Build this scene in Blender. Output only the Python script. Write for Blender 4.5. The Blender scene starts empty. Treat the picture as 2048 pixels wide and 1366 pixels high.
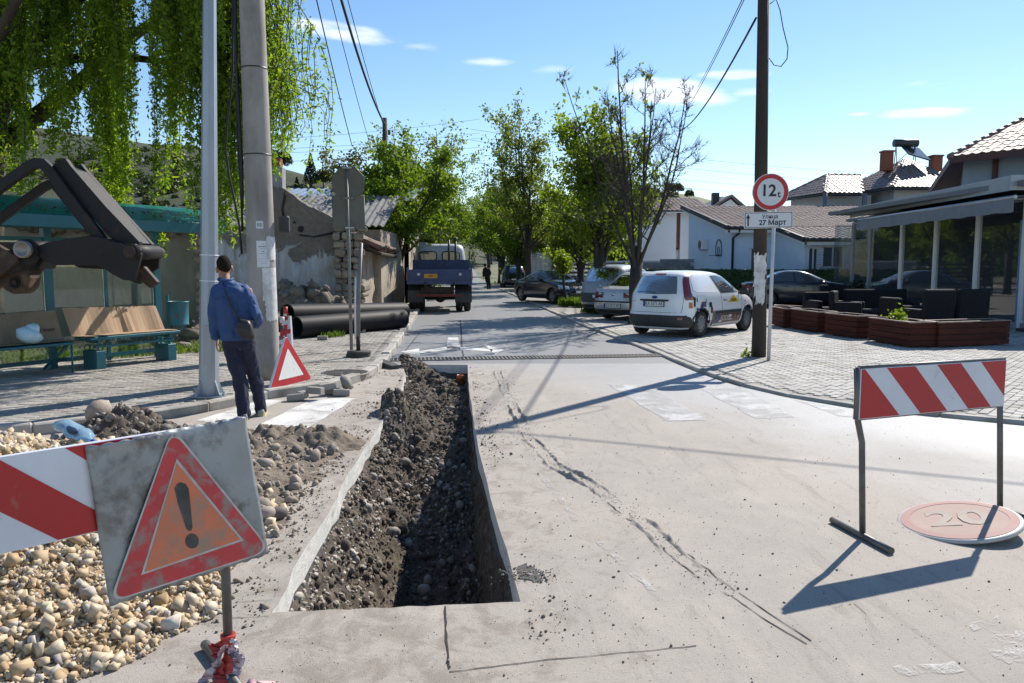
import bpy, math, random
import numpy as np
from mathutils import Vector, Matrix, Euler, Quaternion
from mathutils.geometry import tessellate_polygon
SC = bpy.context.scene
COL = SC.collection
RAD = math.radians
PI = math.pi
# camera
FPX, CAMH, PITCH = 1569.0, 1.65, RAD(5.57)
cam_d = bpy.data.cameras.new('camera')
cam = bpy.data.objects.new('camera', cam_d)
COL.objects.link(cam)
cam.location = (0, 0, CAMH)
cam.rotation_euler = (PI / 2 - PITCH, 0, 0)
cam_d.sensor_width = 36.0
cam_d.lens = 36.0 * FPX / 2048.0
cam_d.clip_start = 0.05
cam_d.clip_end = 6000
SC.camera = cam
# daylight
SUN_AZ, SUN_EL = RAD(37.0), RAD(41.0)          # to the right of the view direction
world = bpy.data.worlds.new('World')
SC.world = world
world.use_nodes = True
wn, wl = world.node_tree.nodes, world.node_tree.links
wn.clear()
w_out = wn.new('ShaderNodeOutputWorld')
w_bg = wn.new('ShaderNodeBackground')
w_sky = wn.new('ShaderNodeTexSky')
w_sky.sky_type = 'NISHITA'
w_sky.sun_disc = False
w_sky.sun_elevation = SUN_EL
w_sky.sun_rotation = SUN_AZ
w_sky.altitude = 150
w_sky.air_density = 1.0
w_sky.dust_density = 0.1
w_sky.ozone_density = 1.7
w_bg.inputs['Strength'].default_value = 0.116
w_tc = wn.new('ShaderNodeTexCoord')
w_noise = wn.new('ShaderNodeTexNoise')
w_noise.inputs['Scale'].default_value = 26
w_noise.inputs['Detail'].default_value = 6
w_map = wn.new('ShaderNodeMapping')
w_map.inputs['Scale'].default_value = (1, 1, 4.2)
wl.new(w_tc.outputs['Generated'], w_map.inputs['Vector'])
wl.new(w_map.outputs['Vector'], w_noise.inputs['Vector'])
def wmath(op, a, b=None, clamp=False):
 n = wn.new('ShaderNodeMath')
 n.operation = op
 n.use_clamp = clamp
 for i, x in enumerate((a, b)):
  if x is None:
   continue
  if isinstance(x, (int, float)):
   n.inputs[i].default_value = x
  else:
   wl.new(x, n.inputs[i])
 return n.outputs[0]
w_sep = wn.new('ShaderNodeSeparateXYZ')
wl.new(w_tc.outputs['Generated'], w_sep.inputs[0])
w_az = wmath('ARCTAN2', w_sep.outputs[0], w_sep.outputs[1])
w_el = wmath('ARCSINE', w_sep.outputs[2])
cloud_sum = None
CLOUDS = [(-0.205, 0.273, 0.078, 0.0125, -0.10, 0.85), (-0.03, 0.245, 0.038, 0.0065, 0.0, 0.5),
  (0.195, 0.207, 0.085, 0.019, -0.12, 1.0), (0.268, 0.223, 0.048, 0.007, -0.03, 0.75),
  (0.475, 0.166, 0.052, 0.0075, -0.03, 0.75), (0.405, 0.17, 0.018, 0.003, 0.0, 0.5),
  (0.05, 0.236, 0.03, 0.006, 0.0, 0.3), (0.48, 0.197, 0.03, 0.004, 0.0, 0.3),
  (-0.11, 0.26, 0.03, 0.006, 0.0, 0.3), (0.285, 0.203, 0.03, 0.007, 0.0, 0.6),
  (-0.9, 0.3, 0.1, 0.02, 0.0, 0.9), (0.9, 0.25, 0.1, 0.02, 0.0, 0.9), (1.6, 0.3, 0.12, 0.02, 0.0, 0.9),
  (-1.7, 0.25, 0.12, 0.02, 0.0, 0.9), (2.6, 0.3, 0.12, 0.02, 0.0, 0.9), (-2.5, 0.27, 0.12, 0.02, 0.0, 0.9)]
for (ca, ce, wa, we, tl, op) in CLOUDS:
 da = wmath('SUBTRACT', w_az, ca)
 de = wmath('SUBTRACT', w_el, ce)
 de = wmath('SUBTRACT', de, wmath('MULTIPLY', da, tl))
 q = wmath('ADD', wmath('POWER', wmath('ABSOLUTE', wmath('DIVIDE', da, wa)), 2.0),
   wmath('POWER', wmath('ABSOLUTE', wmath('DIVIDE', de, we)), 2.0))
 m = wmath('MULTIPLY', wmath('SUBTRACT', 1.0, q, clamp=True), op)
 cloud_sum = m if cloud_sum is None else wmath('MAXIMUM', cloud_sum, m)
c_n = wmath('MULTIPLY', wmath('SUBTRACT', w_noise.outputs['Fac'], 0.5), 1.9)
has = wmath('GREATER_THAN', cloud_sum, 0.001)
c_f = wmath('MULTIPLY', wmath('MULTIPLY', wmath('ADD', cloud_sum, c_n), has), wmath('MULTIPLY', cloud_sum, 2.2, clamp=True), clamp=True)
w_mix = wn.new('ShaderNodeMix')
w_mix.data_type = 'RGBA'
wl.new(wmath('MULTIPLY', c_f, 0.8), w_mix.inputs['Factor'])
w_hs = wn.new('ShaderNodeHueSaturation')
w_hs.inputs['Saturation'].default_value = 1.14
wl.new(w_sky.outputs['Color'], w_hs.inputs['Color'])
wl.new(w_hs.outputs['Color'], w_mix.inputs['A'])
w_mix.inputs['B'].default_value = (8.2, 8.4, 8.7, 1)
wl.new(w_mix.outputs['Result'], w_bg.inputs['Color'])
wl.new(w_bg.outputs['Background'], w_out.inputs['Surface'])
sun_d = bpy.data.lights.new('sun', 'SUN')
sun_d.energy = 5.0
sun_d.angle = RAD(0.53)
sun_d.color = (1.0, 0.93, 0.83)
sun = bpy.data.objects.new('sun', sun_d)
COL.objects.link(sun)
sdir = Vector((math.sin(SUN_AZ) * math.cos(SUN_EL), math.cos(SUN_AZ) * math.cos(SUN_EL), math.sin(SUN_EL)))
sun.rotation_euler = sdir.to_track_quat('Z', 'Y').to_euler()
sun.location = sdir * 50
SC.view_settings.view_transform = 'Standard'
SC.view_settings.look = 'None'
SC.view_settings.gamma = 1.0
SC.view_settings.exposure = 0.45
SC.view_settings.use_curve_mapping = False
SC.cycles.max_bounces = 6
SC.cycles.transparent_max_bounces = 12
SC.cycles.sample_clamp_indirect = 6
# where a point of the photograph lies in the place
_cp, _sp = math.cos(PITCH), math.sin(PITCH)
def ray(u, v):
 x, y = (u - 1024) / FPX, (683 - v) / FPX
 return Vector((x, _cp + y * _sp, -_sp + y * _cp))
def gz(u, v, z=0.0):
 d = ray(u, v)
 t = (z - CAMH) / d.z
 return Vector((d.x * t, d.y * t, z))
def at(u, v, Y):
 d = ray(u, v)
 t = Y / d.y
 return Vector((d.x * t, Y, CAMH + d.z * t))
# object helpers
def thing(name, label, cat, loc=(0, 0, 0), rotz=0.0, group=None, rot=None):
 o = bpy.data.objects.new(name, None)
 COL.objects.link(o)
 o.empty_display_size = 0.2
 o.location = loc
 o.rotation_euler = rot if rot else (0, 0, rotz)
 o['label'] = label
 o['category'] = cat
 if group:
  o['group'] = group
 return o
def tag(o, label=None, cat=None, group=None, kind=None):
 for k, x in (('label', label), ('category', cat), ('group', group), ('kind', kind)):
  if x:
   o[k] = x
 return o
def link_mesh(name, me, parent=None, loc=None, rot=None):
 o = bpy.data.objects.new(name, me)
 COL.objects.link(o)
 if parent is not None:
  o.parent = parent
 if loc is not None:
  o.location = loc
 if rot is not None:
  o.rotation_euler = rot
 return o
def copy_tree(o, parent=None):
 c = o.copy()
 COL.objects.link(c)
 c.parent = parent
 for ch in o.children:
  copy_tree(ch, c)
 return c
def np_mesh(name, v, f, mats, smooth=False, mi=None):
 """fast mesh from an (N,3) array and an (M,k) index array"""
 v = np.ascontiguousarray(v, dtype=np.float32)
 f = np.ascontiguousarray(f, dtype=np.int32)
 me = bpy.data.meshes.new(name)
 me.vertices.add(len(v))
 me.vertices.foreach_set('co', v.ravel())
 k = f.shape[1]
 me.loops.add(f.size)
 me.loops.foreach_set('vertex_index', f.ravel())
 me.polygons.add(len(f))
 me.polygons.foreach_set('loop_start', np.arange(0, f.size, k, dtype=np.int32))
 if smooth:
  me.polygons.foreach_set('use_smooth', np.ones(len(f), dtype=bool))
 for m in (mats if isinstance(mats, (list, tuple)) else [mats]):
  me.materials.append(m)
 if mi is not None:
  me.polygons.foreach_set('material_index', np.ascontiguousarray(mi, dtype=np.int32))
 me.update(calc_edges=True)
 return me
def rotm(rx=0, ry=0, rz=0):
 return np.array(Euler((rx, ry, rz)).to_matrix())
class MB:
 """collects shapes and links them as ONE mesh object"""
 def __init__(s):
  s.v, s.f, s.m, s.s = [], [], [], []
 def add(s, vs, fs, mat=0, smooth=False):
  b = len(s.v)
  s.v.extend([tuple(map(float, p)) for p in vs])
  for f in fs:
   s.f.append([b + i for i in f])
   s.m.append(mat)
   s.s.append(smooth)
  return s
 def box(s, c, d, rot=None, b=0.0, mat=0):
  hx, hy, hz = d[0] / 2, d[1] / 2, d[2] / 2
  c = np.array(c, float)
  if rot is not None and not isinstance(rot, np.ndarray):
   rot = rotm(0, 0, rot)
  b = min(b, hx * .9, hy * .9, hz * .9)
  if b <= 0:
   P = [(x, y, z) for x in (-hx, hx) for y in (-hy, hy) for z in (-hz, hz)]
   F = [(0, 1, 3, 2), (4, 6, 7, 5), (0, 4, 5, 1), (2, 3, 7, 6), (0, 2, 6, 4), (1, 5, 7, 3)]
  else:
   P, F, idx = [], [], {}
   for sx in (-1, 1):
    for sy in (-1, 1):
     for sz in (-1, 1):
      for a in range(3):
       p = [sx * (hx - b), sy * (hy - b), sz * (hz - b)]
       p[a] = (sx * hx, sy * hy, sz * hz)[a]
       idx[(sx, sy, sz, a)] = len(P)
       P.append(p)
   def q(a, sg):
    o = [i for i in range(3) if i != a]
    r = []
    for (i, j) in ((-1, -1), (1, -1), (1, 1), (-1, 1)):
     k = [0, 0, 0]
     k[a] = sg
     k[o[0]] = i
     k[o[1]] = j
     r.append(idx[(k[0], k[1], k[2], a)])
    flip = (sg < 0) != (a == 1)
    return r[::-1] if flip else r
   for a in range(3):
    for sg in (-1, 1):
     F.append(q(a, sg))
   for a in range(3):
    o = [i for i in range(3) if i != a]
    for i in (-1, 1):
     for j in (-1, 1):
      r = []
      for (kk, ax) in ((-1, o[0]), (1, o[0]), (1, o[1]), (-1, o[1])):
       k = [0, 0, 0]
       k[a] = kk
       k[o[0]] = i
       k[o[1]] = j
       r.append(idx[(k[0], k[1], k[2], ax)])
      F.append(r)
   for sx in (-1, 1):
    for sy in (-1, 1):
     for sz in (-1, 1):
      F.append([idx[(sx, sy, sz, a)] for a in range(3)])
  P = np.array(P)
  if rot is not None:
   P = P @ rot.T
  s.add(P + c, F, mat)
  return s
 def tube(s, path, rad, n=8, caps=True, mat=0, smooth=True, squash=None):
  path = [Vector(p) for p in path]
  m = len(path)
  rad = [rad] * m if isinstance(rad, (int, float)) else list(rad)
  vs, fs = [], []
  up = None
  for i, p in enumerate(path):
   a = path[max(0, i - 1)]
   c = path[min(m - 1, i + 1)]
   t = (c - a)
   if t.length < 1e-9:
    t = Vector((0, 0, 1))
   t.normalize()
   if up is None:
    up = Vector((0, 0, 1)) if abs(t.z) < 0.9 else Vector((1, 0, 0))
    up = (up - t * up.dot(t)).normalized()
   else:
    up = (up - t * up.dot(t))
    if up.length < 1e-6:
     up = t.orthogonal()
    up.normalize()
   sd = t.cross(up)
   for k in range(n):
    an = 2 * PI * k / n
    q = up * math.cos(an) * rad[i] + sd * math.sin(an) * rad[i] * (squash or 1)
    vs.append(p + q)
  for i in range(m - 1):
   for k in range(n):
    k2 = (k + 1) % n
    fs.append((i * n + k, i * n + k2, (i + 1) * n + k2, (i + 1) * n + k))
  s.add(vs, fs, mat, smooth)
  if caps:
   b = len(s.v) - len(vs)
   s.f.append([b + k for k in range(n)][::-1]); s.m.append(mat); s.s.append(False)
   s.f.append([b + (m - 1) * n + k for k in range(n)]); s.m.append(mat); s.s.append(False)
  return s
 def prism(s, poly, vec, mat=0):
  poly = [Vector(p) for p in poly]
  vec = Vector(vec)
  n = len(poly)
  vs = poly + [p + vec for p in poly]
  fs = [list(range(n))[::-1], [n + i for i in range(n)]]
  fs += [(i, (i + 1) % n, n + (i + 1) % n, n + i) for i in range(n)]
  return s.add(vs, fs, mat)
 def lathe(s, prof, n=24, c=(0, 0, 0), axis='z', mat=0, smooth=True, arc=2 * PI):
  vs, fs = [], []
  for (r, z) in prof:
   for k in range(n):
    a = arc * k / n
    p = (r * math.cos(a), r * math.sin(a), z)
    if axis == 'y':
     p = (p[0], p[2], p[1])
    elif axis == 'x':
     p = (p[2], p[0], p[1])
    vs.append((p[0] + c[0], p[1] + c[1], p[2] + c[2]))
  for i in range(len(prof) - 1):
   for k in range(n):
    k2 = (k + 1) % n
    fs.append((i * n + k, i * n + k2, (i + 1) * n + k2, (i + 1) * n + k))
  return s.add(vs, fs, mat, smooth)
 def loft(s, secs, caps=True, closed=True, mat=0, smooth=True):
  n = len(secs[0])
  vs = [p for sec in secs for p in sec]
  fs = []
  for i in range(len(secs) - 1):
   for k in range(n if closed else n - 1):
    k2 = (k + 1) % n
    fs.append((i * n + k, i * n + k2, (i + 1) * n + k2, (i + 1) * n + k))
  s.add(vs, fs, mat, smooth)
  if caps:
   b = len(s.v) - len(vs)
   s.f.append([b + k for k in range(n)][::-1]); s.m.append(mat); s.s.append(smooth)
   s.f.append([b + (len(secs) - 1) * n + k for k in range(n)]); s.m.append(mat); s.s.append(smooth)
  return s
 def quad(s, a, b, c, d, mat=0):
  return s.add([a, b, c, d], [(0, 1, 2, 3)], mat)
 def poly(s, pts, mat=0):
  return s.add(pts, [list(range(len(pts)))], mat)
 def mesh(s, name, mats):
  me = bpy.data.meshes.new(name)
  me.from_pydata(s.v, [], s.f)
  for m in (mats if isinstance(mats, (list, tuple)) else [mats]):
   me.materials.append(m)
  me.polygons.foreach_set('material_index', s.m)
  me.polygons.foreach_set('use_smooth', s.s)
  me.update()
  return me
 def build(s, name, mats, parent=None, loc=None, rot=None):
  return link_mesh(name, s.mesh(name, mats), parent, loc, rot)
def strip_poly(m, top, bot, mat=0):
 n = len(top)
 m.add(list(top) + list(bot), [(i, n + i, n + i + 1, i + 1) for i in range(n - 1)], mat)
# noise in numpy
def _h(ix, iy, iz, seed):
 n = (ix * 374761393 + iy * 668265263 + iz * 2147483647 + seed * 1274126177) & 0xFFFFFFFF
 n = ((n ^ (n >> 13)) * 1274126177) & 0xFFFFFFFF
 n = n ^ (n >> 16)
 return (n & 0xFFFFFF) / float(0xFFFFFF)
def vnoise(x, y, z=0.0, seed=0):
 x, y = np.asarray(x, float), np.asarray(y, float)
 z = np.broadcast_to(np.asarray(z, float), x.shape)
 ix, iy, iz = np.floor(x).astype(np.int64), np.floor(y).astype(np.int64), np.floor(z).astype(np.int64)
 fx, fy, fz = x - ix, y - iy, z - iz
 fx, fy, fz = [t * t * (3 - 2 * t) for t in (fx, fy, fz)]
 r = 0
 for dx in (0, 1):
  for dy in (0, 1):
   for dz in (0, 1):
    w = (fx if dx else 1 - fx) * (fy if dy else 1 - fy) * (fz if dz else 1 - fz)
    r = r + w * _h(ix + dx, iy + dy, iz + dz, seed)
 return r * 2 - 1
def fbm(x, y, z=0.0, oct=4, seed=0, gain=.5):
 r, a, s = 0, 1.0, 1.0
 for o in range(oct):
  r = r + a * vnoise(np.asarray(x) * s, np.asarray(y) * s, np.asarray(z) * s, seed + o * 17)
  a *= gain
  s *= 2.03
 return r
# stones in bulk
_t = (1 + 5 ** .5) / 2
ICO_V = np.array([(-1, _t, 0), (1, _t, 0), (-1, -_t, 0), (1, -_t, 0), (0, -1, _t), (0, 1, _t), (0, -1, -_t), (0, 1, -_t),
    (_t, 0, -1), (_t, 0, 1), (-_t, 0, -1), (-_t, 0, 1)], float)
ICO_V /= np.linalg.norm(ICO_V[0])
ICO_F = np.array([(0, 11, 5), (0, 5, 1), (0, 1, 7), (0, 7, 10), (0, 10, 11), (1, 5, 9), (5, 11, 4), (11, 10, 2), (10, 7, 6), (7, 1, 8),
    (3, 9, 4), (3, 4, 2), (3, 2, 6), (3, 6, 8), (3, 8, 9), (4, 9, 5), (2, 4, 11), (6, 2, 10), (8, 6, 7), (9, 8, 1)])
_ev, _ef, _mid = [tuple(p) for p in ICO_V], [], {}
def _midp(a, b):
 k = (min(a, b), max(a, b))
 if k not in _mid:
  p = np.array(_ev[a]) + np.array(_ev[b])
  _ev.append(tuple(p / np.linalg.norm(p)))
  _mid[k] = len(_ev) - 1
 return _mid[k]
for (a, b, c) in ICO_F:
 x, y, z = _midp(a, b), _midp(b, c), _midp(c, a)
 _ef += [(a, x, z), (b, y, x), (c, z, y), (x, y, z)]
ICO2_V, ICO2_F = np.array(_ev), np.array(_ef)
def rand_rot(rng, n):
 q = rng.normal(size=(n, 4))
 q /= np.linalg.norm(q, axis=1, keepdims=True)
 w, x, y, z = q.T
 return np.stack([np.stack([1 - 2 * (y * y + z * z), 2 * (x * y - z * w), 2 * (x * z + y * w)], -1),
     np.stack([2 * (x * y + z * w), 1 - 2 * (x * x + z * z), 2 * (y * z - x * w)], -1),
     np.stack([2 * (x * z - y * w), 2 * (y * z + x * w), 1 - 2 * (x * x + y * y)], -1)], 1)
def stones(rng, pos, size, rough=.28, fine=False, flat=.75):
 BV, BF = (ICO2_V, ICO2_F) if fine else (ICO_V, ICO_F)
 n = len(pos)
 rad = 1 + rough * rng.uniform(-1, .7, size=(n, len(BV), 1))
 v = BV[None] * rad
 ax = rng.uniform(.65, 1.2, size=(n, 1, 3))
 ax[:, :, 2] *= flat
 v = v * ax
 v = np.einsum('nij,nkj->nki', rand_rot(rng, n), v)
 v = v * np.asarray(size).reshape(n, 1, 1) + np.asarray(pos)[:, None, :]
 f = BF[None] + (np.arange(n) * len(BV))[:, None, None]
 return v.reshape(-1, 3), f.reshape(-1, 3)
CUBE_V = np.array([(x, y, z) for x in (-1, 1) for y in (-1, 1) for z in (-1, 1)], float) * .62
CUBE_F = np.array([(0, 1, 3), (0, 3, 2), (4, 6, 7), (4, 7, 5), (0, 4, 5), (0, 5, 1), (2, 3, 7), (2, 7, 6), (0, 2, 6), (0, 6, 4), (1, 5, 7), (1, 7, 3)])
def chips(rng, pos, size):
 """angular broken stones: skewed, wedge-like blocks"""
 n = len(pos)
 v = CUBE_V[None] + rng.uniform(-.25, .25, size=(n, 8, 3))
 ax = rng.uniform(.55, 1.45, size=(n, 1, 3))
 v = v * ax
 v[:, :, :2] *= 1 + rng.uniform(-.55, .1, size=(n, 1, 1)) * (v[:, :, 2:] > 0)
 v = np.einsum('nij,nkj->nki', rand_rot(rng, n), v)
 v = v * np.asarray(size).reshape(n, 1, 1) + np.asarray(pos)[:, None, :]
 f = CUBE_F[None] + (np.arange(n) * 8)[:, None, None]
 return v.reshape(-1, 3), f.reshape(-1, 3)
# materials
def mat_new(name):
 m = bpy.data.materials.new(name)
 m.use_nodes = True
 nt = m.node_tree
 nt.nodes.clear()
 out = nt.nodes.new('ShaderNodeOutputMaterial')
 bs = nt.nodes.new('ShaderNodeBsdfPrincipled')
 nt.links.new(bs.outputs[0], out.inputs[0])
 return m, nt, bs, out
def c4(c):
 return (c[0], c[1], c[2], 1.0) if len(c) == 3 else c
def n_noise(nt, vec, scale, detail=5, rough=.6, dist=0.0):
 n = nt.nodes.new('ShaderNodeTexNoise')
 n.inputs['Scale'].default_value = scale
 n.inputs['Detail'].default_value = detail
 n.inputs['Roughness'].default_value = rough
 n.inputs['Distortion'].default_value = dist
 nt.links.new(vec, n.inputs['Vector'])
 return n.outputs['Fac']
def n_ramp(nt, fac, lo, hi, c0=(0, 0, 0), c1=(1, 1, 1)):
 r = nt.nodes.new('ShaderNodeValToRGB')
 r.color_ramp.elements[0].position = lo
 r.color_ramp.elements[1].position = hi
 r.color_ramp.elements[0].color = c4(c0)
 r.color_ramp.elements[1].color = c4(c1)
 nt.links.new(fac, r.inputs['Fac'])
 return r.outputs['Color']
def n_mix(nt, fac, a, b, blend='MIX'):
 m = nt.nodes.new('ShaderNodeMix')
 m.data_type = 'RGBA'
 m.blend_type = blend
 for sock, x in ((m.inputs['Factor'], fac), (m.inputs['A'], a), (m.inputs['B'], b)):
  if isinstance(x, (int, float)):
   sock.default_value = x
  elif isinstance(x, tuple):
   sock.default_value = c4(x)
  else:
   nt.links.new(x, sock)
 return m.outputs['Result']
def n_math(nt, op, a, b=None, clamp=False):
 n = nt.nodes.new('ShaderNodeMath')
 n.operation = op
 n.use_clamp = clamp
 for i, x in enumerate((a, b)):
  if x is None:
   continue
  if isinstance(x, (int, float)):
   n.inputs[i].default_value = x
  else:
   nt.links.new(x, n.inputs[i])
 return n.outputs[0]
def n_coord(nt, kind='Object', scale=(1, 1, 1)):
 tc = nt.nodes.new('ShaderNodeTexCoord')
 if kind == 'World':
  g = nt.nodes.new('ShaderNodeNewGeometry')
  src = g.outputs['Position']
 else:
  src = tc.outputs[kind]
 if scale == (1, 1, 1):
  return src
 mp = nt.nodes.new('ShaderNodeMapping')
 mp.inputs['Scale'].default_value = scale
 nt.links.new(src, mp.inputs['Vector'])
 return mp.outputs[0]
def n_bump(nt, bs, height, strength=.4, dist=.01):
 b = nt.nodes.new('ShaderNodeBump')
 b.inputs['Strength'].default_value = strength
 b.inputs['Distance'].default_value = dist
 nt.links.new(height, b.inputs['Height'])
 nt.links.new(b.outputs[0], bs.inputs['Normal'])
 return b
MATS = {}
def mat(name, col, col2=None, sc=4, rough=.7, metal=0.0, bump=0.0, bsc=60, bdist=.01, ramp=(.35, .65), dirt=None, dsc=2.0,
  dramp=(.5, .75), space='World', stretch=(1, 1, 1), island=0.0, spec=.5, objvar=0.0, coat=0.0, dirt_amt=1.0):
 """noise-mixed principled material, optional blotches of dirt, bump and variation per loose piece"""
 if name in MATS:
  return MATS[name]
 m, nt, bs, out = mat_new(name)
 vec = n_coord(nt, space, stretch)
 c = None
 if col2 is not None:
  c = n_mix(nt, n_ramp(nt, n_noise(nt, vec, sc), *ramp), tuple(col), tuple(col2))
 if dirt is not None:
  f = n_ramp(nt, n_noise(nt, vec, dsc, 7, .65, .4), *dramp)
  if dirt_amt < 1:
   f = n_math(nt, 'MULTIPLY', f, dirt_amt)
  c = n_mix(nt, f, c if c is not None else tuple(col), tuple(dirt))
 if island > 0 or objvar > 0:
  if island > 0:
   g = nt.nodes.new('ShaderNodeNewGeometry')
   rnd = g.outputs['Random Per Island']
   amt = island
  else:
   g = nt.nodes.new('ShaderNodeObjectInfo')
   rnd = g.outputs['Random']
   amt = objvar
  lo, hi = 1 - amt, 1 + amt
  k = n_math(nt, 'ADD', n_math(nt, 'MULTIPLY', rnd, hi - lo), lo)
  hs = nt.nodes.new('ShaderNodeHueSaturation')
  nt.links.new(k, hs.inputs['Value'])
  if c is None:
   hs.inputs['Color'].default_value = c4(col)
  else:
   nt.links.new(c, hs.inputs['Color'])
  c = hs.outputs['Color']
 if c is None:
  bs.inputs['Base Color'].default_value = c4(col)
 else:
  nt.links.new(c, bs.inputs['Base Color'])
 bs.inputs['Roughness'].default_value = rough
 bs.inputs['Metallic'].default_value = metal
 bs.inputs['Specular IOR Level'].default_value = spec
 if coat:
  bs.inputs['Coat Weight'].default_value = coat
  bs.inputs['Coat Roughness'].default_value = .05
 if bump > 0:
  n_bump(nt, bs, n_noise(nt, vec, bsc, 6, .65), bump, bdist)
 MATS[name] = m
 return m
def mat_leaf(name, col, col2, trans=.45, var=.35):
 if name in MATS:
  return MATS[name]
 m, nt, bs, out = mat_new(name)
 g = nt.nodes.new('ShaderNodeNewGeometry')
 c = n_mix(nt, g.outputs['Random Per Island'], tuple(col), tuple(col2))
 nt.links.new(c, bs.inputs['Base Color'])
 bs.inputs['Roughness'].default_value = .5
 bs.inputs['Specular IOR Level'].default_value = .35
 tr = nt.nodes.new('ShaderNodeBsdfTranslucent')
 c2 = n_mix(nt, 1.0, c, (1.55, 1.6, .5), 'MULTIPLY')
 nt.links.new(c2, tr.inputs['Color'])
 mx = nt.nodes.new('ShaderNodeMixShader')
 mx.inputs[0].default_value = trans
 nt.links.new(bs.outputs[0], mx.inputs[1])
 nt.links.new(tr.outputs[0], mx.inputs[2])
 nt.links.new(mx.outputs[0], out.inputs[0])
 MATS[name] = m
 return m
def mat_glass(name, tint=(.75, .82, .8), alpha=.25, rough=.02, spec=1.0):
 """thin window pane: part clear, part reflecting"""
 if name in MATS:
  return MATS[name]
 m, nt, bs, out = mat_new(name)
 nt.nodes.remove(bs)
 fr = nt.nodes.new('ShaderNodeFresnel')
 fr.inputs['IOR'].default_value = 1.5
 gl = nt.nodes.new('ShaderNodeBsdfGlossy')
 gl.inputs['Roughness'].default_value = rough
 gl.inputs['Color'].default_value = (spec, spec, spec, 1)
 tr = nt.nodes.new('ShaderNodeBsdfTransparent')
 tr.inputs['Color'].default_value = c4(tint)
 df = nt.nodes.new('ShaderNodeBsdfDiffuse')
 df.inputs['Color'].default_value = (.20, .235, .265, 1)
 a = nt.nodes.new('ShaderNodeMixShader')
 a.inputs[0].default_value = alpha
 nt.links.new(tr.outputs[0], a.inputs[1])
 nt.links.new(df.outputs[0], a.inputs[2])
 b = nt.nodes.new('ShaderNodeMixShader')
 k = n_math(nt, 'MULTIPLY', fr.outputs[0], 1.6, clamp=True)
 nt.links.new(k, b.inputs[0])
 nt.links.new(a.outputs[0], b.inputs[1])
 nt.links.new(gl.outputs[0], b.inputs[2])
 nt.links.new(b.outputs[0], out.inputs[0])
 MATS[name] = m
 return m
# text as flat mesh
def text_mesh(name, body, size, m, bold=0.0, ext=0.0005, align='CENTER', spacing=1.0):
 cu = bpy.data.curves.new(name, 'FONT')
 cu.body = body
 cu.size = size
 cu.align_x = align
 cu.align_y = 'CENTER'
 cu.extrude = ext
 cu.offset = bold
 cu.space_character = spacing
 cu.resolution_u = 3
 o = bpy.data.objects.new(name, cu)
 COL.objects.link(o)
 dg = bpy.context.evaluated_depsgraph_get()
 dg.update()
 me = bpy.data.meshes.new_from_object(o.evaluated_get(dg))
 bpy.data.objects.remove(o)
 bpy.data.curves.remove(cu)
 me.name = name
 me.materials.clear()
 me.materials.append(m)
 return me
def evaluated_mesh(o):
 dg = bpy.context.evaluated_depsgraph_get()
 dg.update()
 return bpy.data.meshes.new_from_object(o.evaluated_get(dg))
LK = [(-40, 1.5), (-15, 4.6), (-9, 5.9), (-6, 6.75), (-4.6, 7.5), (-3.62, 8.35), (-2.94, 9.7), (-2.36, 10.3), (-2.06, 11.4), (-2.10, 13.2),
 (-3.13, 26.0), (-5.2, 52.0), (-6.2, 64)]
RK = [(40, 1.0), (14, 5.3), (8, 6.95), (5.3, 7.95), (3.94, 8.97), (3.38, 9.85), (3.0, 11.0), (2.78, 13.0), (2.70, 14.3),
 (1.96, 20.7), (-0.11, 44.7), (-1.75, 64)]
TR_L = [(-1.15, 3.60), (-1.19, 4.3), (-1.24, 5.1), (-1.29, 5.92), (-1.33, 7.3), (-1.40, 8.6), (-1.49, 10.3), (-1.58, 11.5), (-1.80, 12.95)]
TR_R = [(.045, 3.72), (-.04, 4.5), (-.135, 5.28), (-.317, 7.1), (-.43, 8.5), (-.535, 9.9), (-.64, 11.4), (-.74, 12.95)]
tlx = lambda y: np.interp(y, [p[1] for p in TR_L], [p[0] for p in TR_L])
trx = lambda y: np.interp(y, [p[1] for p in TR_R], [p[0] for p in TR_R])
def rise(y):
 """the street climbs far off"""
 t = np.maximum(0, np.asarray(y, float) - 58)
 return np.minimum(t * t * 0.0006, 0.036 * t)
def in_poly(x, y, poly):
 x, y = np.asarray(x), np.asarray(y)
 r = np.zeros(x.shape, bool)
 n = len(poly)
 for i in range(n):
  x1, y1 = poly[i][:2]
  x2, y2 = poly[(i + 1) % n][:2]
  if y1 == y2:
   continue
  c = ((y1 > y) != (y2 > y)) & (x < (x2 - x1) * (y - y1) / (y2 - y1) + x1)
  r ^= c
 return r
def dist_line(x, y, pts):
 d = np.full(np.shape(x), 1e9)
 for (a, b) in zip(pts[:-1], pts[1:]):
  ax, ay, bx, by = a[0], a[1], b[0], b[1]
  L2 = (bx - ax) ** 2 + (by - ay) ** 2 + 1e-12
  t = np.clip(((x - ax) * (bx - ax) + (y - ay) * (by - ay)) / L2, 0, 1)
  d = np.minimum(d, np.hypot(x - ax - t * (bx - ax), y - ay - t * (by - ay)))
 return d
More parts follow.
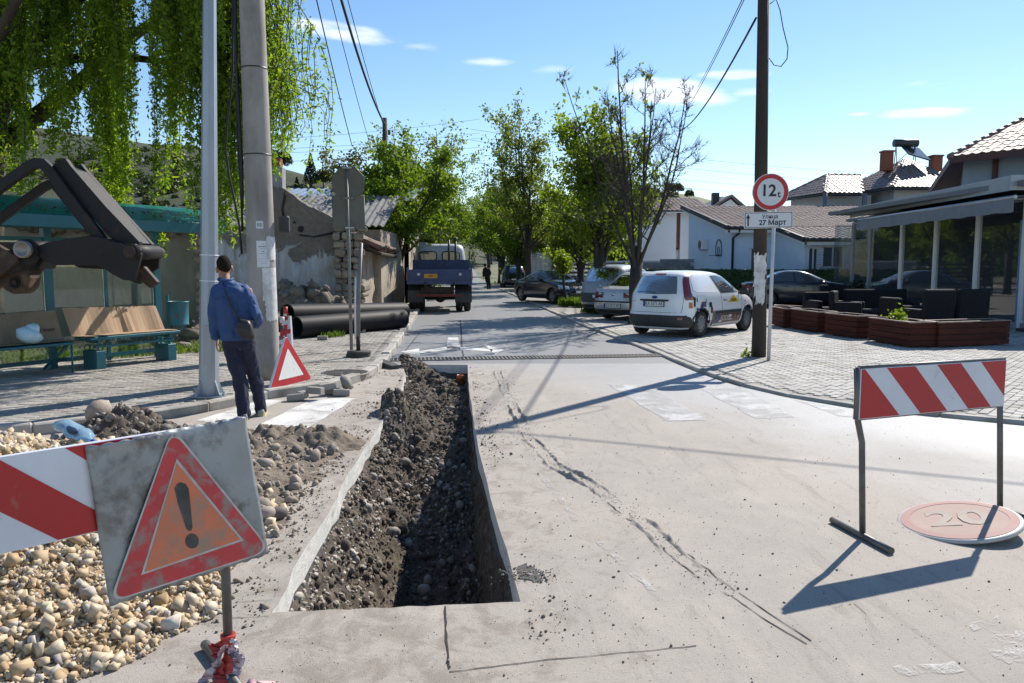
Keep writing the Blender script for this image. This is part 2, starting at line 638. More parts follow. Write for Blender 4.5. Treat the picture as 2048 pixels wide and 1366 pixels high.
# materials of the ground
def road_material():
 m, nt, bs, out = mat_new('road_surface')
 P = n_coord(nt, 'World')
 sep = nt.nodes.new('ShaderNodeSeparateXYZ')
 nt.links.new(P, sep.inputs[0])
 X, Y = sep.outputs[0], sep.outputs[1]
 big = n_noise(nt, P, .55, 5, .6, .5)
 mid = n_noise(nt, P, 3.2, 6, .65, .3)
 fine = n_noise(nt, P, 90, 4, .7)
 grit = n_noise(nt, P, 320, 2, .6)
 d = n_math(nt, 'ADD', n_math(nt, 'MULTIPLY', Y, .75), n_math(nt, 'MULTIPLY', n_math(nt, 'MAXIMUM', X, 0.0), 1.55))
 d = n_math(nt, 'ADD', d, n_math(nt, 'MULTIPLY', n_math(nt, 'SUBTRACT', big, .5), 5.0))
 dust = n_math(nt, 'SUBTRACT', 1.0, n_math(nt, 'DIVIDE', n_math(nt, 'SUBTRACT', d, 8.6), 3.0, clamp=True), clamp=True)
 dust = n_math(nt, 'MULTIPLY', dust, n_math(nt, 'LESS_THAN', Y, 13.1))
 asph = n_mix(nt, n_ramp(nt, mid, .3, .7), (.25, .25, .26), (.31, .31, .315))
 asph = n_mix(nt, n_ramp(nt, fine, .35, .7), asph, (.37, .37, .37))
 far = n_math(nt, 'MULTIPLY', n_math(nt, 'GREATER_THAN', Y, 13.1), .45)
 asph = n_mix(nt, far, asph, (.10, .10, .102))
 dcol = n_mix(nt, n_ramp(nt, mid, .3, .72), (.39, .35, .308), (.33, .303, .268))
 dcol = n_mix(nt, n_ramp(nt, big, .45, .7), dcol, (.42, .368, .318))
 dcol = n_mix(nt, n_math(nt, 'MULTIPLY', n_ramp(nt, fine, .55, .75), .55), dcol, (.22, .205, .19))
 dcol = n_mix(nt, n_math(nt, 'MULTIPLY', n_ramp(nt, grit, .66, .72), .6), dcol, (.15, .14, .13))
 agg = n_noise(nt, P, 42, 3, .75)
 dcol = n_mix(nt, n_math(nt, 'MULTIPLY', n_ramp(nt, agg, .58, .70), .5), dcol, (.21, .195, .175))
 dcol = n_mix(nt, n_math(nt, 'MULTIPLY', n_ramp(nt, agg, .30, .38, (1, 1, 1), (0, 0, 0)), .45), dcol, (.52, .475, .42))
 P2 = n_coord(nt, 'World', (2.2, .35, 1))
 st = n_ramp(nt, n_noise(nt, P2, 2.4, 7, .7, 1.2), .56, .68)
 dcol = n_mix(nt, n_math(nt, 'MULTIPLY', st, .55), dcol, (.25, .225, .195))
 pt = n_ramp(nt, n_noise(nt, P, 1.3, 8, .72, .8), .62, .72)
 dcol = n_mix(nt, n_math(nt, 'MULTIPLY', pt, .75), dcol, (.23, .21, .185))
 near = n_math(nt, 'SUBTRACT', 1.0, n_math(nt, 'DIVIDE', n_math(nt, 'ABSOLUTE', n_math(nt, 'ADD', X, n_math(nt, 'ADD', n_math(nt, 'MULTIPLY', Y, .07), .45))), 1.9), clamp=True)
 so = n_ramp(nt, n_math(nt, 'ADD', n_noise(nt, P, 4.5, 8, .75, .7), n_math(nt, 'MULTIPLY', near, .20)), .60, .74)
 dcol = n_mix(nt, n_math(nt, 'MULTIPLY', so, .6), dcol, (.20, .165, .13))
 lt = n_ramp(nt, n_noise(nt, n_coord(nt, 'World', (1.0, .45, 1)), 1.9, 6, .6, .9), .56, .72)
 dcol = n_mix(nt, n_math(nt, 'MULTIPLY', lt, .5), dcol, (.50, .44, .38))
 nt.links.new(n_mix(nt, dust, asph, dcol), bs.inputs['Base Color'])
 r = n_math(nt, 'ADD', .54, n_math(nt, 'MULTIPLY', dust, .3))
 nt.links.new(r, bs.inputs['Roughness'])
 bs.inputs['Specular IOR Level'].default_value = .45
 h = n_math(nt, 'ADD', n_math(nt, 'MULTIPLY', grit, .5), fine)
 h = n_math(nt, 'ADD', h, n_math(nt, 'MULTIPLY', mid, 1.5))
 n_bump(nt, bs, h, .55, .008)
 return m
M_road = road_material()
M_cut = mat('cut_concrete', (.68, .66, .62), (.52, .51, .48), sc=9, rough=.9, bump=.6, bsc=50, bdist=.01, dirt=(.34, .30, .25), dsc=5, dramp=(.56, .74), stretch=(1, 1, 3))
M_ground = mat('dry_ground', (.20, .17, .12), (.10, .13, .05), sc=.35, rough=.95, bump=.5, bsc=12, bdist=.04)
M_pave = mat('paving_bed', (.22, .205, .18), (.30, .28, .25), sc=3, rough=.9, bump=.4, bsc=50)
M_paver = mat('paver_grey', (.42, .405, .375), (.33, .318, .295), sc=2.2, rough=.85, bump=.4, bsc=120, bdist=.004, objvar=.13, dirt=(.24, .22, .19), dsc=1.1, dramp=(.5, .72))
M_paver_i = mat('paver_grey_mass', (.42, .405, .375), (.33, .318, .295), sc=2.2, rough=.85, bump=.4, bsc=120, bdist=.004, island=.13, dirt=(.24, .22, .19), dsc=1.1, dramp=(.5, .72))
M_paver_w = mat('paver_warm', (.36, .335, .30), (.28, .26, .235), sc=2.2, rough=.88, bump=.4, bsc=120, bdist=.004, objvar=.14, dirt=(.19, .17, .14), dsc=1.3, dramp=(.48, .72))
M_paver_wi = mat('paver_warm_mass', (.36, .335, .30), (.28, .26, .235), sc=2.2, rough=.88, bump=.4, bsc=120, bdist=.004, island=.14, dirt=(.19, .17, .14), dsc=1.3, dramp=(.48, .72))
M_kerb = mat('kerb_stone', (.44, .42, .38), (.33, .31, .28), sc=3, rough=.88, bump=.5, bsc=60, bdist=.006, objvar=.12, dirt=(.22, .19, .15), dsc=2, dramp=(.5, .7))
M_soil = mat('dug_soil', (.125, .10, .076), (.072, .058, .046), sc=5, rough=.97, bump=.9, bsc=45, bdist=.02, dirt=(.24, .20, .155), dsc=9, dramp=(.52, .7))
M_soil_dry = mat('dry_soil', (.235, .19, .145), (.15, .12, .092), sc=6, rough=.97, bump=.9, bsc=60, bdist=.012, dirt=(.13, .11, .09), dsc=4, dramp=(.52, .68))
M_cobble = mat('river_stone', (.31, .275, .235), (.17, .15, .13), sc=2, rough=.75, bump=.2, bsc=120, bdist=.003, island=.35)
def limestone_material():
 m, nt, bs, out = mat_new('crushed_limestone')
 g = nt.nodes.new('ShaderNodeNewGeometry')
 rnd = g.outputs['Random Per Island']
 r = nt.nodes.new('ShaderNodeValToRGB')
 e = r.color_ramp.elements
 e[0].position, e[0].color = 0, (.34, .235, .125, 1)
 e[1].position, e[1].color = 1, (.27, .25, .23, 1)
 for pos, c in ((.18, (.46, .34, .205)), (.38, (.55, .44, .30)), (.58, (.56, .485, .375)), (.76, (.50, .395, .265)), (.88, (.55, .52, .475))):
  el = e.new(pos)
  el.color = c4(c)
 nt.links.new(rnd, r.inputs['Fac'])
 P = n_coord(nt, 'World')
 d = n_ramp(nt, n_noise(nt, P, 26, 6, .7), .48, .66)
 c = n_mix(nt, n_math(nt, 'MULTIPLY', d, .55), r.outputs['Color'], (.40, .275, .15))
 nt.links.new(c, bs.inputs['Base Color'])
 bs.inputs['Roughness'].default_value = .9
 n_bump(nt, bs, n_noise(nt, P, 160, 4, .6), .15, .002)
 return m
M_limestone = limestone_material()
M_limefine = mat('limestone_fines', (.28, .19, .105), (.36, .27, .17), sc=18, rough=.95, bump=.8, bsc=110, bdist=.01)
M_crumb = mat('dark_crumb', (.14, .125, .11), (.24, .215, .19), sc=5, rough=.95, island=.35)
M_crack = mat('joint_gap', (.035, .032, .03), rough=1.0)
def worn_paint(name, col, lo, hi, sc=2.2):
 m, nt, bs, out = mat_new(name)
 P = n_coord(nt, 'World')
 a = n_noise(nt, P, sc, 8, .72, .4)
 g = n_noise(nt, P, 130, 3, .7)
 bs.inputs['Base Color'].default_value = c4(col)
 bs.inputs['Roughness'].default_value = .7
 k = n_math(nt, 'ADD', a, n_math(nt, 'MULTIPLY', n_math(nt, 'SUBTRACT', g, .5), .5))
 f = n_ramp(nt, k, lo, hi)
 tr = nt.nodes.new('ShaderNodeBsdfTransparent')
 mx = nt.nodes.new('ShaderNodeMixShader')
 nt.links.new(f, mx.inputs[0])
 nt.links.new(bs.outputs[0], mx.inputs[1])
 nt.links.new(tr.outputs[0], mx.inputs[2])
 nt.links.new(mx.outputs[0], out.inputs[0])
 return m
M_mark = worn_paint('worn_road_paint', (.66, .65, .63), .46, .72)
M_markr = worn_paint('worn_zebra_paint', (.47, .47, .47), .40, .66, 1.8)
M_mark2 = worn_paint('faded_road_paint', (.47, .46, .44), .34, .56, 5)
M_iron = mat('cast_iron', (.10, .095, .09), (.17, .15, .13), sc=8, rough=.6, metal=.6, bump=.2, bsc=80)
M_grass = mat_leaf('grass_blade', (.07, .13, .025), (.14, .20, .04), .4)
# terrain sheet with a gap where the trench is dug
gx = np.array([-900, -500, -300, -200, -140, -100, -70, -50, -35, -25, -18, -13, -9, -6, -4, -2.7, .7, 2, 4, 7, 11, 16, 22, 30, 40, 55, 80, 120, 180, 260, 400, 600, 900], float)
gy = np.array([-60, -30, -10, 0, 3.0, 13.35, 18, 24, 30, 38, 46, 54, 62, 70, 80, 90, 100, 115, 130, 150, 180, 220, 270, 340, 450, 600, 900, 1500, 2500], float)
GX, GY = np.meshgrid(gx, gy)
GZ = -.06 + rise(GY) * 1.0 + np.where(np.abs(GX) > 30, 0, 0)
gv = np.stack([GX, GY, GZ], -1).reshape(-1, 3)
gf = []
for j in range(len(gy) - 1):
 for i in range(len(gx) - 1):
  if gx[i] >= -2.7 and gx[i + 1] <= .7 and gy[j] >= 3.0 and gy[j + 1] <= 13.35:
   continue
  a = j * len(gx) + i
  gf.append((a, a + 1, a + 1 + len(gx), a + len(gx)))
ground = link_mesh('ground', np_mesh('ground', gv, np.array(gf), M_ground))
tag(ground, 'dry earth and grass around the street and up to the hills', None, None, 'structure')
# road sheet with the trench cut out
rng = np.random.default_rng(5)
hole = []
for (x, y) in TR_L[::-1]:
 hole.append((x, y))
hole_l = []
ys = np.arange(12.95, 3.6, -.22)
edge_l = [(float(tlx(y) + .014 * fbm(y * 2.1, 0 * y, 0, 3, 3) + .012 * vnoise(y * 9, 0 * y)), float(y)) for y in ys]
edge_l.append((-1.15, 3.60))
ys2 = np.arange(3.72, 12.95, .35)
edge_r = [(float(trx(y) + .006 * vnoise(y * 3, 0 * y, 0, 9)), float(y)) for y in ys2] + [(-.74, 12.95)]
near_e = [(-1.15 + (1.195) * t, 3.60 + .12 * t + .008 * math.sin(t * 37)) for t in np.linspace(.08, .92, 12)]
hole = edge_l + near_e + edge_r
outer = LK[::-1][0:] + [(-40, -12), (40, -12)] + RK
outer = [p for i, p in enumerate(outer)]
vv = [Vector((p[0], p[1], 0)) for p in outer]
hh = [Vector((p[0], p[1], 0)) for p in hole]
tris = tessellate_polygon([vv, hh])
allp = vv + hh
road = MB()
road.add(allp, [t for t in tris], 0)
me = road.mesh('road', [M_road])
for p in me.polygons:
 if p.normal.z < 0:
  p.flip()
ro = link_mesh('road', me)
tag(ro, 'dusty asphalt road dug open along its middle', None, None, 'structure')
fr = MB()
secs = []
yy = [64, 70, 78, 88, 100, 115, 135, 160]
for y in yy:
 xl = -6.2 - (y - 64) * .08
 xr = -1.75 - (y - 64) * .088
 z = float(rise(y)) + .0
 secs.append([(xl, y, z), (xr, y, z)])
for a, b in zip(secs[:-1], secs[1:]):
 fr.quad(a[0], a[1], b[1], b[0])
tag(fr.build('road', [M_road]), 'far sunlit length of the street climbing between trees', None, None, 'structure')
# pavements
def slab(name, poly, z, m, label):
 """a paved area: top sheet plus a skirt down to the road"""
 b = MB()
 v3 = [Vector((p[0], p[1], 0)) for p in poly]
 tr = tessellate_polygon([v3])
 b.add([(p[0], p[1], z) for p in poly], tr)
 n = len(poly)
 b.add([(p[0], p[1], z) for p in poly] + [(p[0], p[1], -.05) for p in poly], [(i, (i + 1) % n, n + (i + 1) % n, n + i) for i in range(n)])
 me = b.mesh(name, [m])
 for p in me.polygons:
  if abs(p.normal.z) > .5 and p.normal.z < 0:
   p.flip()
 o = link_mesh(name, me)
 tag(o, label, None, None, 'structure')
 return o
def inset(pts, d):
 r = []
 for i, p in enumerate(pts):
  a = Vector(pts[max(0, i - 1)])
  b = Vector(pts[min(len(pts) - 1, i + 1)])
  t = (b - a).normalized()
  r.append((p[0] - t.y * d, p[1] + t.x * d))
 return r
PZL, PZR = .10, .045
lk_in = inset(LK, .14)
rk_in = inset(RK, -.12)
poly_l = lk_in + [(-12, 64), (-40, 40), (-40, 10)]
poly_r = rk_in + [(10, 64), (40, 50), (40, 10)]
pav_l = slab('pavement', poly_l, PZL - .012, M_pave, 'grey block pavement on the bus shelter side of the street')
pav_r = slab('pavement', poly_r, PZR - .012, M_pave, 'pale block pavement in front of the cafe and parked cars')
def lay_pavers(parent, poly, bounds, ang, z, m_one, m_mass, skip=None, L=.20, W=.10, seed=1):
 rng = np.random.default_rng(seed)
 ca, sa = math.cos(ang), math.sin(ang)
 x0, x1, y0, y1 = bounds
 cx, cy = (x0 + x1) / 2, (y0 + y1) / 2
 Rm = math.hypot(x1 - x0, y1 - y0) / 2
 nu, nv = int(2 * Rm / L) + 2, int(2 * Rm / W) + 2
 U, V = np.meshgrid(np.arange(nu), np.arange(nv))
 u = (U + .5 * (V % 2)) * L - Rm
 v = V * W - Rm
 x = cx + u * ca - v * sa
 y = cy + u * sa + v * ca
 x, y = x.ravel(), y.ravel()
 ok = (x > x0) & (x < x1) & (y > y0) & (y < y1)
 for (du, dv) in ((-L / 2, -W / 2), (L / 2, -W / 2), (L / 2, W / 2), (-L / 2, W / 2)):
  ok &= in_poly(x + du * ca - dv * sa, y + du * sa + dv * ca, poly)
 ok &= (np.abs(x / np.maximum(y, .1)) < .78)
 if skip is not None:
  ok &= ~skip(x, y)
 x, y = x[ok], y[ok]
 n = len(x)
 zz = z + rng.normal(0, .0018, n)
 vis = np.where(np.abs(x / y) < .64, y, 1e3)
 order = np.argsort(vis)
 one, rest = order[:300], order[300:]
 mb = MB().box((0, 0, -.02), (L - .008, W - .008, .04), b=.004)
 me = mb.mesh('paver', [m_one])
 for i in one:
  o = link_mesh('paver', me, parent, (x[i], y[i], zz[i]), (rng.normal(0, .006), rng.normal(0, .01), ang + rng.normal(0, .008)))
 hl, hw, bb = (L - .008) / 2, (W - .008) / 2, .004
 base = np.array([(-hl + bb, -hw + bb, 0), (hl - bb, -hw + bb, 0), (hl - bb, hw - bb, 0), (-hl + bb, hw - bb, 0),
     (-hl, -hw, -bb), (hl, -hw, -bb), (hl, hw, -bb), (-hl, hw, -bb), (-hl, -hw, -.03), (hl, -hw, -.03), (hl, hw, -.03), (-hl, hw, -.03)])
 faces = np.array([(0, 1, 2, 3)] + [(4 + i, 4 + (i + 1) % 4, (i + 1) % 4, i) for i in range(4)] + [(8 + i, 8 + (i + 1) % 4, 4 + (i + 1) % 4, 4 + i) for i in range(4)])
 k = len(rest)
 a = ang + rng.normal(0, .008, k)
 c, s = np.cos(a)[:, None], np.sin(a)[:, None]
 tilt = rng.normal(0, .006, (k, 1)) * base[None, :, 0]
 vx = x[rest][:, None] + base[None, :, 0] * c - base[None, :, 1] * s
 vy = y[rest][:, None] + base[None, :, 0] * s + base[None, :, 1] * c
 vz = zz[rest][:, None] + base[None, :, 2] + tilt
 v3 = np.stack([vx, vy, vz], -1).reshape(-1, 3)
 f3 = (faces[None] + (np.arange(k) * 12)[:, None, None]).reshape(-1, 4)
 o = link_mesh('paver', np_mesh('paver_mass', v3, f3, m_mass), parent)
 o['kind'] = 'stuff'
lk_p, rk_p = inset(LK, .15), inset(RK, -.13)
lay_pavers(pav_l, lk_p + [(-12, 64), (-40, 40), (-40, 10)], (-12, -2, 5.5, 27), RAD(4.7), PZL, M_paver_w, M_paver_wi, seed=3,
  skip=lambda x, y: ((x < -5.9 - .0 * y) & (y > 13.6)) | (y > 20.5) & (x < -4.9) | (np.hypot(x + 2.72, y - 12.25) < .36))
lay_pavers(pav_r, rk_p + [(10, 64), (40, 50), (40, 10)], (1.5, 16, 6, 27), RAD(49), PZR, M_paver, M_paver_i, seed=4)
# kerb stones
def resample(pts, step):
 out, acc = [Vector(pts[0])], 0.0
 for a, b in zip(pts[:-1], pts[1:]):
  a, b = Vector(a), Vector(b)
  d = (b - a).length
  t = step - acc
  while t <= d:
   out.append(a + (b - a) * (t / d))
   t += step
  acc = d - (t - step)
 return out
def kerb(parent, pts, side, z, m, w=.15, step=.9, seed=2):
 rg = random.Random(seed)
 p = resample(pts, step)
 me_cache = {}
 for a, b in zip(p[:-1], p[1:]):
  c = (a + b) / 2
  d = b - a
  if not (abs(c.x) / max(c.y, .1) < .8 and c.y < 64):
   continue
  n = Vector((-d.y, d.x)).normalized() * side
  ang = math.atan2(d.y, d.x)
  key = round(d.length, 2)
  if key not in me_cache:
   me_cache[key] = MB().box((0, 0, 0), (d.length - .012, w, .25), b=.015).mesh('kerb_stone', [m])
  link_mesh('kerb_stone', me_cache[key], parent, (c.x + n.x * w / 2, c.y + n.y * w / 2, z - .125 + rg.gauss(0, .006)),
    (rg.gauss(0, .012), rg.gauss(0, .008), ang + rg.gauss(0, .012)))
kerb(pav_l, LK[1:], 1, PZL + .012, M_kerb)
kerb(pav_r, RK[1:], -1, PZR + .006, M_kerb, w=.13, seed=7)
# worn markings on the road
def sheet(name, polys, m, z, label):
 b = MB()
 for poly in polys:
  pts = [Vector((p[0], p[1], 0)) for p in poly]
  b.add([(p[0], p[1], z) for p in poly], tessellate_polygon([pts]))
 me = b.mesh(name, [m])
 for p in me.polygons:
  if p.normal.z < 0:
   p.flip()
 o = link_mesh(name, me)
 tag(o, label, None, None, 'structure')
 return o
def gp(*uv):
 return [tuple(gz(u, v)[:2]) for (u, v) in uv]
def ragged(poly, amp=.03, step=.12, seed=1):
 out = []
 rg = random.Random(seed)
 n = len(poly)
 for i in range(n):
  a, b = Vector(poly[i]), Vector(poly[(i + 1) % n])
  k = max(1, int((b - a).length / step))
  for j in range(k):
   p = a + (b - a) * (j / k)
   out.append((p.x + rg.uniform(-amp, amp), p.y + rg.uniform(-amp, amp)))
 return out
cross_l = [gp((505, 856), (606, 862), (712, 797), (628, 797)), gp((395, 842), (455, 850), (566, 800), (520, 800))]
cross_r = [gp((1215, 769), (1296, 772), (1414, 840), (1335, 843)), gp((1400, 778), (1483, 774), (1590, 835), (1512, 838)),
  gp((1590, 800), (1680, 817), (1730, 838), (1680, 832))]
sheet('zebra_crossing', [ragged(p, .015, .3, i) for i, p in enumerate(cross_l)], M_mark, .004, 'broad white zebra stripes beside the dug trench on the left')
sheet('zebra_crossing', [ragged(p, .02, .3, 9 + i) for i, p in enumerate(cross_r)], M_markr, .004, 'worn white zebra stripes under the pole shadow')
arrow = [gp((893, 706 - 8), (921, 698), (916, 675), (896, 675)),
  gp((838, 703), (900, 693), (962, 697), (985, 699), (985, 703), (930, 701), (905, 698), (868, 704), (840, 707)),
  gp((800, 704), (838, 697), (840, 710)), gp((968, 689), (1008, 700), (990, 710))]
sheet('road_arrow', arrow, M_mark, .004, 'faded white turn arrow beyond the drain grate')
lane = [gp((984, 660), (988, 660), (1030, 716), (1023, 716)), gp((967, 632), (970, 632), (985, 655), (981, 655))]
sheet('lane_line', lane, M_mark2, .004, 'thin worn white centre line beyond the drain grate')
nl = [gp((995, 745), (1003, 745), (1030, 832), (1018, 832)), gp((1085, 960), (1098, 960), (1160, 1040), (1148, 1044)),
 gp((1195, 1085), (1206, 1084), (1330, 1196), (1318, 1200))]
sheet('lane_line', [ragged(p, .012, .1, 30 + i) for i, p in enumerate(nl)], M_mark2, .0035, 'dusty remains of a line right of the trench')
wp = [gp((1965, 1290), (2000, 1268), (2060, 1262), (2070, 1330), (2010, 1325), (1975, 1312)), gp((1790, 1335), (1900, 1326), (1930, 1345), (1800, 1352)),
 gp((1925, 1250), (1985, 1232), (2000, 1242), (1950, 1262))]
sheet('paint_patch', [ragged(p, .022, .05, 50 + i) for i, p in enumerate(wp)], M_mark2, .004, 'scraped pale paint patches at the near right road corner')
def strip(poly, w, jit=0.0, seed=0):
 rg = random.Random(seed)
 p = resample([Vector(q) for q in poly], .06)
 L_, R_ = [], []
 for i, q in enumerate(p):
  a, b = p[max(0, i - 1)], p[min(len(p) - 1, i + 1)]
  t = (b - a).normalized()
  n = Vector((-t.y, t.x))
  ww = w * rg.uniform(.5, 1.3) / 2
  o = n * rg.uniform(-jit, jit)
  L_.append((q.x + n.x * ww + o.x, q.y + n.y * ww + o.y))
  R_.append((q.x - n.x * ww + o.x, q.y - n.y * ww + o.y))
 return L_ + R_[::-1]
cuts = [strip(gp((890, 1213), (893, 1280), (899, 1345)), .010, .002, 1), strip(gp((899, 1345), (1080, 1322), (1400, 1292)), .005, .003, 2),
  strip(gp((1462, 1192), (1530, 1240), (1622, 1294)), .006, .001, 3), strip(gp((1478, 1186), (1545, 1232), (1634, 1290)), .006, .001, 4),
  strip(gp((460, 1237), (545, 1233)), .004, .002, 6),
  strip(gp((470, 1205), (552, 1200)), .003, .002, 7), strip(gp((1706, 1208), (1748, 1240)), .004, .006, 8),
  strip(gp((840, 665), (800, 715)), .02, .01, 9), strip(gp((921, 640), (924, 700), (928, 716)), .03, .012, 10)]
sheet('saw_cut', cuts, M_crack, .003, 'dark narrow saw cuts and joints in the road surface')
# the trench
trench_m = MB()
ring = hole
n = len(ring)
vs, fs = [], []
for (x, y) in ring:
 vs.append((x, y, -.001))
for (x, y) in ring:
 vs.append((x + rng.uniform(-.008, .008), y, -.15 + rng.uniform(-.015, .015)))
fs = [(i, (i + 1) % n, n + (i + 1) % n, n + i) for i in range(n)]
trench_m.add(vs, fs, 0)
vs = [(x + rng.uniform(-.012, .004), y, z + .004) for (x, y, z) in trench_m.v[n:2 * n]]
vs2 = [(x + rng.uniform(-.02, .02), y, z - .09 + rng.uniform(-.03, .03)) for (x, y, z) in vs]
trench_m.add(vs + vs2, [(i, (i + 1) % n, n + (i + 1) % n, n + i) for i in range(n)], 1)
NQ, NT = 150, 520
tq = np.linspace(0, 1, NQ)
ty = np.linspace(3.58, 12.98, NT)
Q, T = np.meshgrid(tq, ty)
XL, XR = tlx(T), trx(T)
Wd = XR - XL
D = np.interp(T, [3.5, 4.6, 5.4, 6.2, 7.0, 7.8, 8.6, 9.5, 11, 12.98], [1.6, 1.48, 1.3, 1.06, .82, .57, .38, .29, .25, .22])
WL = np.interp(T, [3.5, 5, 6.5, 8, 10, 13], [.48, .46, .40, .28, .22, .16]) * Wd
a1, a2 = .34, .72
q1 = np.clip(Q / a1, 0, 1)
q2 = np.clip((Q - a1) / (a2 - a1), 0, 1)
q3 = np.clip((Q - a2) / (1 - a2), 0, 1)
X = np.where(Q < a1, XL - .05 + (WL + .05) * q1 ** 1.1, np.where(Q < a2, XL + WL + (XR - .05 - XL - WL) * q2, XR - .05 + .10 * q3))
Z = np.where(Q < a1, -.13 - (D - .13) * (q1 ** 1.25), np.where(Q < a2, -D, -D + (D - .12) * q3))
ends = np.clip(np.minimum(T - 3.58, 12.98 - T) / .06, 0, 1)
floor_w = np.clip(np.minimum(Q / .2, (1 - Q) / .22), 0, 1)
nz = fbm(X * 4, T * 4, Z * 4, 5, 21, .55)
nf = fbm(X * 17, T * 17, Z * 17, 4, 31, .6)
nfl = np.abs(fbm(X * 9, T * 9, Z * 9, 3, 47, .6))
Z = Z + floor_w * (.07 * nz + .018 * nf + .025 * nfl)
X = X + (1 - floor_w * .6) * (.03 * nf + .02 * nz) * np.clip((-.13 - Z) / .15, 0, 1)
lump = np.exp(-(((X + 1.30) / .26) ** 2 + ((T - 8.75) / .42) ** 2))
Z = Z + lump * (.42 + .03 * nf + .08 * nz)
lump2 = np.exp(-(((X + .95) / .35) ** 2 + ((T - 9.0) / .5) ** 2))
Z = Z + lump2 * .10
back = np.clip((T - 12.1) / .8, 0, 1) * np.clip((-1.0 - X) / .5, 0, 1)
Z = Z + back * .3
Z = np.where(ends < 1, Z * ends - .12 * (1 - ends), Z)
tv = np.stack([X, T, Z], -1).reshape(-1, 3)
ii = (np.arange(NT - 1)[:, None] * NQ + np.arange(NQ - 1)[None]).ravel()
tf = np.stack([ii, ii + 1, ii + 1 + NQ, ii + NQ], -1)
trench = link_mesh('trench', np_mesh('trench', tv, tf, M_soil, smooth=False))
tag(trench, 'deep narrow trench dug down the road, brown soil sides and stony floor', None, None, 'structure')
link = trench_m.build('slab_edge', [M_cut, mat('old_asphalt_layer', (.06, .058, .056), (.12, .115, .108), sc=14, rough=.95, bump=.9, bsc=50, bdist=.02)], trench)
lip_seed = 4
rs = np.random.default_rng(77)
N = 1500
qi = rs.uniform(.06, .74, N)
ti = np.concatenate([rs.uniform(3.7, 12.8, N // 2), rs.normal(7.6, .9, N - N // 2)])
ti = np.clip(ti, 3.7, 12.8)
ia = np.clip((ti - 3.58) / (12.98 - 3.58) * (NT - 1), 0, NT - 1).astype(int)
ib = np.clip(qi * (NQ - 1), 0, NQ - 1).astype(int)
sp = np.stack([X[ia, ib], T[ia, ib], Z[ia, ib]], -1)
sz = np.clip(rs.lognormal(-4.25, .55, N), .005, .06)
sp[:, 2] += sz * .25
v1, f1 = stones(rs, sp, sz, .16, True, .75)
o = link_mesh('stone', np_mesh('trench_stones', v1, f1, M_cobble, smooth=True), trench)
o['kind'] = 'stuff'
N = 8500
qi = rs.uniform(.04, .80, N)
ti = rs.uniform(3.66, 12.9, N)
ia = np.clip((ti - 3.58) / (12.98 - 3.58) * (NT - 1), 0, NT - 1).astype(int)
ib = np.clip(qi * (NQ - 1), 0, NQ - 1).astype(int)
sp = np.stack([X[ia, ib], T[ia, ib], Z[ia, ib]], -1) + rs.normal(0, .01, (N, 3))
sz = np.clip(rs.lognormal(-4.3, .55, N), .006, .065)
v1, f1 = stones(rs, sp, sz, .34, False, .8)
o = link_mesh('soil_clod', np_mesh('trench_clods', v1, f1, mat('soil_clod', (.115, .094, .072), (.07, .056, .044), sc=6, rough=.97, bump=.5, bsc=70, island=.25)), trench)
o['kind'] = 'stuff'
N = 900
ti = rs.uniform(3.66, 6.8, N)
ia = ((ti - 3.58) / (12.98 - 3.58) * (NT - 1)).astype(int)
ib = (rs.uniform(.0, .2, N) * (NQ - 1)).astype(int)
sp = np.stack([X[ia, ib], T[ia, ib], Z[ia, ib]], -1)
sz = np.clip(rs.lognormal(-4.4, .4, N), .006, .03)
v1, f1 = chips(rs, sp, sz)
o = link_mesh('gravel', np_mesh('base_gravel', v1, f1, mat('base_gravel', (.46, .42, .36), (.34, .31, .27), sc=6, rough=.9, island=.3)), trench)
o['kind'] = 'stuff'
t = thing('pipe_stub', 'short orange plastic pipe end sticking up in the far trench', 'pipe', gz(921, 762, -.2))
MB().lathe([(.055, -.15), (.055, .03), (.062, .03), (.062, .10), (.05, .10), (.05, -.15)], 16).build('pipe', [mat('orange_plastic', (.55, .13, .03), rough=.45)], t)
M_asph = mat('broken_asphalt', (.05, .05, .052), (.10, .098, .095), sc=9, rough=.9, bump=.7, bsc=60)
for (u, v, w, rot, lab) in ((905, 742, .34, .3, 'dark broken asphalt slab lying flat at the trench end under the grate'),
       (862, 757, .28, -.2, 'thin dark asphalt plate in the middle of the far trench')):
 b = MB()
 rg = random.Random(int(u))
 pts = [(w * .5 * rg.uniform(.7, 1.1) * math.cos(a), w * .33 * rg.uniform(.7, 1.1) * math.sin(a), 0) for a in np.linspace(0, 2 * PI, 8)[:-1]]
 b.prism(pts, (0.01, 0, .06))
 o = b.build('asphalt_chunk', [M_asph])
 o.location = gz(u, v, -.17)
 o.rotation_euler = (.12, -.1, rot)
 tag(o, lab, 'rubble')
b = MB()
b.prism([(-.22, -.05, 0), (.2, -.09, 0), (.24, .03, 0), (-.18, .08, 0)], (0, 0, .07))
o = b.build('asphalt_chunk', [M_asph])
o.location = gz(776, 733, 0.02)
o.rotation_euler = (.1, .12, -.7)
tag(o, 'dark tilted asphalt piece at the kerb beside the drain grate', 'rubble')
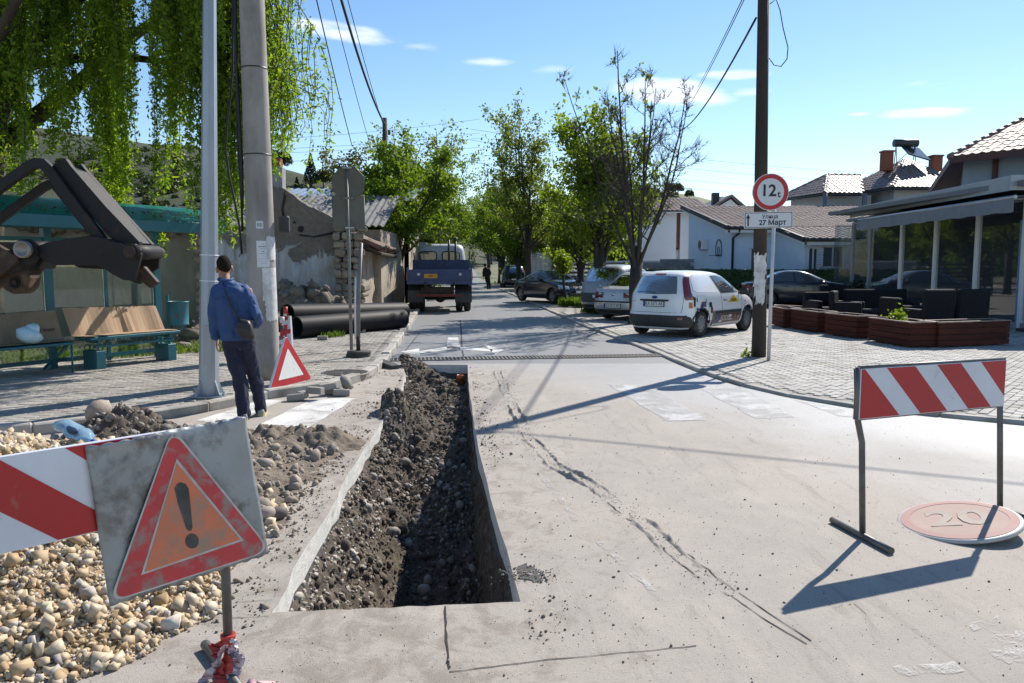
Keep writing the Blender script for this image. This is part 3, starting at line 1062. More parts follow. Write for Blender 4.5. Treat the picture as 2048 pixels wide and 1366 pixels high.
# heaps
def heap(name, bounds, hfun, res, m, label, cat, smooth=False):
 x0, x1, y0, y1 = bounds
 nx, ny = int((x1 - x0) / res) + 1, int((y1 - y0) / res) + 1
 XX, YY = np.meshgrid(np.linspace(x0, x1, nx), np.linspace(y0, y1, ny))
 H = hfun(XX, YY)
 v = np.stack([XX, YY, np.maximum(H, -.01)], -1).reshape(-1, 3)
 ii = (np.arange(ny - 1)[:, None] * nx + np.arange(nx - 1)[None]).ravel()
 f = np.stack([ii, ii + 1, ii + 1 + nx, ii + nx], -1)
 hh = H.reshape(-1)
 f = f[(hh[f] > .001).any(1)]
 o = link_mesh(name, np_mesh(name, v, f, m, smooth))
 tag(o, label, cat, None, 'stuff')
 return o
def sample_heap(hfun, bounds, n, rs, emin=.0):
 x = rs.uniform(bounds[0], bounds[1], n)
 y = rs.uniform(bounds[2], bounds[3], n)
 h = hfun(x, y)
 k = h > emin
 return np.stack([x[k], y[k], h[k]], -1)
def spoil_h(x, y):
 a = .17 * np.exp(-(((x + 2.55) / .75) ** 2 + ((y - 7.0 - .10 * (x + 2.3)) / .55) ** 2))
 a = a + .17 * np.exp(-(((x + 1.72) / .22) ** 2 + ((y - 7.12) / .2) ** 2))
 a = a + .11 * np.exp(-(((x + 2.35) / .45) ** 2 + ((y - 6.1) / .7) ** 2))
 a = a + .05 * np.exp(-(((x + 1.9) / .5) ** 2 + ((y - 5.4) / 1.0) ** 2))
 nn = fbm(x * 5, y * 5, 0, 4, 61, .6)
 n2 = fbm(x * 22, y * 22, 0, 3, 67, .6)
 return a * (1 + .28 * nn + .07 * n2) - .022 + .007 * n2 + .008 * nn
SB = (-4.0, -1.36, 4.3, 8.4)
sp_o = heap('soil_heap', SB, spoil_h, .018, M_soil_dry, 'loose brown spoil heap with stones left of the trench', 'soil')
pts = sample_heap(spoil_h, (-3.4, -1.42, 4.3, 7.6), 1500, rs, -.02)
pts = pts[(pts[:, 1] < 6.75) | (rs.uniform(size=len(pts)) < .3)]
sz = np.clip(rs.lognormal(-4.2, .6, len(pts)), .007, .065)
pts[:, 2] = np.maximum(pts[:, 2], 0) + sz * .3
v1, f1 = stones(rs, pts, sz, .20, True, .75)
o = link_mesh('stone', np_mesh('spoil_stones', v1, f1, mat('spoil_stone', (.36, .30, .235), (.22, .185, .15), sc=3, rough=.8, bump=.3, bsc=90, bdist=.003, island=.3), smooth=True), sp_o)
o['kind'] = 'stuff'
for (u, v, s, col, lab) in ((663, 912, .055, (.20, .175, .16), 'round grey cobble on the brown spoil beside the trench'),
       (533, 1046, .085, (.36, .29, .25), 'large pinkish cobble beside the metal warning plate'),
       (556, 1040, .065, (.16, .13, .12), 'dark brown cobble next to the pinkish cobble')):
 v1, f1 = stones(np.random.default_rng(u), np.zeros((1, 3)), np.array([s]), .06, True, .85)
 o = link_mesh('cobble', np_mesh('cobble', v1, f1, mat('cobble_%d' % u, col, tuple(c * .7 for c in col), sc=6, rough=.7), smooth=True))
 p = gz(u, v)
 o.location = (p.x, p.y, max(float(spoil_h(np.array([p.x]), np.array([p.y]))[0]), 0) + s * .5)
 tag(o, lab, 'stone')
def spoil2_h(x, y):
 a = .38 * np.exp(-(((x + 3.55) / .5) ** 2 + ((y - 7.0 - .3 * (x + 3.5)) / .45) ** 2))
 nn = fbm(x * 6, y * 6, 0, 4, 71, .6)
 return a * (1 + .25 * nn + .06 * fbm(x * 25, y * 25, 0, 2, 73)) - .03
sp2 = heap('soil_heap', (-5, -2.3, 5.9, 8.1), spoil2_h, .022, M_soil, 'dark stony soil heap on the kerb behind the striped barrier', 'soil')
pts = sample_heap(spoil2_h, (-4.6, -2.6, 6.2, 7.8), 1500, rs, .0)
sz = np.clip(rs.lognormal(-3.9, .45, len(pts)), .01, .07)
v1, f1 = stones(rs, pts, sz, .2, False, .85)
o = link_mesh('stone', np_mesh('heap_stones', v1, f1, M_cobble), sp2)
o['kind'] = 'stuff'
v1, f1 = stones(np.random.default_rng(12), np.zeros((1, 3)), np.array([.125]), .12, True, .8)
bp = at(197, 838, 7.0)
o = link_mesh('boulder', np_mesh('boulder', v1, f1, mat('boulder_stone', (.40, .34, .29), (.26, .2, .16), sc=5, rough=.85, bump=.5, bsc=40), smooth=True), None, (bp.x, bp.y, .33))
tag(o, 'big pinkish boulder on top of the dark soil heap', 'stone')
def lime_h(x, y):
 d = np.hypot((x + 4.1) / 1.05, (y - 4.35) / 1.0)
 h = .88 * (1 - d / 2.42)
 return h + .05 * fbm(x * 2.2, y * 2.2, 0, 3, 81) * (h > -.1) - .0
LB = (-7, -1.0, 1.6, 7.2)
lime = heap('gravel_heap', LB, lime_h, .05, M_limefine, 'heap of pale yellow crushed limestone in the near left corner', 'gravel', True)
pts = sample_heap(lime_h, (-5.2, -1.0, 1.9, 6.9), 110000, rs, -.05)
seen = (np.abs(pts[:, 0] / pts[:, 1]) < .72)
pts = pts[seen][:42000]
sz = np.clip(rs.lognormal(-4.72, .60, len(pts)), .004, .042)
edge = pts[:, 2] < .02
pts[:, 2] = np.maximum(pts[:, 2], 0) + np.where(edge, sz * .5, rs.uniform(-.3, 1.1, len(pts)) * sz)
v1, f1 = chips(rs, pts, sz)
o = link_mesh('gravel', np_mesh('limestone', v1, f1, M_limestone), lime)
o['kind'] = 'stuff'
N = 9000
cx = np.concatenate([rs.normal(-.5, 1.6, N // 2), rs.uniform(-2.4, 4, N // 2)])
cy = np.concatenate([rs.uniform(2.6, 9, N // 2), 2.6 + rs.gamma(1.5, 1.6, N // 2)])
k = (cy < 12.5) & (cy > 2.5) & ~((cx > tlx(cy) - .01) & (cx < trx(cy) + .01) & (cy > 3.55))
k &= in_poly(cx, cy, outer)
cx, cy = cx[k], cy[k]
sz = np.clip(rs.lognormal(-6.5, .65, len(cx)), .0009, .010)
v1, f1 = stones(rs, np.stack([cx, cy, sz * .35], -1), sz, .3, False, .8)
o = link_mesh('gravel', np_mesh('crumbs', v1, f1, M_crumb))
tag(o, 'dark crumbs and chips scattered over the dusty road', 'gravel', None, 'stuff')
N = 5200
cy = rs.uniform(3.3, 12.6, N)
lf = rs.uniform(size=N) < .72
cx = np.where(lf, tlx(cy) - np.abs(rs.normal(0, .28, N)) - .03, trx(cy) + np.abs(rs.normal(0, .12, N)) + .03)
k = vnoise(cx * 2.2, cy * 2.2, 0, 41) > -.15
cx, cy = cx[k], cy[k]
sz = np.clip(rs.lognormal(-5.6, .65, len(cx)), .0015, .022)
v1, f1 = stones(rs, np.stack([cx, cy, sz * .35], -1), sz, .32, False, .7)
tag(link_mesh('gravel', np_mesh('lip_dirt', v1, f1, mat('lip_dirt', (.26, .215, .165), (.15, .12, .095), sc=5, rough=.95, island=.35))), 'small brown crumbs of dirt dropped along the trench lips', 'gravel', None, 'stuff')
path = [tuple(gz(u, v)[:2]) for (u, v) in ((995, 742), (1020, 800), (1060, 880), (1110, 930), (1190, 975), (1290, 1052), (1370, 1120), (1462, 1192))]
pv = resample([Vector(p) for p in path], .012)
NS, NC = len(pv), 46
offs = np.linspace(-.17, .17, NC)
rx, ry = np.zeros((NS, NC)), np.zeros((NS, NC))
for i, p in enumerate(pv):
 a, b = pv[max(0, i - 8)], pv[min(NS - 1, i + 8)]
 tt = (b - a).normalized()
 rx[i] = p.x + tt.y * offs
 ry[i] = p.y - tt.x * offs
arc = np.arange(NS)[:, None] * .012 + 0 * offs[None]
ow = offs[None] + .014 * fbm(arc * 1.5, 0 * arc, 0, 3, 91)
prof = .022 * np.exp(-((ow + .055) / .018) ** 2) + .020 * np.exp(-((ow - .05) / .02) ** 2) - .006 * np.exp(-((ow) / .02) ** 2)
amp = np.clip(.45 + 1.0 * fbm(arc * 2.6, 0 * arc, 0, 4, 95), 0, 1.6)
rz = prof * amp * (1 + .5 * fbm(arc * 14, offs[None] * 30, 0, 3, 97)) + .012 * fbm(arc * 8, offs[None] * 20, 0, 3, 99) * np.exp(-(offs[None] / .09) ** 2) - .004
rv = np.stack([rx, ry, np.maximum(rz, -.004)], -1).reshape(-1, 3)
ii = (np.arange(NS - 1)[:, None] * NC + np.arange(NC - 1)[None]).ravel()
rf = np.stack([ii, ii + 1, ii + 1 + NC, ii + NC], -1)
rf = rf[(rz.reshape(-1)[rf] > -.0035).any(1)]
o = link_mesh('dirt_ridge', np_mesh('dirt_ridge', rv, rf, mat('ridge_dust', (.36, .325, .285), (.27, .245, .215), sc=8, rough=.97, bump=.6, bsc=120, bdist=.005)))
tag(o, 'churned ridge of dry dirt along an old joint in the road', 'dirt', None, 'stuff')
ga_, gb_ = [], []
for side_, acc in ((-.052, ga_), (.05, gb_)):
 for i in range(0, NS, 6):
  a, b = pv[max(0, i - 8)], pv[min(NS - 1, i + 8)]
  tt = (b - a).normalized()
  acc.append((pv[i].x + tt.y * side_ + .006 * math.sin(i * .37), pv[i].y - tt.x * side_))
pieces = []
rgk = random.Random(6)
for acc in (ga_, gb_):
 i = 0
 while i < len(acc) - 4:
  L_ = rgk.randint(4, 14)
  if rgk.random() < .72 and len(acc[i:i + L_]) > 2:
   pieces.append(strip(acc[i:i + L_], rgk.uniform(.004, .010), .006, i))
  i += L_
sheet('joint_groove', pieces, mat('groove_dirt', (.075, .065, .055), rough=1.0), .0045, 'broken dark grooves running along the churned joint')
k_ = rs.integers(0, NS, 1500)
cp_ = np.array([[p.x, p.y] for p in pv])[k_] + rs.normal(0, .075, (1500, 2))
sz = np.clip(rs.lognormal(-5.9, .5, 1500), .0015, .009)
v1, f1 = stones(rs, np.concatenate([cp_, sz[:, None] * .4], 1), sz, .32, False, .7)
tag(link_mesh('gravel', np_mesh('joint_crumbs', v1, f1, mat('joint_crumb', (.28, .25, .215), (.17, .15, .13), sc=5, rough=.95, island=.3))), 'grey crumbs of dirt strewn along the churned joint', 'gravel', None, 'stuff')
sheet('asphalt_scar', [ragged(gp((1034, 1135), (1052, 1128), (1072, 1142), (1088, 1160), (1070, 1164), (1052, 1158), (1040, 1160)), .012, .03, 5)], mat('scar_asphalt', (.085, .08, .076), (.17, .16, .145), sc=40, rough=.95, bump=1.0, bsc=90, bdist=.02), .004, 'dark broken asphalt scar at the right lip of the trench')
p_ = gz(1058, 1150)
n_ = 260
c_ = np.stack([p_.x + rs.normal(0, .07, n_), p_.y + rs.normal(0, .05, n_)], -1)
sz = np.clip(rs.lognormal(-5.3, .5, n_), .002, .014)
v1, f1 = stones(rs, np.concatenate([c_, sz[:, None] * .4], 1), sz, .32, False, .7)
tag(link_mesh('gravel', np_mesh('scar_crumbs', v1, f1, M_crumb)), 'dark asphalt crumbs around the broken scar at the trench lip', 'gravel', None, 'stuff')
# drain grate across the street, and the round grate
ga, gb = gz(783, 720), gz(1335, 711)
gd = (gb - ga)
GL = gd.length
t = thing('drain_grate', 'long steel drain grate laid across the street', 'grate', ga + gd / 2, math.atan2(gd.y, gd.x))
fm = MB()
for s in (-1, 1):
 fm.box((0, s * .205, .004), (GL, .03, .02))
fm.box((0, 0, .004), (GL, .025, .018))
for s in (-1, 1):
 fm.box((s * GL / 2, 0, .004), (.03, .44, .02))
fm.build('frame', [M_iron], t)
MB().box((0, 0, -.0045), (GL, .40, .018)).build('channel', [M_crack], t)
bm_ = MB().box((0, 0, 0), (.022, .40, .016)).mesh('bar', [mat('grate_steel', (.30, .29, .27), (.20, .19, .18), sc=9, rough=.55, metal=.5)])
nb = int(GL / .068)
for i in range(nb):
 link_mesh('bar', bm_, t, (-GL / 2 + (i + .5) * GL / nb, 0, .0055))
mp = gz(690, 745, PZL)
t = thing('round_grate', 'round iron manhole grate in the pavement by the loose blocks', 'grate', mp)
MB().lathe([(.34, -.02), (.34, .004), (.31, .004), (.31, -.01), (0, -.01)], 32).build('rim', [M_iron], t)
bm_ = MB()
for i in range(-6, 7):
 w = math.sqrt(max(.31 ** 2 - (i * .046) ** 2, 0.001)) * 2
 o = MB().box((0, 0, 0), (w, .022, .01)).build('bar', [M_iron], t, (0, i * .046, .002))
# hills
def hill(name, x0, x1, y0, y1, hf, m, label, nx=90, ny=40):
 XX, YY = np.meshgrid(np.linspace(x0, x1, nx), np.linspace(y0, y1, ny))
 H = hf(XX, YY)
 v = np.stack([XX, YY, H], -1).reshape(-1, 3)
 ii = (np.arange(ny - 1)[:, None] * nx + np.arange(nx - 1)[None]).ravel()
 f = np.stack([ii, ii + 1, ii + 1 + nx, ii + nx], -1)
 o = link_mesh(name, np_mesh(name, v, f, m, True))
 tag(o, label, None, None, 'structure')
 return o
M_hill_l = mat('hill_scrub', (.032, .046, .017), (.065, .065, .03), sc=.05, rough=.95, bump=.6, bsc=.4, bdist=.8, dirt=(.03, .042, .02), dsc=.15, dramp=(.45, .6))
M_hill_r = mat('hill_grass', (.13, .16, .055), (.19, .185, .09), sc=.04, rough=.95, bump=.5, bsc=.4, bdist=.5, dirt=(.45, .44, .42), dsc=.045, dramp=(.57, .62))
def hl(x, y):
 k = np.interp(x / np.maximum(y, 1), [-1.2, -.65, -.4, -.21, -.08, 0.02, .1], [.19, .17, .145, .103, .07, .035, .0])
 r = np.clip((y - 70) / 110, 0, 1)
 return -1 + (1.65 + y * k) * r * (1 + .05 * fbm(x * .03, y * .03, 0, 3, 4)) * np.clip(1.35 - (y - 180) / 300, .3, 1)
hill('hill', -420, 25, 66, 330, hl, M_hill_l, 'dark scrubby hillside behind the ruined wall and willow', 140, 60)
def hr(x, y):
 k = np.interp(x / np.maximum(y, 1), [.02, .1, .17, .23, .30, .38, .5, 1.0], [.0, .08, .098, .088, .07, .055, .045, .04])
 r = np.clip((y - 110) / 130, 0, 1)
 return -1 + (1.65 + y * k) * r * (1 + .03 * fbm(x * .03, y * .03, 0, 3, 14)) * np.clip(1.3 - (y - 240) / 300, .3, 1)
hill('hill', -8, 330, 110, 420, hr, M_hill_r, 'pale green hillside with white rock scars behind the bungalow', 120, 50)
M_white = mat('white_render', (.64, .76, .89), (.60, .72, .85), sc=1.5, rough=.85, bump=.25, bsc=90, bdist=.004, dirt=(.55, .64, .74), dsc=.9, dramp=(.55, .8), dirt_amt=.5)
M_white2 = mat('warm_white_render', (.82, .82, .83), (.78, .78, .79), sc=1.2, rough=.85, bump=.2, bsc=90, bdist=.004)
M_tile = mat('brown_roof_tile', (.17, .125, .115), (.115, .085, .08), sc=3, rough=.48, island=.22, dirt=(.22, .18, .16), dsc=3, dramp=(.5, .75))
M_tile_o = mat('brown_roof_tile_one', (.17, .125, .115), (.115, .085, .08), sc=3, rough=.48, objvar=.22, dirt=(.22, .18, .16), dsc=3, dramp=(.5, .75))
M_tile_b = mat('matt_roof_tile', (.135, .098, .095), (.095, .07, .07), sc=3, rough=.7, spec=.2, island=.22, dirt=(.17, .14, .13), dsc=3, dramp=(.5, .75))
M_tile_bo = mat('matt_roof_tile_one', (.135, .098, .095), (.095, .07, .07), sc=3, rough=.7, spec=.2, objvar=.22, dirt=(.17, .14, .13), dsc=3, dramp=(.5, .75))
M_tile_c = mat('red_brown_tile', (.20, .13, .105), (.135, .09, .075), sc=3, rough=.6, spec=.3, island=.22, dirt=(.26, .19, .15), dsc=3, dramp=(.5, .75))
M_tile_co = mat('red_brown_tile_one', (.20, .13, .105), (.135, .09, .075), sc=3, rough=.6, spec=.3, objvar=.22, dirt=(.26, .19, .15), dsc=3, dramp=(.5, .75))
M_tile_old = mat('old_clay_tile', (.20, .12, .085), (.12, .085, .07), sc=4, rough=.8, island=.3, bump=.3, bsc=40)
M_black = mat('black_trim', (.022, .023, .026), rough=.5)
M_dkmet = mat('dark_metal', (.04, .042, .046), (.06, .06, .062), sc=6, rough=.45, metal=.3)
M_grey = mat('grey_aluminium', (.36, .38, .41), (.32, .34, .36), sc=5, rough=.4, metal=.35)
M_greyd = mat('grey_panel', (.17, .18, .195), (.145, .155, .165), sc=2, rough=.5, metal=.2)
M_win = mat_glass('dark_window', (.22, .26, .30), .45)
M_glass = mat_glass('shop_glass', (.84, .90, .94), .2)
M_int = mat('interior_dark', (.20, .19, .19), (.15, .145, .14), sc=2, rough=.8)
M_brickr = mat('red_brick_cladding', (.27, .085, .045), (.20, .065, .04), sc=14, rough=.8, bump=.4, bsc=50)
M_pvc = mat('white_pvc', (.74, .75, .76), rough=.35)
M_block = mat('concrete_block', (.27, .275, .28), (.21, .215, .22), sc=6, rough=.9, bump=.5, bsc=70, objvar=.12)
M_steel = mat('galvanised_steel', (.42, .44, .46), (.33, .35, .37), sc=5, rough=.42, metal=.7, bump=.1, bsc=120)
def tile_mesh(name, w, l, m):
 b = MB()
 prof = [(-.5, 0), (-.36, .022), (-.18, .034), (0, .022), (.14, 0), (.5, .003)]
 up = [(x * w * 1.02, l * 1.08, z * .8) for x, z in prof]
 lo = [(x * w * 1.02, 0, z + .014) for x, z in prof]
 lb = [(x * w * 1.02, 0, -.004) for x, z in prof]
 n = len(prof)
 b.add(up + lo, [(i, n + i, n + i + 1, i + 1) for i in range(n - 1)], 0, True)
 b.add(lo + lb, [(i, n + i, n + i + 1, i + 1) for i in range(n - 1)], 0)
 return b.mesh(name, [m])
def tile_roof(parent, quad, m_one, m_mass, w=.30, l=.34, n_one=300, seed=0, base=True):
 """quad: eave a, eave b, top c, top d (c may equal d); tiles in rows, the ones that show largest as single parts"""
 rg = np.random.default_rng(seed)
 a, b_, c, d = [Vector(p) for p in quad]
 pl = Vector(parent.location)
 e = (b_ - a).normalized()
 nrm = e.cross((d - a) if (d - a).length > (c - b_).length else (c - b_)).normalized()
 if nrm.z < 0:
  nrm = -nrm
 u = nrm.cross(e).normalized()
 if u.dot((c + d) / 2 - a) < 0:
  u = -u
 flat = [((p - a).dot(e), (p - a).dot(u)) for p in (a, b_, c, d)]
 if (c - d).length < 1e-4:
  flat = flat[:3]
 xs, ys = [p[0] for p in flat], [p[1] for p in flat]
 nx, ny = int((max(xs) - min(xs)) / w) + 1, int((max(ys) - min(ys)) / l) + 1
 I, J = np.meshgrid(np.arange(nx), np.arange(ny))
 px_ = min(xs) + (I.ravel() + .5) * w
 py_ = min(ys) + J.ravel() * l
 ok = in_poly(px_, py_ + l * .5, flat)
 px_, py_ = px_[ok], py_[ok]
 P = np.array(a)[None] + px_[:, None] * np.array(e)[None] + py_[:, None] * np.array(u)[None] + np.array(nrm)[None] * .012
 B = np.stack([np.array(e), np.array(u), np.array(nrm)], 1)
 dist = np.linalg.norm(P - np.array([0, 0, 1.65]), axis=1) + np.where(P[:, 0] / P[:, 1] > .655, 1e3, 0)
 order = np.argsort(dist)
 one, rest = order[:n_one], order[n_one:]
 me = tile_mesh('tile', w, l, m_one)
 M3 = Matrix(((e.x, u.x, nrm.x), (e.y, u.y, nrm.y), (e.z, u.z, nrm.z))).to_4x4()
 for i in one:
  o = link_mesh('tile', me, parent)
  o.matrix_basis = Matrix.Translation(Vector(P[i]) - pl + nrm * rg.normal(0, .003)) @ M3 @ Matrix.Rotation(rg.normal(0, .01), 4, 'Z')
 if len(rest):
  tv = np.array([v.co[:] for v in me.vertices])
  tf = np.array([list(p.vertices) for p in me.polygons])
  v = (tv @ B.T)[None] + (P[rest] - np.array(pl) + np.array(nrm) * rg.normal(0, .003, (len(rest), 1)))[:, None]
  f = tf[None] + (np.arange(len(rest)) * len(tv))[:, None, None]
  o = link_mesh('tile', np_mesh('tile_rows', v.reshape(-1, 3), f.reshape(-1, 4), m_mass, True), parent)
  o['kind'] = 'stuff'
 if base:
  q = [p - pl - nrm * .01 for p in ((a, b_, c, d) if len(flat) == 4 else (a, b_, c))]
  bb = MB()
  bb.prism(q, -nrm * .08)
  bb.build('roof', [m_mass], parent)
def ridge_caps(parent, p0, p1, m, r=.11, l=.38, name='ridge_tile'):
 pl = Vector(parent.location)
 p0, p1 = Vector(p0), Vector(p1)
 n = max(1, int((p1 - p0).length / l))
 d = (p1 - p0) / n
 for i in range(n):
  a = p0 + d * i - pl
  MB().tube([a, a + d * 1.04], [r, r * .86], 8).build(name, [m], parent)
def wall_prism(poly_xy, z0, z1):
 return [(p[0], p[1], z0) for p in poly_xy]
# the bungalow with the brown roof
B0 = Vector((11.1, 40, 0))
bung = thing('bungalow', 'white single storey bungalow with a low brown tiled roof behind the green fence', 'house', B0)
rz = lambda y: 3.55 + .2 * (y - 40)
L_ = lambda x, y, z: (x - B0.x, y - B0.y, z)
def wallq(b, a, c, z0a, z1a, z0c, z1c, loc):
 b.quad((a[0] - loc.x, a[1] - loc.y, z0a), (c[0] - loc.x, c[1] - loc.y, z0c), (c[0] - loc.x, c[1] - loc.y, z1c), (a[0] - loc.x, a[1] - loc.y, z1a))
foot = [(10.5, 47), (11.1, 40), (13.3, 40), (13.56, 36.6), (20.5, 36.6), (20.0, 47)]
b = MB()
for i in range(len(foot)):
 p, q = foot[i], foot[(i + 1) % len(foot)]
 wallq(b, p, q, -.1, rz(p[1]) - .05, -.1, rz(q[1]) - .05, B0)
b.build('wall', [M_white], bung)
RQ = [(10.15, 47.6), (10.75, 39.5), (13.05, 39.5), (13.3, 36.0), (21, 36.0), (20.5, 47.6)]
tile_roof(bung, [(10.75, 39.5, rz(39.5) + .1), (21, 39.5, rz(39.5) + .1), (20.5, 47.6, rz(47.6) + .1), (10.15, 47.6, rz(47.6) + .1)], M_tile_bo, M_tile_b, n_one=230, seed=1)
tile_roof(bung, [(13.3, 36.0, rz(36) + .1), (21, 36.0, rz(36) + .1), (21, 39.5, rz(39.5) + .1), (13.05, 39.5, rz(39.5) + .1)], M_tile_bo, M_tile_b, n_one=70, seed=2)
for (p, q) in ((RQ[0], RQ[1]), (RQ[2], RQ[3])):
 d = Vector(q) - Vector(p)
 ang = math.atan2(d.y, d.x)
 for (nm, m, zo, w, h) in (('verge_board', M_black, .06, .12, .24), ('soffit_board', M_pvc, -.12, .10, .12)):
  a3, c3 = Vector(L_(p[0], p[1], rz(p[1]) + zo)), Vector(L_(q[0], q[1], rz(q[1]) + zo))
  bb = MB()
  off = Vector((.08, 0, 0)) if nm == 'soffit_board' else Vector((0, 0, 0))
  bb.prism([a3 + off + Vector((-w / 2, 0, -h / 2)), a3 + off + Vector((w / 2, 0, -h / 2)), a3 + off + Vector((w / 2, 0, h / 2)), a3 + off + Vector((-w / 2, 0, h / 2))], c3 - a3)
  bb.build(nm, [m], bung)
for (x0, x1, y) in ((10.72, 13.0, 39.45), (13.3, 21, 35.95)):
 MB().tube([L_(x0, y, rz(y) + .04), L_(x1, y, rz(y) + .04)], .075, 8).build('gutter', [M_black], bung)
 MB().box(L_((x0 + x1) / 2, y + .2, rz(y) - .10), (x1 - x0, .3, .16)).build('soffit_board', [M_pvc], bung)
MB().tube([L_(11.35, 39.45, rz(39.45)), L_(11.35, 39.6, rz(39.6) - .25), L_(11.16, 39.92, rz(40) - .55), L_(11.16, 39.92, 0)], .06, 8).build('downpipe', [M_black], bung)
def window(parent, c, w, h, ang, m_frame=None, shutter=False, name='window'):
 """c: centre on the wall (local), ang: direction of the wall's width"""
 m_frame = m_frame or M_pvc
 R = rotm(0, 0, ang)
 f = MB()
 n = R @ np.array((0, -1, 0))
 for (cx, cz, sx, sz) in ((0, h / 2, w + .12, .07), (0, -h / 2, w + .16, .08), (-w / 2, 0, .07, h), (w / 2, 0, .07, h), (0, 0, .05, h)):
  f.box((R @ np.array((cx, -.02, cz)) + np.array(c)), (sx, .09, sz), R)
 fo = f.build(name, [m_frame], parent)
 p = MB()
 p.box(np.array(c) + R @ np.array((0, -.006, 0)), (w - .05, .02, h - .05), R)
 p.build('pane', [M_win], fo)
 if shutter:
  for k in range(int(h / .085)):
   MB().box(np.array(c) + R @ np.array((w * .24, -.03, -h / 2 + .06 + k * .085)), (w * .42, .02, .05), R @ rotm(.5, 0, 0)).build('slat', [M_greyd], fo)
 return fo
def ac_unit(label, c, ang):
 R = rotm(0, 0, ang)
 t = thing('air_conditioner', label, 'air conditioner', c, ang)
 MB().box((0, -.16, 0), (.82, .3, .56), b=.02).build('casing', [M_pvc], t)
 MB().lathe([(.22, -.318), (.235, -.328), (.205, -.33), (.19, -.322)], 24, axis='y').build('fan_ring', [M_dkmet], t).location = (-.14, 0, 0)
 MB().lathe([(0, -.3215), (.19, -.3215)], 20, axis='y').build('fan_grille', [mat('fan_grille', (.16, .165, .17), rough=.6)], t).location = (-.14, 0, 0)
 for s in (-.3, .3):
  MB().box((s, -.12, -.31), (.04, .34, .04)).build('bracket', [M_steel], t)
 return t
window(bung, L_(14.85, 36.58, 2.02), .95, .95, 0, shutter=True)
MB().box(L_(14.85, 36.53, 2.58), (1.15, .12, .16)).build('shutter_box', [M_pvc], bung)
window(bung, L_(12.35, 39.98, 1.75), .55, 1.5, 0)
ac_unit('air conditioner on the front wall right of the shuttered window', (16.05, 36.58, 2.38), 0)
ang_g = math.atan2(-7, .6)
ac_unit('air conditioner above the basketball hoop on the bungalow side wall', (10.77, 43.9, 2.78), ang_g)
t = thing('basketball_hoop', 'basketball hoop with pale backboard outline on the bungalow side wall', 'basketball hoop', (10.96, 41.7, 2.45), ang_g)
bb = MB()
pts = []
for a in np.linspace(0, PI, 9):
 pts.append((.42 * math.cos(a), -.06, .12 + .42 * math.sin(a)))
pts = [(.42, -.06, -.32)] + pts + [(-.42, -.06, -.32), (.42, -.06, -.32)]
bb.tube(pts, .022, 6)
bb.build('backboard', [M_dkmet], t)
sq = [(.12, -.06, -.2), (.12, -.06, .14), (-.12, -.06, .14), (-.12, -.06, -.2)]
MB().tube(sq, .018, 6).build('target_frame', [M_dkmet], t)
ring_ = [(.23 * math.cos(a), -.34 + .23 * math.sin(a), -.3) for a in np.linspace(0, 2 * PI, 17)]
MB().tube(ring_, .014, 6, caps=False).build('rim', [M_dkmet], t)
nb_ = MB()
for k in range(8):
 a = 2 * PI * k / 8
 nb_.tube([(.23 * math.cos(a), -.34 + .23 * math.sin(a), -.3), (.13 * math.cos(a + .5), -.34 + .13 * math.sin(a + .5), -.68)], .006, 4)
nb_.build('net', [M_pvc], t)
MB().box((0, -.05, -.27), (.1, .2, .06)).build('bracket', [M_dkmet], t)
t = thing('net_enclosure', 'low net on dark posts above the green fence by the bungalow', 'net', (13.4, 35.4, 0))
for (x, h, r) in ((0, 2.38, .05), (.2, 2.36, .04), (1.35, 2.2, .025), (1.9, 2.4, .03), (3.0, 2.38, .04), (3.2, 2.4, .05)):
 MB().box((x, 0, h / 2), (r * 2, r * 2, h)).build('post', [M_black], t)
nv = MB()
for k in range(9):
 zt = 1.35 + k * .11
 nv.tube([(.2, 0, zt), (1.5, 0, zt - .07 - .05 * k / 9), (3.0, 0, zt)], .005, 4)
for x in np.linspace(.2, 3.0, 24):
 nv.tube([(x, 0, 1.3), (x, 0, 2.22 - .1 * math.sin((x - .2) / 2.8 * PI))], .004, 4)
nv.build('net', [M_dkmet], t)
# green leaf-panel fence
fa, fb = Vector((6.4, 40.2)), Vector((16.2, 34.2))
fd = (fb - fa)
t = thing('hedge_fence', 'long fence of dark green artificial leaf panels in front of the bungalow', 'fence', (fa.x, fa.y, 0), math.atan2(fd.y, fd.x))
FL = fd.length
M_hedge = mat('leaf_panel', (.018, .055, .022), (.03, .085, .03), sc=9, rough=.75, bump=.6, bsc=30)
npan = 8
for i in range(npan):
 MB().box((FL * (i + .5) / npan, 0, .72), (FL / npan - .03, .1, 1.44)).build('panel', [M_hedge], t)
for i in range(npan + 1):
 MB().box((FL * i / npan, .06, .74), (.06, .06, 1.5)).build('post', [M_dkmet], t)
rs = np.random.default_rng(15)
def leaf_quads(rs, pos, size, up=0.3, aspect=.6):
 """kite shaped leaves at pos, random facing"""
 n = len(pos)
 nrm = rs.normal(size=(n, 3))
 nrm[:, 2] += up
 nrm /= np.linalg.norm(nrm, axis=1, keepdims=True)
 t_ = np.cross(nrm, rs.normal(size=(n, 3)))
 t_ /= np.linalg.norm(t_, axis=1, keepdims=True) + 1e-9
 s_ = np.cross(nrm, t_)
 L = np.asarray(size).reshape(-1, 1) * rs.uniform(.7, 1.3, (n, 1))
 W = L * aspect
 p = np.asarray(pos)
 v = np.stack([p - t_ * L * .5, p + s_ * W * .5 + t_ * L * .05 + nrm * L * .08, p + t_ * L * .55, p - s_ * W * .5 + t_ * L * .05 + nrm * L * .08], 1)
 f = np.arange(n * 4).reshape(n, 4)
 return v.reshape(-1, 3), f
N = 9000
lp = np.stack([rs.uniform(0, FL, N), -.05 - rs.uniform(0, .05, N), rs.uniform(.03, 1.46, N)], -1)
v, f = leaf_quads(rs, lp, .09, 0)
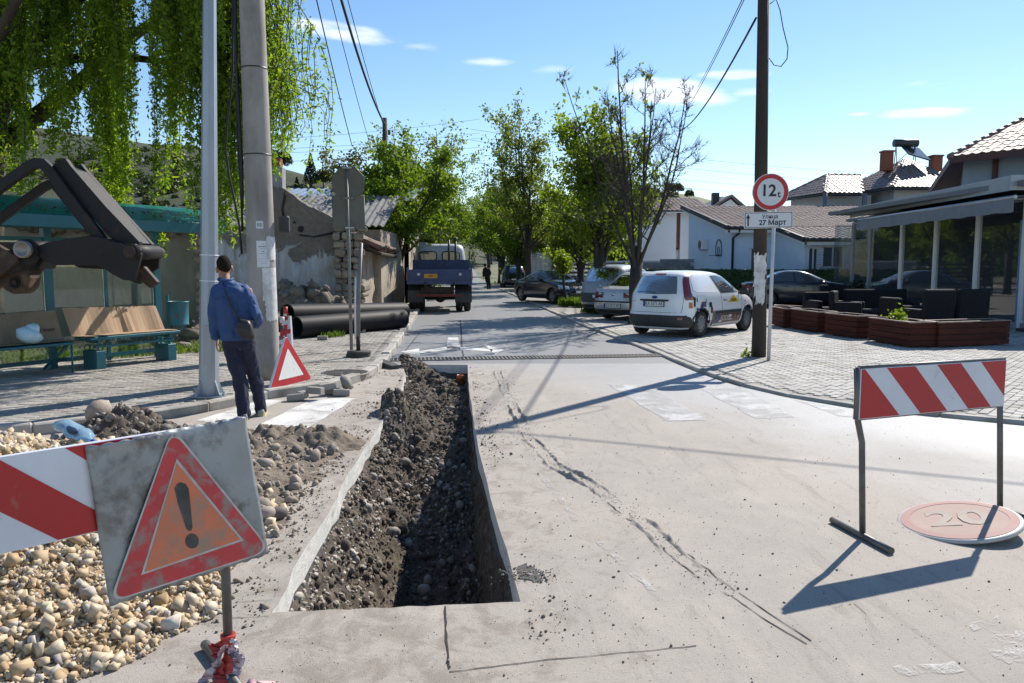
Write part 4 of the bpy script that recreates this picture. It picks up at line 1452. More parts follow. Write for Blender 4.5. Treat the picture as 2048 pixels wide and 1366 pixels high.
o = link_mesh('foliage', np_mesh('panel_leaves', v, f, mat_leaf('panel_leaf', (.02, .06, .02), (.04, .11, .035), .2)), t)
o['kind'] = 'stuff'
# white house with red brick bay
W0 = Vector((7.2, 52, 0))
wh = thing('white_house', 'white two storey house with a red brick bay behind the street trees', 'house', W0)
b = MB()
b.box((1.0, 3, 2.5), (5.2, 6, 5.2))
b.box((4.45, 3.2, 2.5), (1.1, 6, 5.2))
b.build('wall', [M_white2], wh)
b = MB()
b.box((3.72, 1.2, 4.05), (.95, 1.6, 2.6))
b.build('brick_bay', [M_brickr], wh)
window(wh, (3.45, .39, 3.9), .32, .7, 0, M_black)
MB().box((3.75, 2.2, 1.3), (.9, 3.2, 2.7)).build('recess', [M_white2], wh)
MB().tube([(4.62, -.0, 5.1), (4.62, -.0, 2.0), (4.62, 0, 0)], .07, 8).build('downpipe', [M_black], wh)
tile_roof(wh, [(5.7 - 9.5 + W0.x, 51.2, 5.15), (5.9 + W0.x, 51.2, 5.15), (5.9 + W0.x, 56, 6.3), (5.7 - 9.5 + W0.x, 56, 6.3)], M_tile_bo, M_tile_b, n_one=40, seed=3)
MB().box((1, -.7, 5.08), (9.6, .12, .14)).build('fascia', [M_pvc], wh)
b = MB()
b.box((5.45, -3.5, 3.25), (.5, 1.6, .1), rotm(0, .5, 0))
b.build('side_canopy', [M_tile], wh)
BWp = Vector((5.4, 46, 0))
t = thing('block_wall', 'grey concrete block wall in front of the white house', 'wall', BWp)
bme = MB().box((0, 0, 0), (.49, .2, .19), b=.006).mesh('block', [M_block])
for r in range(10):
 xmax = 5.0
 for k in range(11):
  x = .25 + k * .5 + (.25 if r % 2 else 0)
  if x > xmax or (r == 9 and x < 3.4):
   continue
  link_mesh('block', bme, t, (x, 0, .1 + r * .2), (0, 0, 0))
MB().box((2.7, .03, .95), (5.4, .14, 1.9)).build('mortar', [M_cut], t)
t = thing('slat_fence', 'dark horizontal slat fence behind the dark coupe', 'fence', (2.4, 43.5, 0))
for k in range(7):
 MB().box((1.9, 0, .35 + k * .22), (3.8, .04, .13)).build('slat', [M_dkmet], t)
for x in (0, 1.25, 2.5, 3.8):
 MB().box((x, .05, .9), (.08, .08, 1.85)).build('post', [M_dkmet], t)
MB().box((1.9, .1, .1), (3.8, .2, .3)).build('plinth', [M_block], t)
# two storey house with hipped roof and water heater
H0 = Vector((22, 50, 0))
hp = thing('hip_roof_house', 'two storey house with brown hipped roofs and a solar water heater on top', 'house', H0)
LBk, F1, F2, R1, R2 = (17.6, 53.5, 6.0), (18.85, 48, 6.0), (21.2, 48.2, 6.0), (20.35, 51.5, 7.45), (22.6, 51.7, 7.45)
tile_roof(hp, [F1, F2, R2, R1], M_tile_o, M_tile, n_one=60, seed=4)
tile_roof(hp, [LBk, F1, R1, R1], M_tile_o, M_tile, n_one=50, seed=5)
G1, G2, GB, AP, AP2 = (22.45, 47, 6.25), (28.0, 47.6, 6.25), (21.2, 53.5, 6.25), (25.0, 51, 8.35), (25.4, 51.1, 8.35)
tile_roof(hp, [G1, G2, AP2, AP], M_tile_o, M_tile, n_one=120, seed=6)
tile_roof(hp, [GB, G1, AP, AP], M_tile_o, M_tile, n_one=70, seed=7)
for (p, q) in ((F1, R1), (R1, R2), (G1, AP), (LBk, R1)):
 ridge_caps(hp, p, q, M_tile, .1)
hl_ = lambda x, y, z: (x - H0.x, y - H0.y, z)
b = MB()
for (foot, zt) in (([(18.6, 53), (19.5, 48.9), (22.2, 49.1), (22.4, 53)], 5.95), ([(22.3, 53), (23.0, 47.9), (28, 48.5), (28, 54)], 6.2)):
 for i in range(4):
  p, q = foot[i], foot[(i + 1) % 4]
  wallq(b, p, q, -.1, zt, -.1, zt, H0)
b.build('wall', [mat('grey_render', (.34, .36, .38), (.30, .31, .33), sc=1.5, rough=.85)], hp)
for (p, q) in ((F1, F2), (LBk, F1), (G1, G2), (GB, G1)):
 p, q = Vector(hl_(*p)), Vector(hl_(*q))
 MB().tube([p - Vector((0, 0, .1)), q - Vector((0, 0, .1))], .09, 6).build('gutter', [M_black], hp)
MB().box(hl_(20.6, 48.3, 3.3), (4.4, 1.8, .2)).build('balcony', [M_greyd], hp)
for x in (18.9, 21.3):
 MB().tube([hl_(x, 48.0, 3.3), hl_(x, 48.0, 5.95)], .14, 10).build('column', [M_greyd], hp)
window(hp, hl_(20.4, 48.9, 4.6), 1.2, 1.3, RAD(4))
for (x, y, z, l) in ((23.6, 50.3, 7.9, 1.15), (26.8, 50.5, 7.9, .9)):
 ch = MB().box(hl_(x, y, z + l / 2 - .35), (.6, .6, l), b=.02).build('chimney', [M_brickr], hp)
 MB().box(hl_(x, y, z + l - .3), (.7, .7, .1)).build('chimney_cap', [M_brickr], ch)
t = thing('solar_heater', 'rooftop solar water heater with tank and tilted panel on the hip roof', 'water heater', (25.0, 50.9, 8.3))
MB().tube([(-.75, -.1, 1.05), (.75, -.1, 1.05)], .24, 16).build('tank', [M_dkmet], t)
MB().box((.35, -.5, .48), (1.5, 1.9, .08), rotm(.55, .25, .1)).build('panel', [mat('solar_panel', (.02, .03, .05), rough=.15)], t)
for (x, y) in ((-.6, .1), (.6, .1), (-.6, -.3), (.6, -.3)):
 MB().tube([(x, y, -.5), (x, -.1, .95)], .03, 6).build('leg', [M_steel], t)
MB().tube([(-.6, .1, -.3), (.6, .1, .8)], .02, 6).build('brace', [M_steel], t)
# near right house
C0 = Vector((16, 25, 0))
hc = thing('blue_grey_house', 'blue grey house with a sunlit tiled roof rising behind the cafe', 'house', C0)
E0, E1, T1, T0 = (14.25, 26, 5.15), (17.6, 21.1, 5.15), (21.5, 24.5, 6.95), (14.5, 26.1, 5.28)
E1 = (17.7, 21.3, 5.15)
tile_roof(hc, [E0, E1, (21.3, 23.9, 7.1), (18.6, 27.9, 7.1)], M_tile_co, M_tile_c, w=.30, l=.36, n_one=230, seed=8)
ridge_caps(hc, E0, (18.6, 27.9, 7.1), M_tile, .12, .38)
cl_ = lambda x, y, z: (x - C0.x, y - C0.y, z)
p, q = Vector(cl_(*E0)), Vector(cl_(*E1))
M_soff = mat('dark_red_board', (.09, .035, .03), (.07, .028, .025), sc=5, rough=.6)
b = MB()
b.prism([p + Vector((0, 0, -.2)), q + Vector((0, 0, -.2)), q + Vector((0, 0, -.02)), p + Vector((0, 0, -.02))], (.05, .04, 0))
b.build('eave_board', [M_soff], hc)
r_ = Vector(cl_(18.9, 36.5, 4.75))
b = MB()
b.prism([p + Vector((0, 0, -.24)), r_ + Vector((0, 0, -.24)), r_, p + Vector((0, 0, -.02))], (.06, -.02, 0))
b.build('verge_board', [M_soff], hc)
b = MB()
b.prism([p + Vector((.1, .1, -.05)), q + Vector((.1, .1, -.05)), q + Vector((1.6, 1.2, -.05)), r_ + Vector((1.6, -.3, -.05)), r_ + Vector((.1, 0, -.05))], (0, 0, .04))
b.build('soffit', [M_soff], hc)
b = MB()
ft = [(15.0, 26.5), (18.3, 21.7), (24, 24), (20.2, 36)]
for i in range(4):
 pp, qq = ft[i], ft[(i + 1) % 4]
 wallq(b, pp, qq, -.1, 5.08, -.1, 5.08, C0)
b.build('wall', [mat('blue_grey_render', (.30, .37, .43), (.26, .32, .38), sc=1.2, rough=.85)], hc)
ang_c = math.atan2(21.7 - 26.5, 18.3 - 15.0)
window(hc, cl_(17.0, 23.55, 4.35), 2.3, 1.2, ang_c, M_black)
MB().box(cl_(15.55, 25.65, 4.4), (.14, .14, 1.4), ang_c).build('post', [M_soff], hc)
# grey gable house peeping behind the sign
t = thing('gable_house', 'pale gable house with dark roof behind the round weight sign', 'house', (15.5, 60, 0))
b = MB()
b.prism([(-2.9, 0, -.1), (3.4, 0, -.1), (3.4, 0, 4.6), (1.0, 0, 6.6), (-2.9, 0, 4.2)], (0, 7, 0))
b.build('wall', [M_white2], t)
for (p, q) in (((-3.4, -.4, 4.0), (1.0, -.4, 6.75)), ((1.0, -.4, 6.75), (4, -.4, 4.3))):
 bb = MB()
 p, q = Vector(p), Vector(q)
 bb.prism([p, q, q + Vector((0, 0, .18)), p + Vector((0, 0, .18))], (0, 8, 0))
 bb.build('roof', [M_tile], t)
MB().box((.1, 1, 6.7), (.5, .5, .9)).build('chimney', [M_black], t)
# cafe with glazed front
K0 = Vector((12.6, 19.4, 0))
cafe = thing('cafe', 'grey glass fronted cafe with flat roof and fabric awning', 'cafe', K0)
kx = lambda y: (y - 19.4) * .062
col_y = [17.6, 19.4, 21.6, 24.0, 26.4, 29.1, 30.8]
for i, y in enumerate(col_y):
 MB().box((kx(y), y - 19.4, 1.65), (.13, .13, 3.3), b=.008).build('column', [M_pvc if 0 < i < 5 else M_grey], cafe)
for a, c in zip(col_y[:-1], col_y[1:]):
 d = Vector((kx(c) - kx(a), c - a, 0))
 m_ = Vector((kx((a + c) / 2), (a + c) / 2 - 19.4, 0))
 an = math.atan2(d.y, d.x)
 MB().box((m_.x, m_.y, 1.72), (d.length - .15, .012, 2.96), an).build('glass_pane', [M_glass], cafe)
 MB().box((m_.x, m_.y, .13), (d.length - .14, .1, .2), an).build('sill', [M_grey], cafe)
 MB().box((m_.x, m_.y, 3.27), (d.length - .14, .1, .12), an).build('head_rail', [M_grey], cafe)
for k in range(4):
 x = .9 + k * 1.0
 MB().box((x, 11.35, 1.7), (.08, .1, 3.2)).build('mullion', [M_grey], cafe)
 MB().box((x - .5, 11.35, 1.7), (.9, .012, 3.0)).build('glass_pane', [M_glass], cafe)
MB().box((2.6, 4.6, .04), (4.6, 13.6, .1)).build('floor', [mat('cafe_floor', (.22, .19, .16), (.18, .155, .13), sc=3, rough=.5)], cafe)
MB().box((4.9, 1.2, 1.7), (.15, 6.6, 3.3)).build('back_wall', [M_int], cafe)
for k in range(4):
 MB().box((4.9, 5.3 + k * 1.7, 1.7), (.1, .08, 3.2)).build('mullion', [M_grey], cafe)
for (x, y) in ((3.4, .8), (3.2, 5.2), (3.2, 8.8)):
 MB().box((x, y, 1.65), (.35, .35, 3.2)).build('pillar', [M_greyd], cafe)
for (x, y, w, h) in ((2.6, 2.0, 1.4, .05), (2.6, 4.4, 1.4, .05), (2.6, 7.2, 1.4, .05)):
 tb = MB()
 tb.box((x, y, .8), (.8, .8, .05))
 tb.tube([(x, y, .1), (x, y, .8)], .04, 8)
 tb.build('table', [M_black], cafe)
MB().box((2.75, 4.3, 3.36), (4.9, 13.8, .1)).build('ceiling', [M_greyd], cafe)
MB().box((1.9, 3.95, 3.5), (6.0, 11.0, .12)).build('roof', [M_greyd], cafe)
f0, f1 = Vector((-1.15, -1.2, 0)), Vector((-.35, 9.3, 0))
nf_ = 7
for k in range(nf_):
 a, c = f0.lerp(f1, k / nf_), f0.lerp(f1, (k + 1) / nf_)
 m_ = (a + c) / 2
 MB().box((m_.x, m_.y, 3.52), ((c - a).length - .015, .05, .34), math.atan2((c - a).y, (c - a).x), b=.004).build('fascia_panel', [M_grey], cafe)
MB().box((f0.x + 2.5, f0.y - .05, 3.52), (5.2, .05, .34)).build('fascia_panel', [M_grey], cafe)
a0, a1 = Vector((-1.32, -1.6, 3.17)), Vector((-1.1, 6.9, 3.13))
aw = MB()
top0, top1 = Vector((-.05, -1.5, 3.34)), Vector((.4, 6.9, 3.34))
aw.prism([a0, a1, top1, top0], (0, 0, .012))
ao = aw.build('awning', [mat('grey_awning', (.20, .225, .25), (.17, .195, .22), sc=3, rough=.85)], cafe)
MB().tube([a0, a1], .045, 8).build('awning_bar', [M_steel], ao)
vl = MB()
N_ = 60
tp = [a0.lerp(a1, i / N_) + Vector((-.03 + .012 * math.sin(i * 1.3), 0, -.03)) for i in range(N_ + 1)]
bt = [p + Vector((.015 * math.sin(i * 1.1), 0, -.30 - .012 * math.sin(i * .9))) for i, p in enumerate(tp)]
strip_poly(vl, tp, bt)
vl.build('valance', [MATS['grey_awning']], ao)
for y in (-1.0, 3.0, 6.4):
 MB().tube([(kx(y + 19.4) - .05, y, 3.2), (-1.2, y, 3.16)], .025, 6).build('awning_arm', [M_steel], ao)
MB().box((-.04, -1.6, 1.66), (.22, .16, 3.3)).build('corner_post', [M_steel], cafe)
MB().box((.0, .14, 1.4), (.06, .1, 2.7)).build('door_frame', [mat('blue_frame', (.12, .24, .42), rough=.4)], cafe)
MB().box((.4, -1.4, .02), (1.4, 2.2, .2)).build('deck', [mat('dark_decking', (.07, .04, .03), (.05, .03, .025), sc=8, rough=.7)], cafe)
lamp_t = MB()
lamp_t.lathe([(0, 0), (.2, -.02), (.2, -.12), (.05, -.2), (.012, -.2), (.012, .8)], 16)
lamp_t.build('pendant_lamp', [M_black], cafe, (1.6, 1.4, 2.3))
# pale house beyond the slat fence
t = thing('pale_house', 'pale shed house half hidden behind trees and the slat fence', 'house', (4.6, 60, 0))
MB().box((0, 3, 1.9), (7, 5, 4.2)).build('wall', [M_white2], t)
b = MB()
for k in range(20):
 b.box((-3.4 + k * .36, .46, 1.9), (.04, .05, 4.0))
b.build('cladding', [M_pvc], t)['kind'] = 'stuff'
MB().box((-1.0, .4, 1.6), (1.1, .12, 3.2)).build('door', [mat('brown_door', (.10, .05, .03), rough=.6)], t)
MB().box((0, 3, 4.1), (7.6, 5.8, .25)).build('roof', [M_tile], t)
def ruin_material():
 m, nt, bs, out = mat_new('old_plaster')
 P = n_coord(nt, 'World')
 sep = nt.nodes.new('ShaderNodeSeparateXYZ')
 nt.links.new(P, sep.inputs[0])
 n1 = n_noise(nt, P, 1.4, 6, .65, .6)
 n2 = n_noise(nt, P, 9, 6, .7)
 ps = n_coord(nt, 'World', (1, 1, .12))
 st = n_noise(nt, ps, 5, 6, .65, .5)
 bare = n_mix(nt, n_ramp(nt, n2, .35, .7), (.235, .205, .175), (.145, .125, .105))
 wash = n_mix(nt, n_ramp(nt, st, .38, .66), (.58, .61, .64), (.33, .32, .30))
 wash = n_mix(nt, n_math(nt, 'MULTIPLY', n_ramp(nt, n1, .60, .66), .8), wash, (.42, .50, .62))
 lvl = n_math(nt, 'ADD', sep.outputs[2], n_math(nt, 'MULTIPLY', n_math(nt, 'SUBTRACT', n1, .5), 2.2))
 k = n_ramp(nt, n_math(nt, 'DIVIDE', lvl, 4.0), .50, .535, (1, 1, 1), (0, 0, 0))
 c = n_mix(nt, k, bare, wash)
 nt.links.new(c, bs.inputs['Base Color'])
 bs.inputs['Roughness'].default_value = .95
 h = n_math(nt, 'ADD', n2, n_math(nt, 'MULTIPLY', k, .6))
 n_bump(nt, bs, h, .9, .04)
 return m
M_ruin = ruin_material()
M_ruin2 = mat('mud_plaster', (.42, .37, .30), (.28, .24, .19), sc=2.5, rough=.95, bump=.9, bsc=14, bdist=.03, stretch=(1, 1, .35), dirt=(.20, .165, .13), dsc=3, dramp=(.5, .68))
M_rubble = mat('rubble_stone', (.25, .215, .175), (.15, .13, .105), sc=4, rough=.95, bump=.8, bsc=30, island=.25)
M_rubble_o = mat('rubble_stone_one', (.34, .29, .23), (.22, .19, .15), sc=4, rough=.95, bump=.8, bsc=30, objvar=.2)
def rough_wall(poly, thick, m, res=.12, amp=.035, seed=0, name='wall', parent=None, org=None):
 """poly: outline on the wall's face in (s, z); a displaced grid face with broken top, front at local y=0"""
 s0, s1 = min(p[0] for p in poly), max(p[0] for p in poly)
 z0, z1 = min(p[1] for p in poly), max(p[1] for p in poly)
 ns, nz_ = int((s1 - s0) / res) + 2, int((z1 - z0) / res) + 2
 ss = np.linspace(s0, s1, ns)
 top = np.array([max([np.interp(s, [a[0], b_[0]], [a[1], b_[1]]) for a, b_ in zip(poly, poly[1:] + poly[:1])
      if min(a[0], b_[0]) - 1e-6 <= s <= max(a[0], b_[0]) + 1e-6 and abs(a[0] - b_[0]) > 1e-6] or [z0]) for s in ss])
 top = top + .04 * fbm(ss * 5, 0 * ss, 0, 3, seed)
 t_ = np.linspace(0, 1, nz_)
 S = np.repeat(ss[None], nz_, 0)
 Z = z0 + (top - z0)[None] * t_[:, None]
 Yf = amp * fbm(S * 2.3, Z * 2.3, 0, 4, seed + 3)
 front = np.stack([S, Yf, Z], -1).reshape(-1, 3)
 backv = np.stack([S, Yf * 0 + thick + .4 * Yf, Z], -1).reshape(-1, 3)
 ii = (np.arange(nz_ - 1)[:, None] * ns + np.arange(ns - 1)[None]).ravel()
 ff = np.stack([ii, ii + 1, ii + 1 + ns, ii + ns], -1)
 nfv = len(front)
 fb = ff[:, ::-1] + nfv
 tl = (nz_ - 1) * ns + np.arange(ns - 1)
 ft_ = np.stack([tl, tl + 1, tl + 1 + nfv, tl + nfv], -1)
 li = np.arange(nz_ - 1) * ns
 fl = np.stack([li, li + ns, li + ns + nfv, li + nfv], -1)
 ri = li + ns - 1
 fr_ = np.stack([ri, ri + nfv, ri + ns + nfv, ri + ns], -1)
 return link_mesh(name, np_mesh(name, np.concatenate([front, backv]), np.concatenate([ff, fb, ft_, fl, fr_]), m), parent)
RY = 22.0
rb = at(535, 600, RY)
ruin = thing('ruined_house', 'roofless ruined house with cracked white plaster and a sloping broken gable', 'ruin', (rb.x, RY, 0))
rl = lambda u, v: (at(u, v, RY).x - rb.x, at(u, v, RY).z)
poly = [(rl(330, 600)[0], -.1)] + [rl(u, v) for (u, v) in ((330, 470), (420, 462), (500, 470), (530, 462), (533, 385), (548, 370), (566, 376), (600, 400), (640, 422), (672, 441))] + [(rl(674, 600)[0], -.1)]
rough_wall(poly, .45, M_ruin, .09, .05, 5, 'wall', ruin)
ch = MB()
ch.box((rl(543, 375)[0], .5, 4.0), (.42, .42, .8), b=.03)
co = ch.build('chimney', [mat('sooty_render', (.33, .34, .36), (.24, .24, .25), sc=4, rough=.9)], ruin)
MB().box((rl(543, 375)[0], .5, 4.5), (.3, .3, .3), b=.03).build('chimney_pot', [M_brickr], co)
for (u, v, r) in ((602, 458, .1), (588, 445, .05)):
 x, z = rl(u, v)
 v1, f1 = stones(np.random.default_rng(u), np.array([[x, .02, z]]), np.array([r]), .25, True)
 link_mesh('hole', np_mesh('hole', v1, f1, M_crack, True), ruin)
rg = random.Random(3)
for (pts, w) in (([(540, 520), (543, 545), (548, 560), (546, 600)], .03), ([(600, 470), (630, 474), (668, 466)], .025), ([(570, 385), (566, 420), (570, 440)], .03)):
 pp = []
 for (u, v) in pts:
  x, z = rl(u, v)
  pp.append((x + rg.uniform(-.03, .03), -.03, z))
 MB().tube(pp, w, 4).build('crack', [M_crack], ruin)
rg = random.Random(8)
zc = 0.0
while zc < 2.75:
 h = rg.uniform(.15, .24)
 x = rl(672, 500)[0]
 xe = rl(724, 500)[0]
 while x < xe - .08:
  w = rg.uniform(.16, .34)
  b = MB()
  b.box((0, 0, 0), (w - .02, .5, h - .02), b=.045)
  o = b.build('stone', [M_rubble_o], ruin, (x + w / 2, -.12 + rg.uniform(-.09, .07), zc + h / 2), (rg.uniform(-.08, .08), rg.uniform(-.08, .08), rg.uniform(-.2, .2)))
  x += w
 zc += h
w0, w1 = Vector((at(726, 600, 22.4).x, 22.4, 0)), Vector((-4.9, 30.0, 0))
wd = w1 - w0
wing = thing('mud_wall_house', 'low pale mud plaster house with ragged old tiled eave beside the street', 'ruin', w0, math.atan2(wd.y, wd.x))
rough_wall([(0, -.1), (0, 2.15), (2.5, 2.15), (5.2, 2.1), (wd.length, 2.1), (wd.length, -.1)], .4, M_ruin2, .12, .05, 15, 'wall', wing)
ome = MB().tube([(0, 0, 0), (0, .42, .02)], [.085, .07], 6, caps=False).mesh('tile', [M_tile_old])
for k in range(46):
 for r in range(3):
  link_mesh('tile', ome, wing, (-.3 + k * .175 + rg.uniform(-.03, .03), -.55 + r * .34 + rg.uniform(-.05, .05), 2.14 + r * .14 + rg.uniform(-.03, .03)),
    (.38 + rg.uniform(-.1, .1), rg.uniform(-.1, .1), rg.uniform(-.12, .12)))
MB().box((3.8, -.15, 2.12), (8.2, .9, .05), rotm(.35, 0, 0)).build('eave_boarding', [mat('old_timber', (.10, .075, .055), (.06, .045, .035), sc=6, rough=.9)], wing)
for k in range(14):
 MB().box((.1 + k * .58, -.2, 2.06), (.07, .8, .07), rotm(.35, 0, rg.uniform(-.05, .05))).build('rafter', [MATS['old_timber']], wing)
def corrugated(parent, a, b_, c, d, pitch, amp, m, name='roof_sheet'):
 a, b_, c, d = [Vector(p) for p in (a, b_, c, d)]
 nrm = (b_ - a).cross(d - a).normalized()
 n = int((b_ - a).length / pitch * 6)
 lo, hi = [], []
 for i in range(n + 1):
  t_ = i / n
  o = nrm * amp * math.sin(i * 2 * PI / 6)
  lo.append(a.lerp(b_, t_) + o)
  hi.append(d.lerp(c, t_) + o)
 mb = MB()
 mb.add(lo + hi, [(i, i + 1, n + 2 + i, n + 1 + i) for i in range(n)], 0, True)
 return mb.build(name, [m], parent)
t = thing('shed', 'shed with grey corrugated roof and bluish tin roof behind the ruin', 'shed', (-6.0, 27, 0))
M_tin = mat('tin_roof', (.45, .49, .55), (.36, .39, .43), sc=2, rough=.35, metal=.5)
M_eter = mat('fibre_cement', (.20, .20, .20), (.13, .13, .13), sc=2, rough=.9)
corrugated(t, (-4.5, -1.5, 2.9), (1.9, -1.5, 2.9), (1.9, 2.4, 4.2), (-4.5, 2.4, 4.2), .22, .035, M_eter)
corrugated(t, (-5, 4, 4.15), (2.1, 4, 4.15), (2.1, 8, 5.0), (-5, 8, 5.0), .3, .02, M_tin)
MB().box((-1.3, 2.4, 1.4), (6, 7, 2.8)).build('wall', [M_ruin2], t)
MB().box((-1.3, 7.0, 2.0), (6, 5, 4.0)).build('wall', [M_ruin2], t)
OW = thing('old_wall', 'weathered grey plaster wall with a crumbling stone top behind the bus shelter', 'wall', (-6.35, 16.2, 0), RAD(-172 + 180 + 12))
OW.rotation_euler = (0, 0, RAD(180 + 14))
M_oldw = mat('stained_plaster', (.40, .385, .34), (.27, .255, .225), sc=1.6, rough=.95, bump=.7, bsc=16, bdist=.02, stretch=(1, 1, .4), dirt=(.15, .14, .12), dsc=1.4, dramp=(.52, .7))
rough_wall([(0, -.1), (0, 2.2), (.6, 2.65), (1.6, 2.6), (3.2, 2.85), (5, 2.7), (9, 2.9), (9, -.1)], -.5, M_oldw, .12, .04, 25, 'wall', OW)
pts = np.stack([rs.uniform(-.15, 7, 420), rs.uniform(.0, .5, 420), rs.uniform(2.5, 2.95, 420)], -1)
pts[:, 2] = 2.55 + .3 * vnoise(pts[:, 0] * 1.1, 0 * pts[:, 0]) + rs.uniform(0, .25, 420)
v1, f1 = stones(rs, pts, rs.uniform(.06, .15, 420), .25, False, .7)
link_mesh('stone', np_mesh('wall_top_stones', v1, f1, M_rubble), OW)['kind'] = 'stuff'
for k in range(26):
 rgx = random.Random(100 + k)
 b = MB()
 b.box((0, 0, 0), (rgx.uniform(.2, .34), .5, rgx.uniform(.12, .2)), b=.045)
 b.build('stone', [M_rubble_o], OW, (-.08 + rgx.uniform(-.06, .06), .25, .08 + k % 13 * .17), (rgx.uniform(-.1, .1), rgx.uniform(-.15, .15), rgx.uniform(-.2, .2)))
def mound(name, cx, cy, sx, sy, h, n, label, seed):
 f = lambda x, y: h * np.exp(-(((x - cx) / sx) ** 2 + ((y - cy) / sy) ** 2)) * (1 + .35 * fbm(x * 3, y * 3, 0, 4, seed)) - .04
 B = (cx - 2.2 * sx, cx + 2.2 * sx, cy - 2.2 * sy, cy + 2.2 * sy)
 o = heap(name, B, f, .06, M_soil_dry, label, 'rubble')
 r = np.random.default_rng(seed)
 p = sample_heap(f, B, n, r, .02)
 s = np.clip(r.lognormal(-2.4, .45, len(p)), .035, .22)
 v, fc = stones(r, p, s, .28, False, .75)
 q = link_mesh('stone', np_mesh('rubble', v, fc, M_rubble), o)
 q['kind'] = 'stuff'
mound('rubble_heap', -5.55, 20.7, 1.35, .7, 1.25, 900, 'heap of collapsed stone and mud in front of the ruin', 3)
mound('rubble_heap', -6.25, 15.6, .55, .55, .6, 260, 'small heap of stones beside the teal bin', 4)
def grass(name, poly, n, h, label, seed, z=.09):
 r = np.random.default_rng(seed)
 x0, x1 = min(p[0] for p in poly), max(p[0] for p in poly)
 y0, y1 = min(p[1] for p in poly), max(p[1] for p in poly)
 x, y = r.uniform(x0, x1, n), r.uniform(y0, y1, n)
 k = in_poly(x, y, poly) & (vnoise(x * 2.5, y * 2.5, 0, seed) > -.55)
 x, y = x[k], y[k]
 n = len(x)
 hh = h * r.uniform(.4, 1.3, n)
 a = r.uniform(0, 2 * PI, n)
 ln = r.uniform(.1, .7, n) * hh
 w = .010 + .004 * r.uniform(size=n)
 b0 = np.stack([x - np.sin(a) * w, y + np.cos(a) * w, np.full(n, z)], -1)
 b1 = np.stack([x + np.sin(a) * w, y - np.cos(a) * w, np.full(n, z)], -1)
 m_ = np.stack([x + np.cos(a) * ln * .35, y + np.sin(a) * ln * .35, z + hh * .65], -1)
 tp_ = np.stack([x + np.cos(a) * ln, y + np.sin(a) * ln, z + hh], -1)
 v = np.stack([b0, b1, m_, tp_], 1).reshape(-1, 3)
 i = np.arange(n) * 4
 f = np.concatenate([np.stack([i, i + 1, i + 2], -1), np.stack([i + 1, i + 3, i + 2], -1)])
 o = link_mesh(name, np_mesh(name, v, f, M_grass))
 tag(o, label, 'grass', None, 'stuff')
grass('grass', [(-11, 10.6), (-7.3, 12.4), (-5.7, 13.7), (-4.9, 14.2), (-5.3, 15.6), (-7, 15.6), (-12, 14)], 22000, .13, 'green grass behind and beside the bus shelter', 5)
grass('grass', [(-5.0, 17.2), (-3.9, 16.7), (-3.6, 17.0), (-4.4, 18.0), (-5.2, 18.3)], 2500, .12, 'tufts of grass at the open ends of the black pipes', 6)
grass('grass', [(1.75, 30.4), (2.6, 29.6), (3.2, 30.2), (3.0, 31.4), (2.2, 31.6)], 3000, .28, 'long grass tuft around the thin leaning sapling', 7, .07)
grass('grass', [(2.2, 26.2), (3.2, 25.0), (3.6, 25.6), (2.9, 27.0)], 1500, .18, 'weeds around the trunk of the leafy tree', 8, .07)
M_bark = mat('dark_bark', (.055, .045, .038), (.032, .027, .024), sc=5, rough=.95, bump=.9, bsc=24, bdist=.02, stretch=(1, 1, .3))
M_bark2 = mat('willow_bark', (.075, .06, .045), (.045, .036, .028), sc=5, rough=.95, bump=.9, bsc=20, bdist=.03, stretch=(1, 1, .3))
M_lime = mat_leaf('lime_leaf', (.085, .15, .016), (.155, .215, .028), .52)
M_lime2 = mat_leaf('fresh_lime_leaf', (.10, .16, .016), (.18, .225, .03), .55)
M_olive = mat_leaf('olive_leaf', (.095, .13, .022), (.16, .185, .038), .5)
M_willow = mat_leaf('willow_leaf', (.12, .215, .018), (.25, .33, .045), .6)
M_conifer = mat_leaf('conifer_leaf', (.015, .03, .012), (.03, .05, .02), .15)
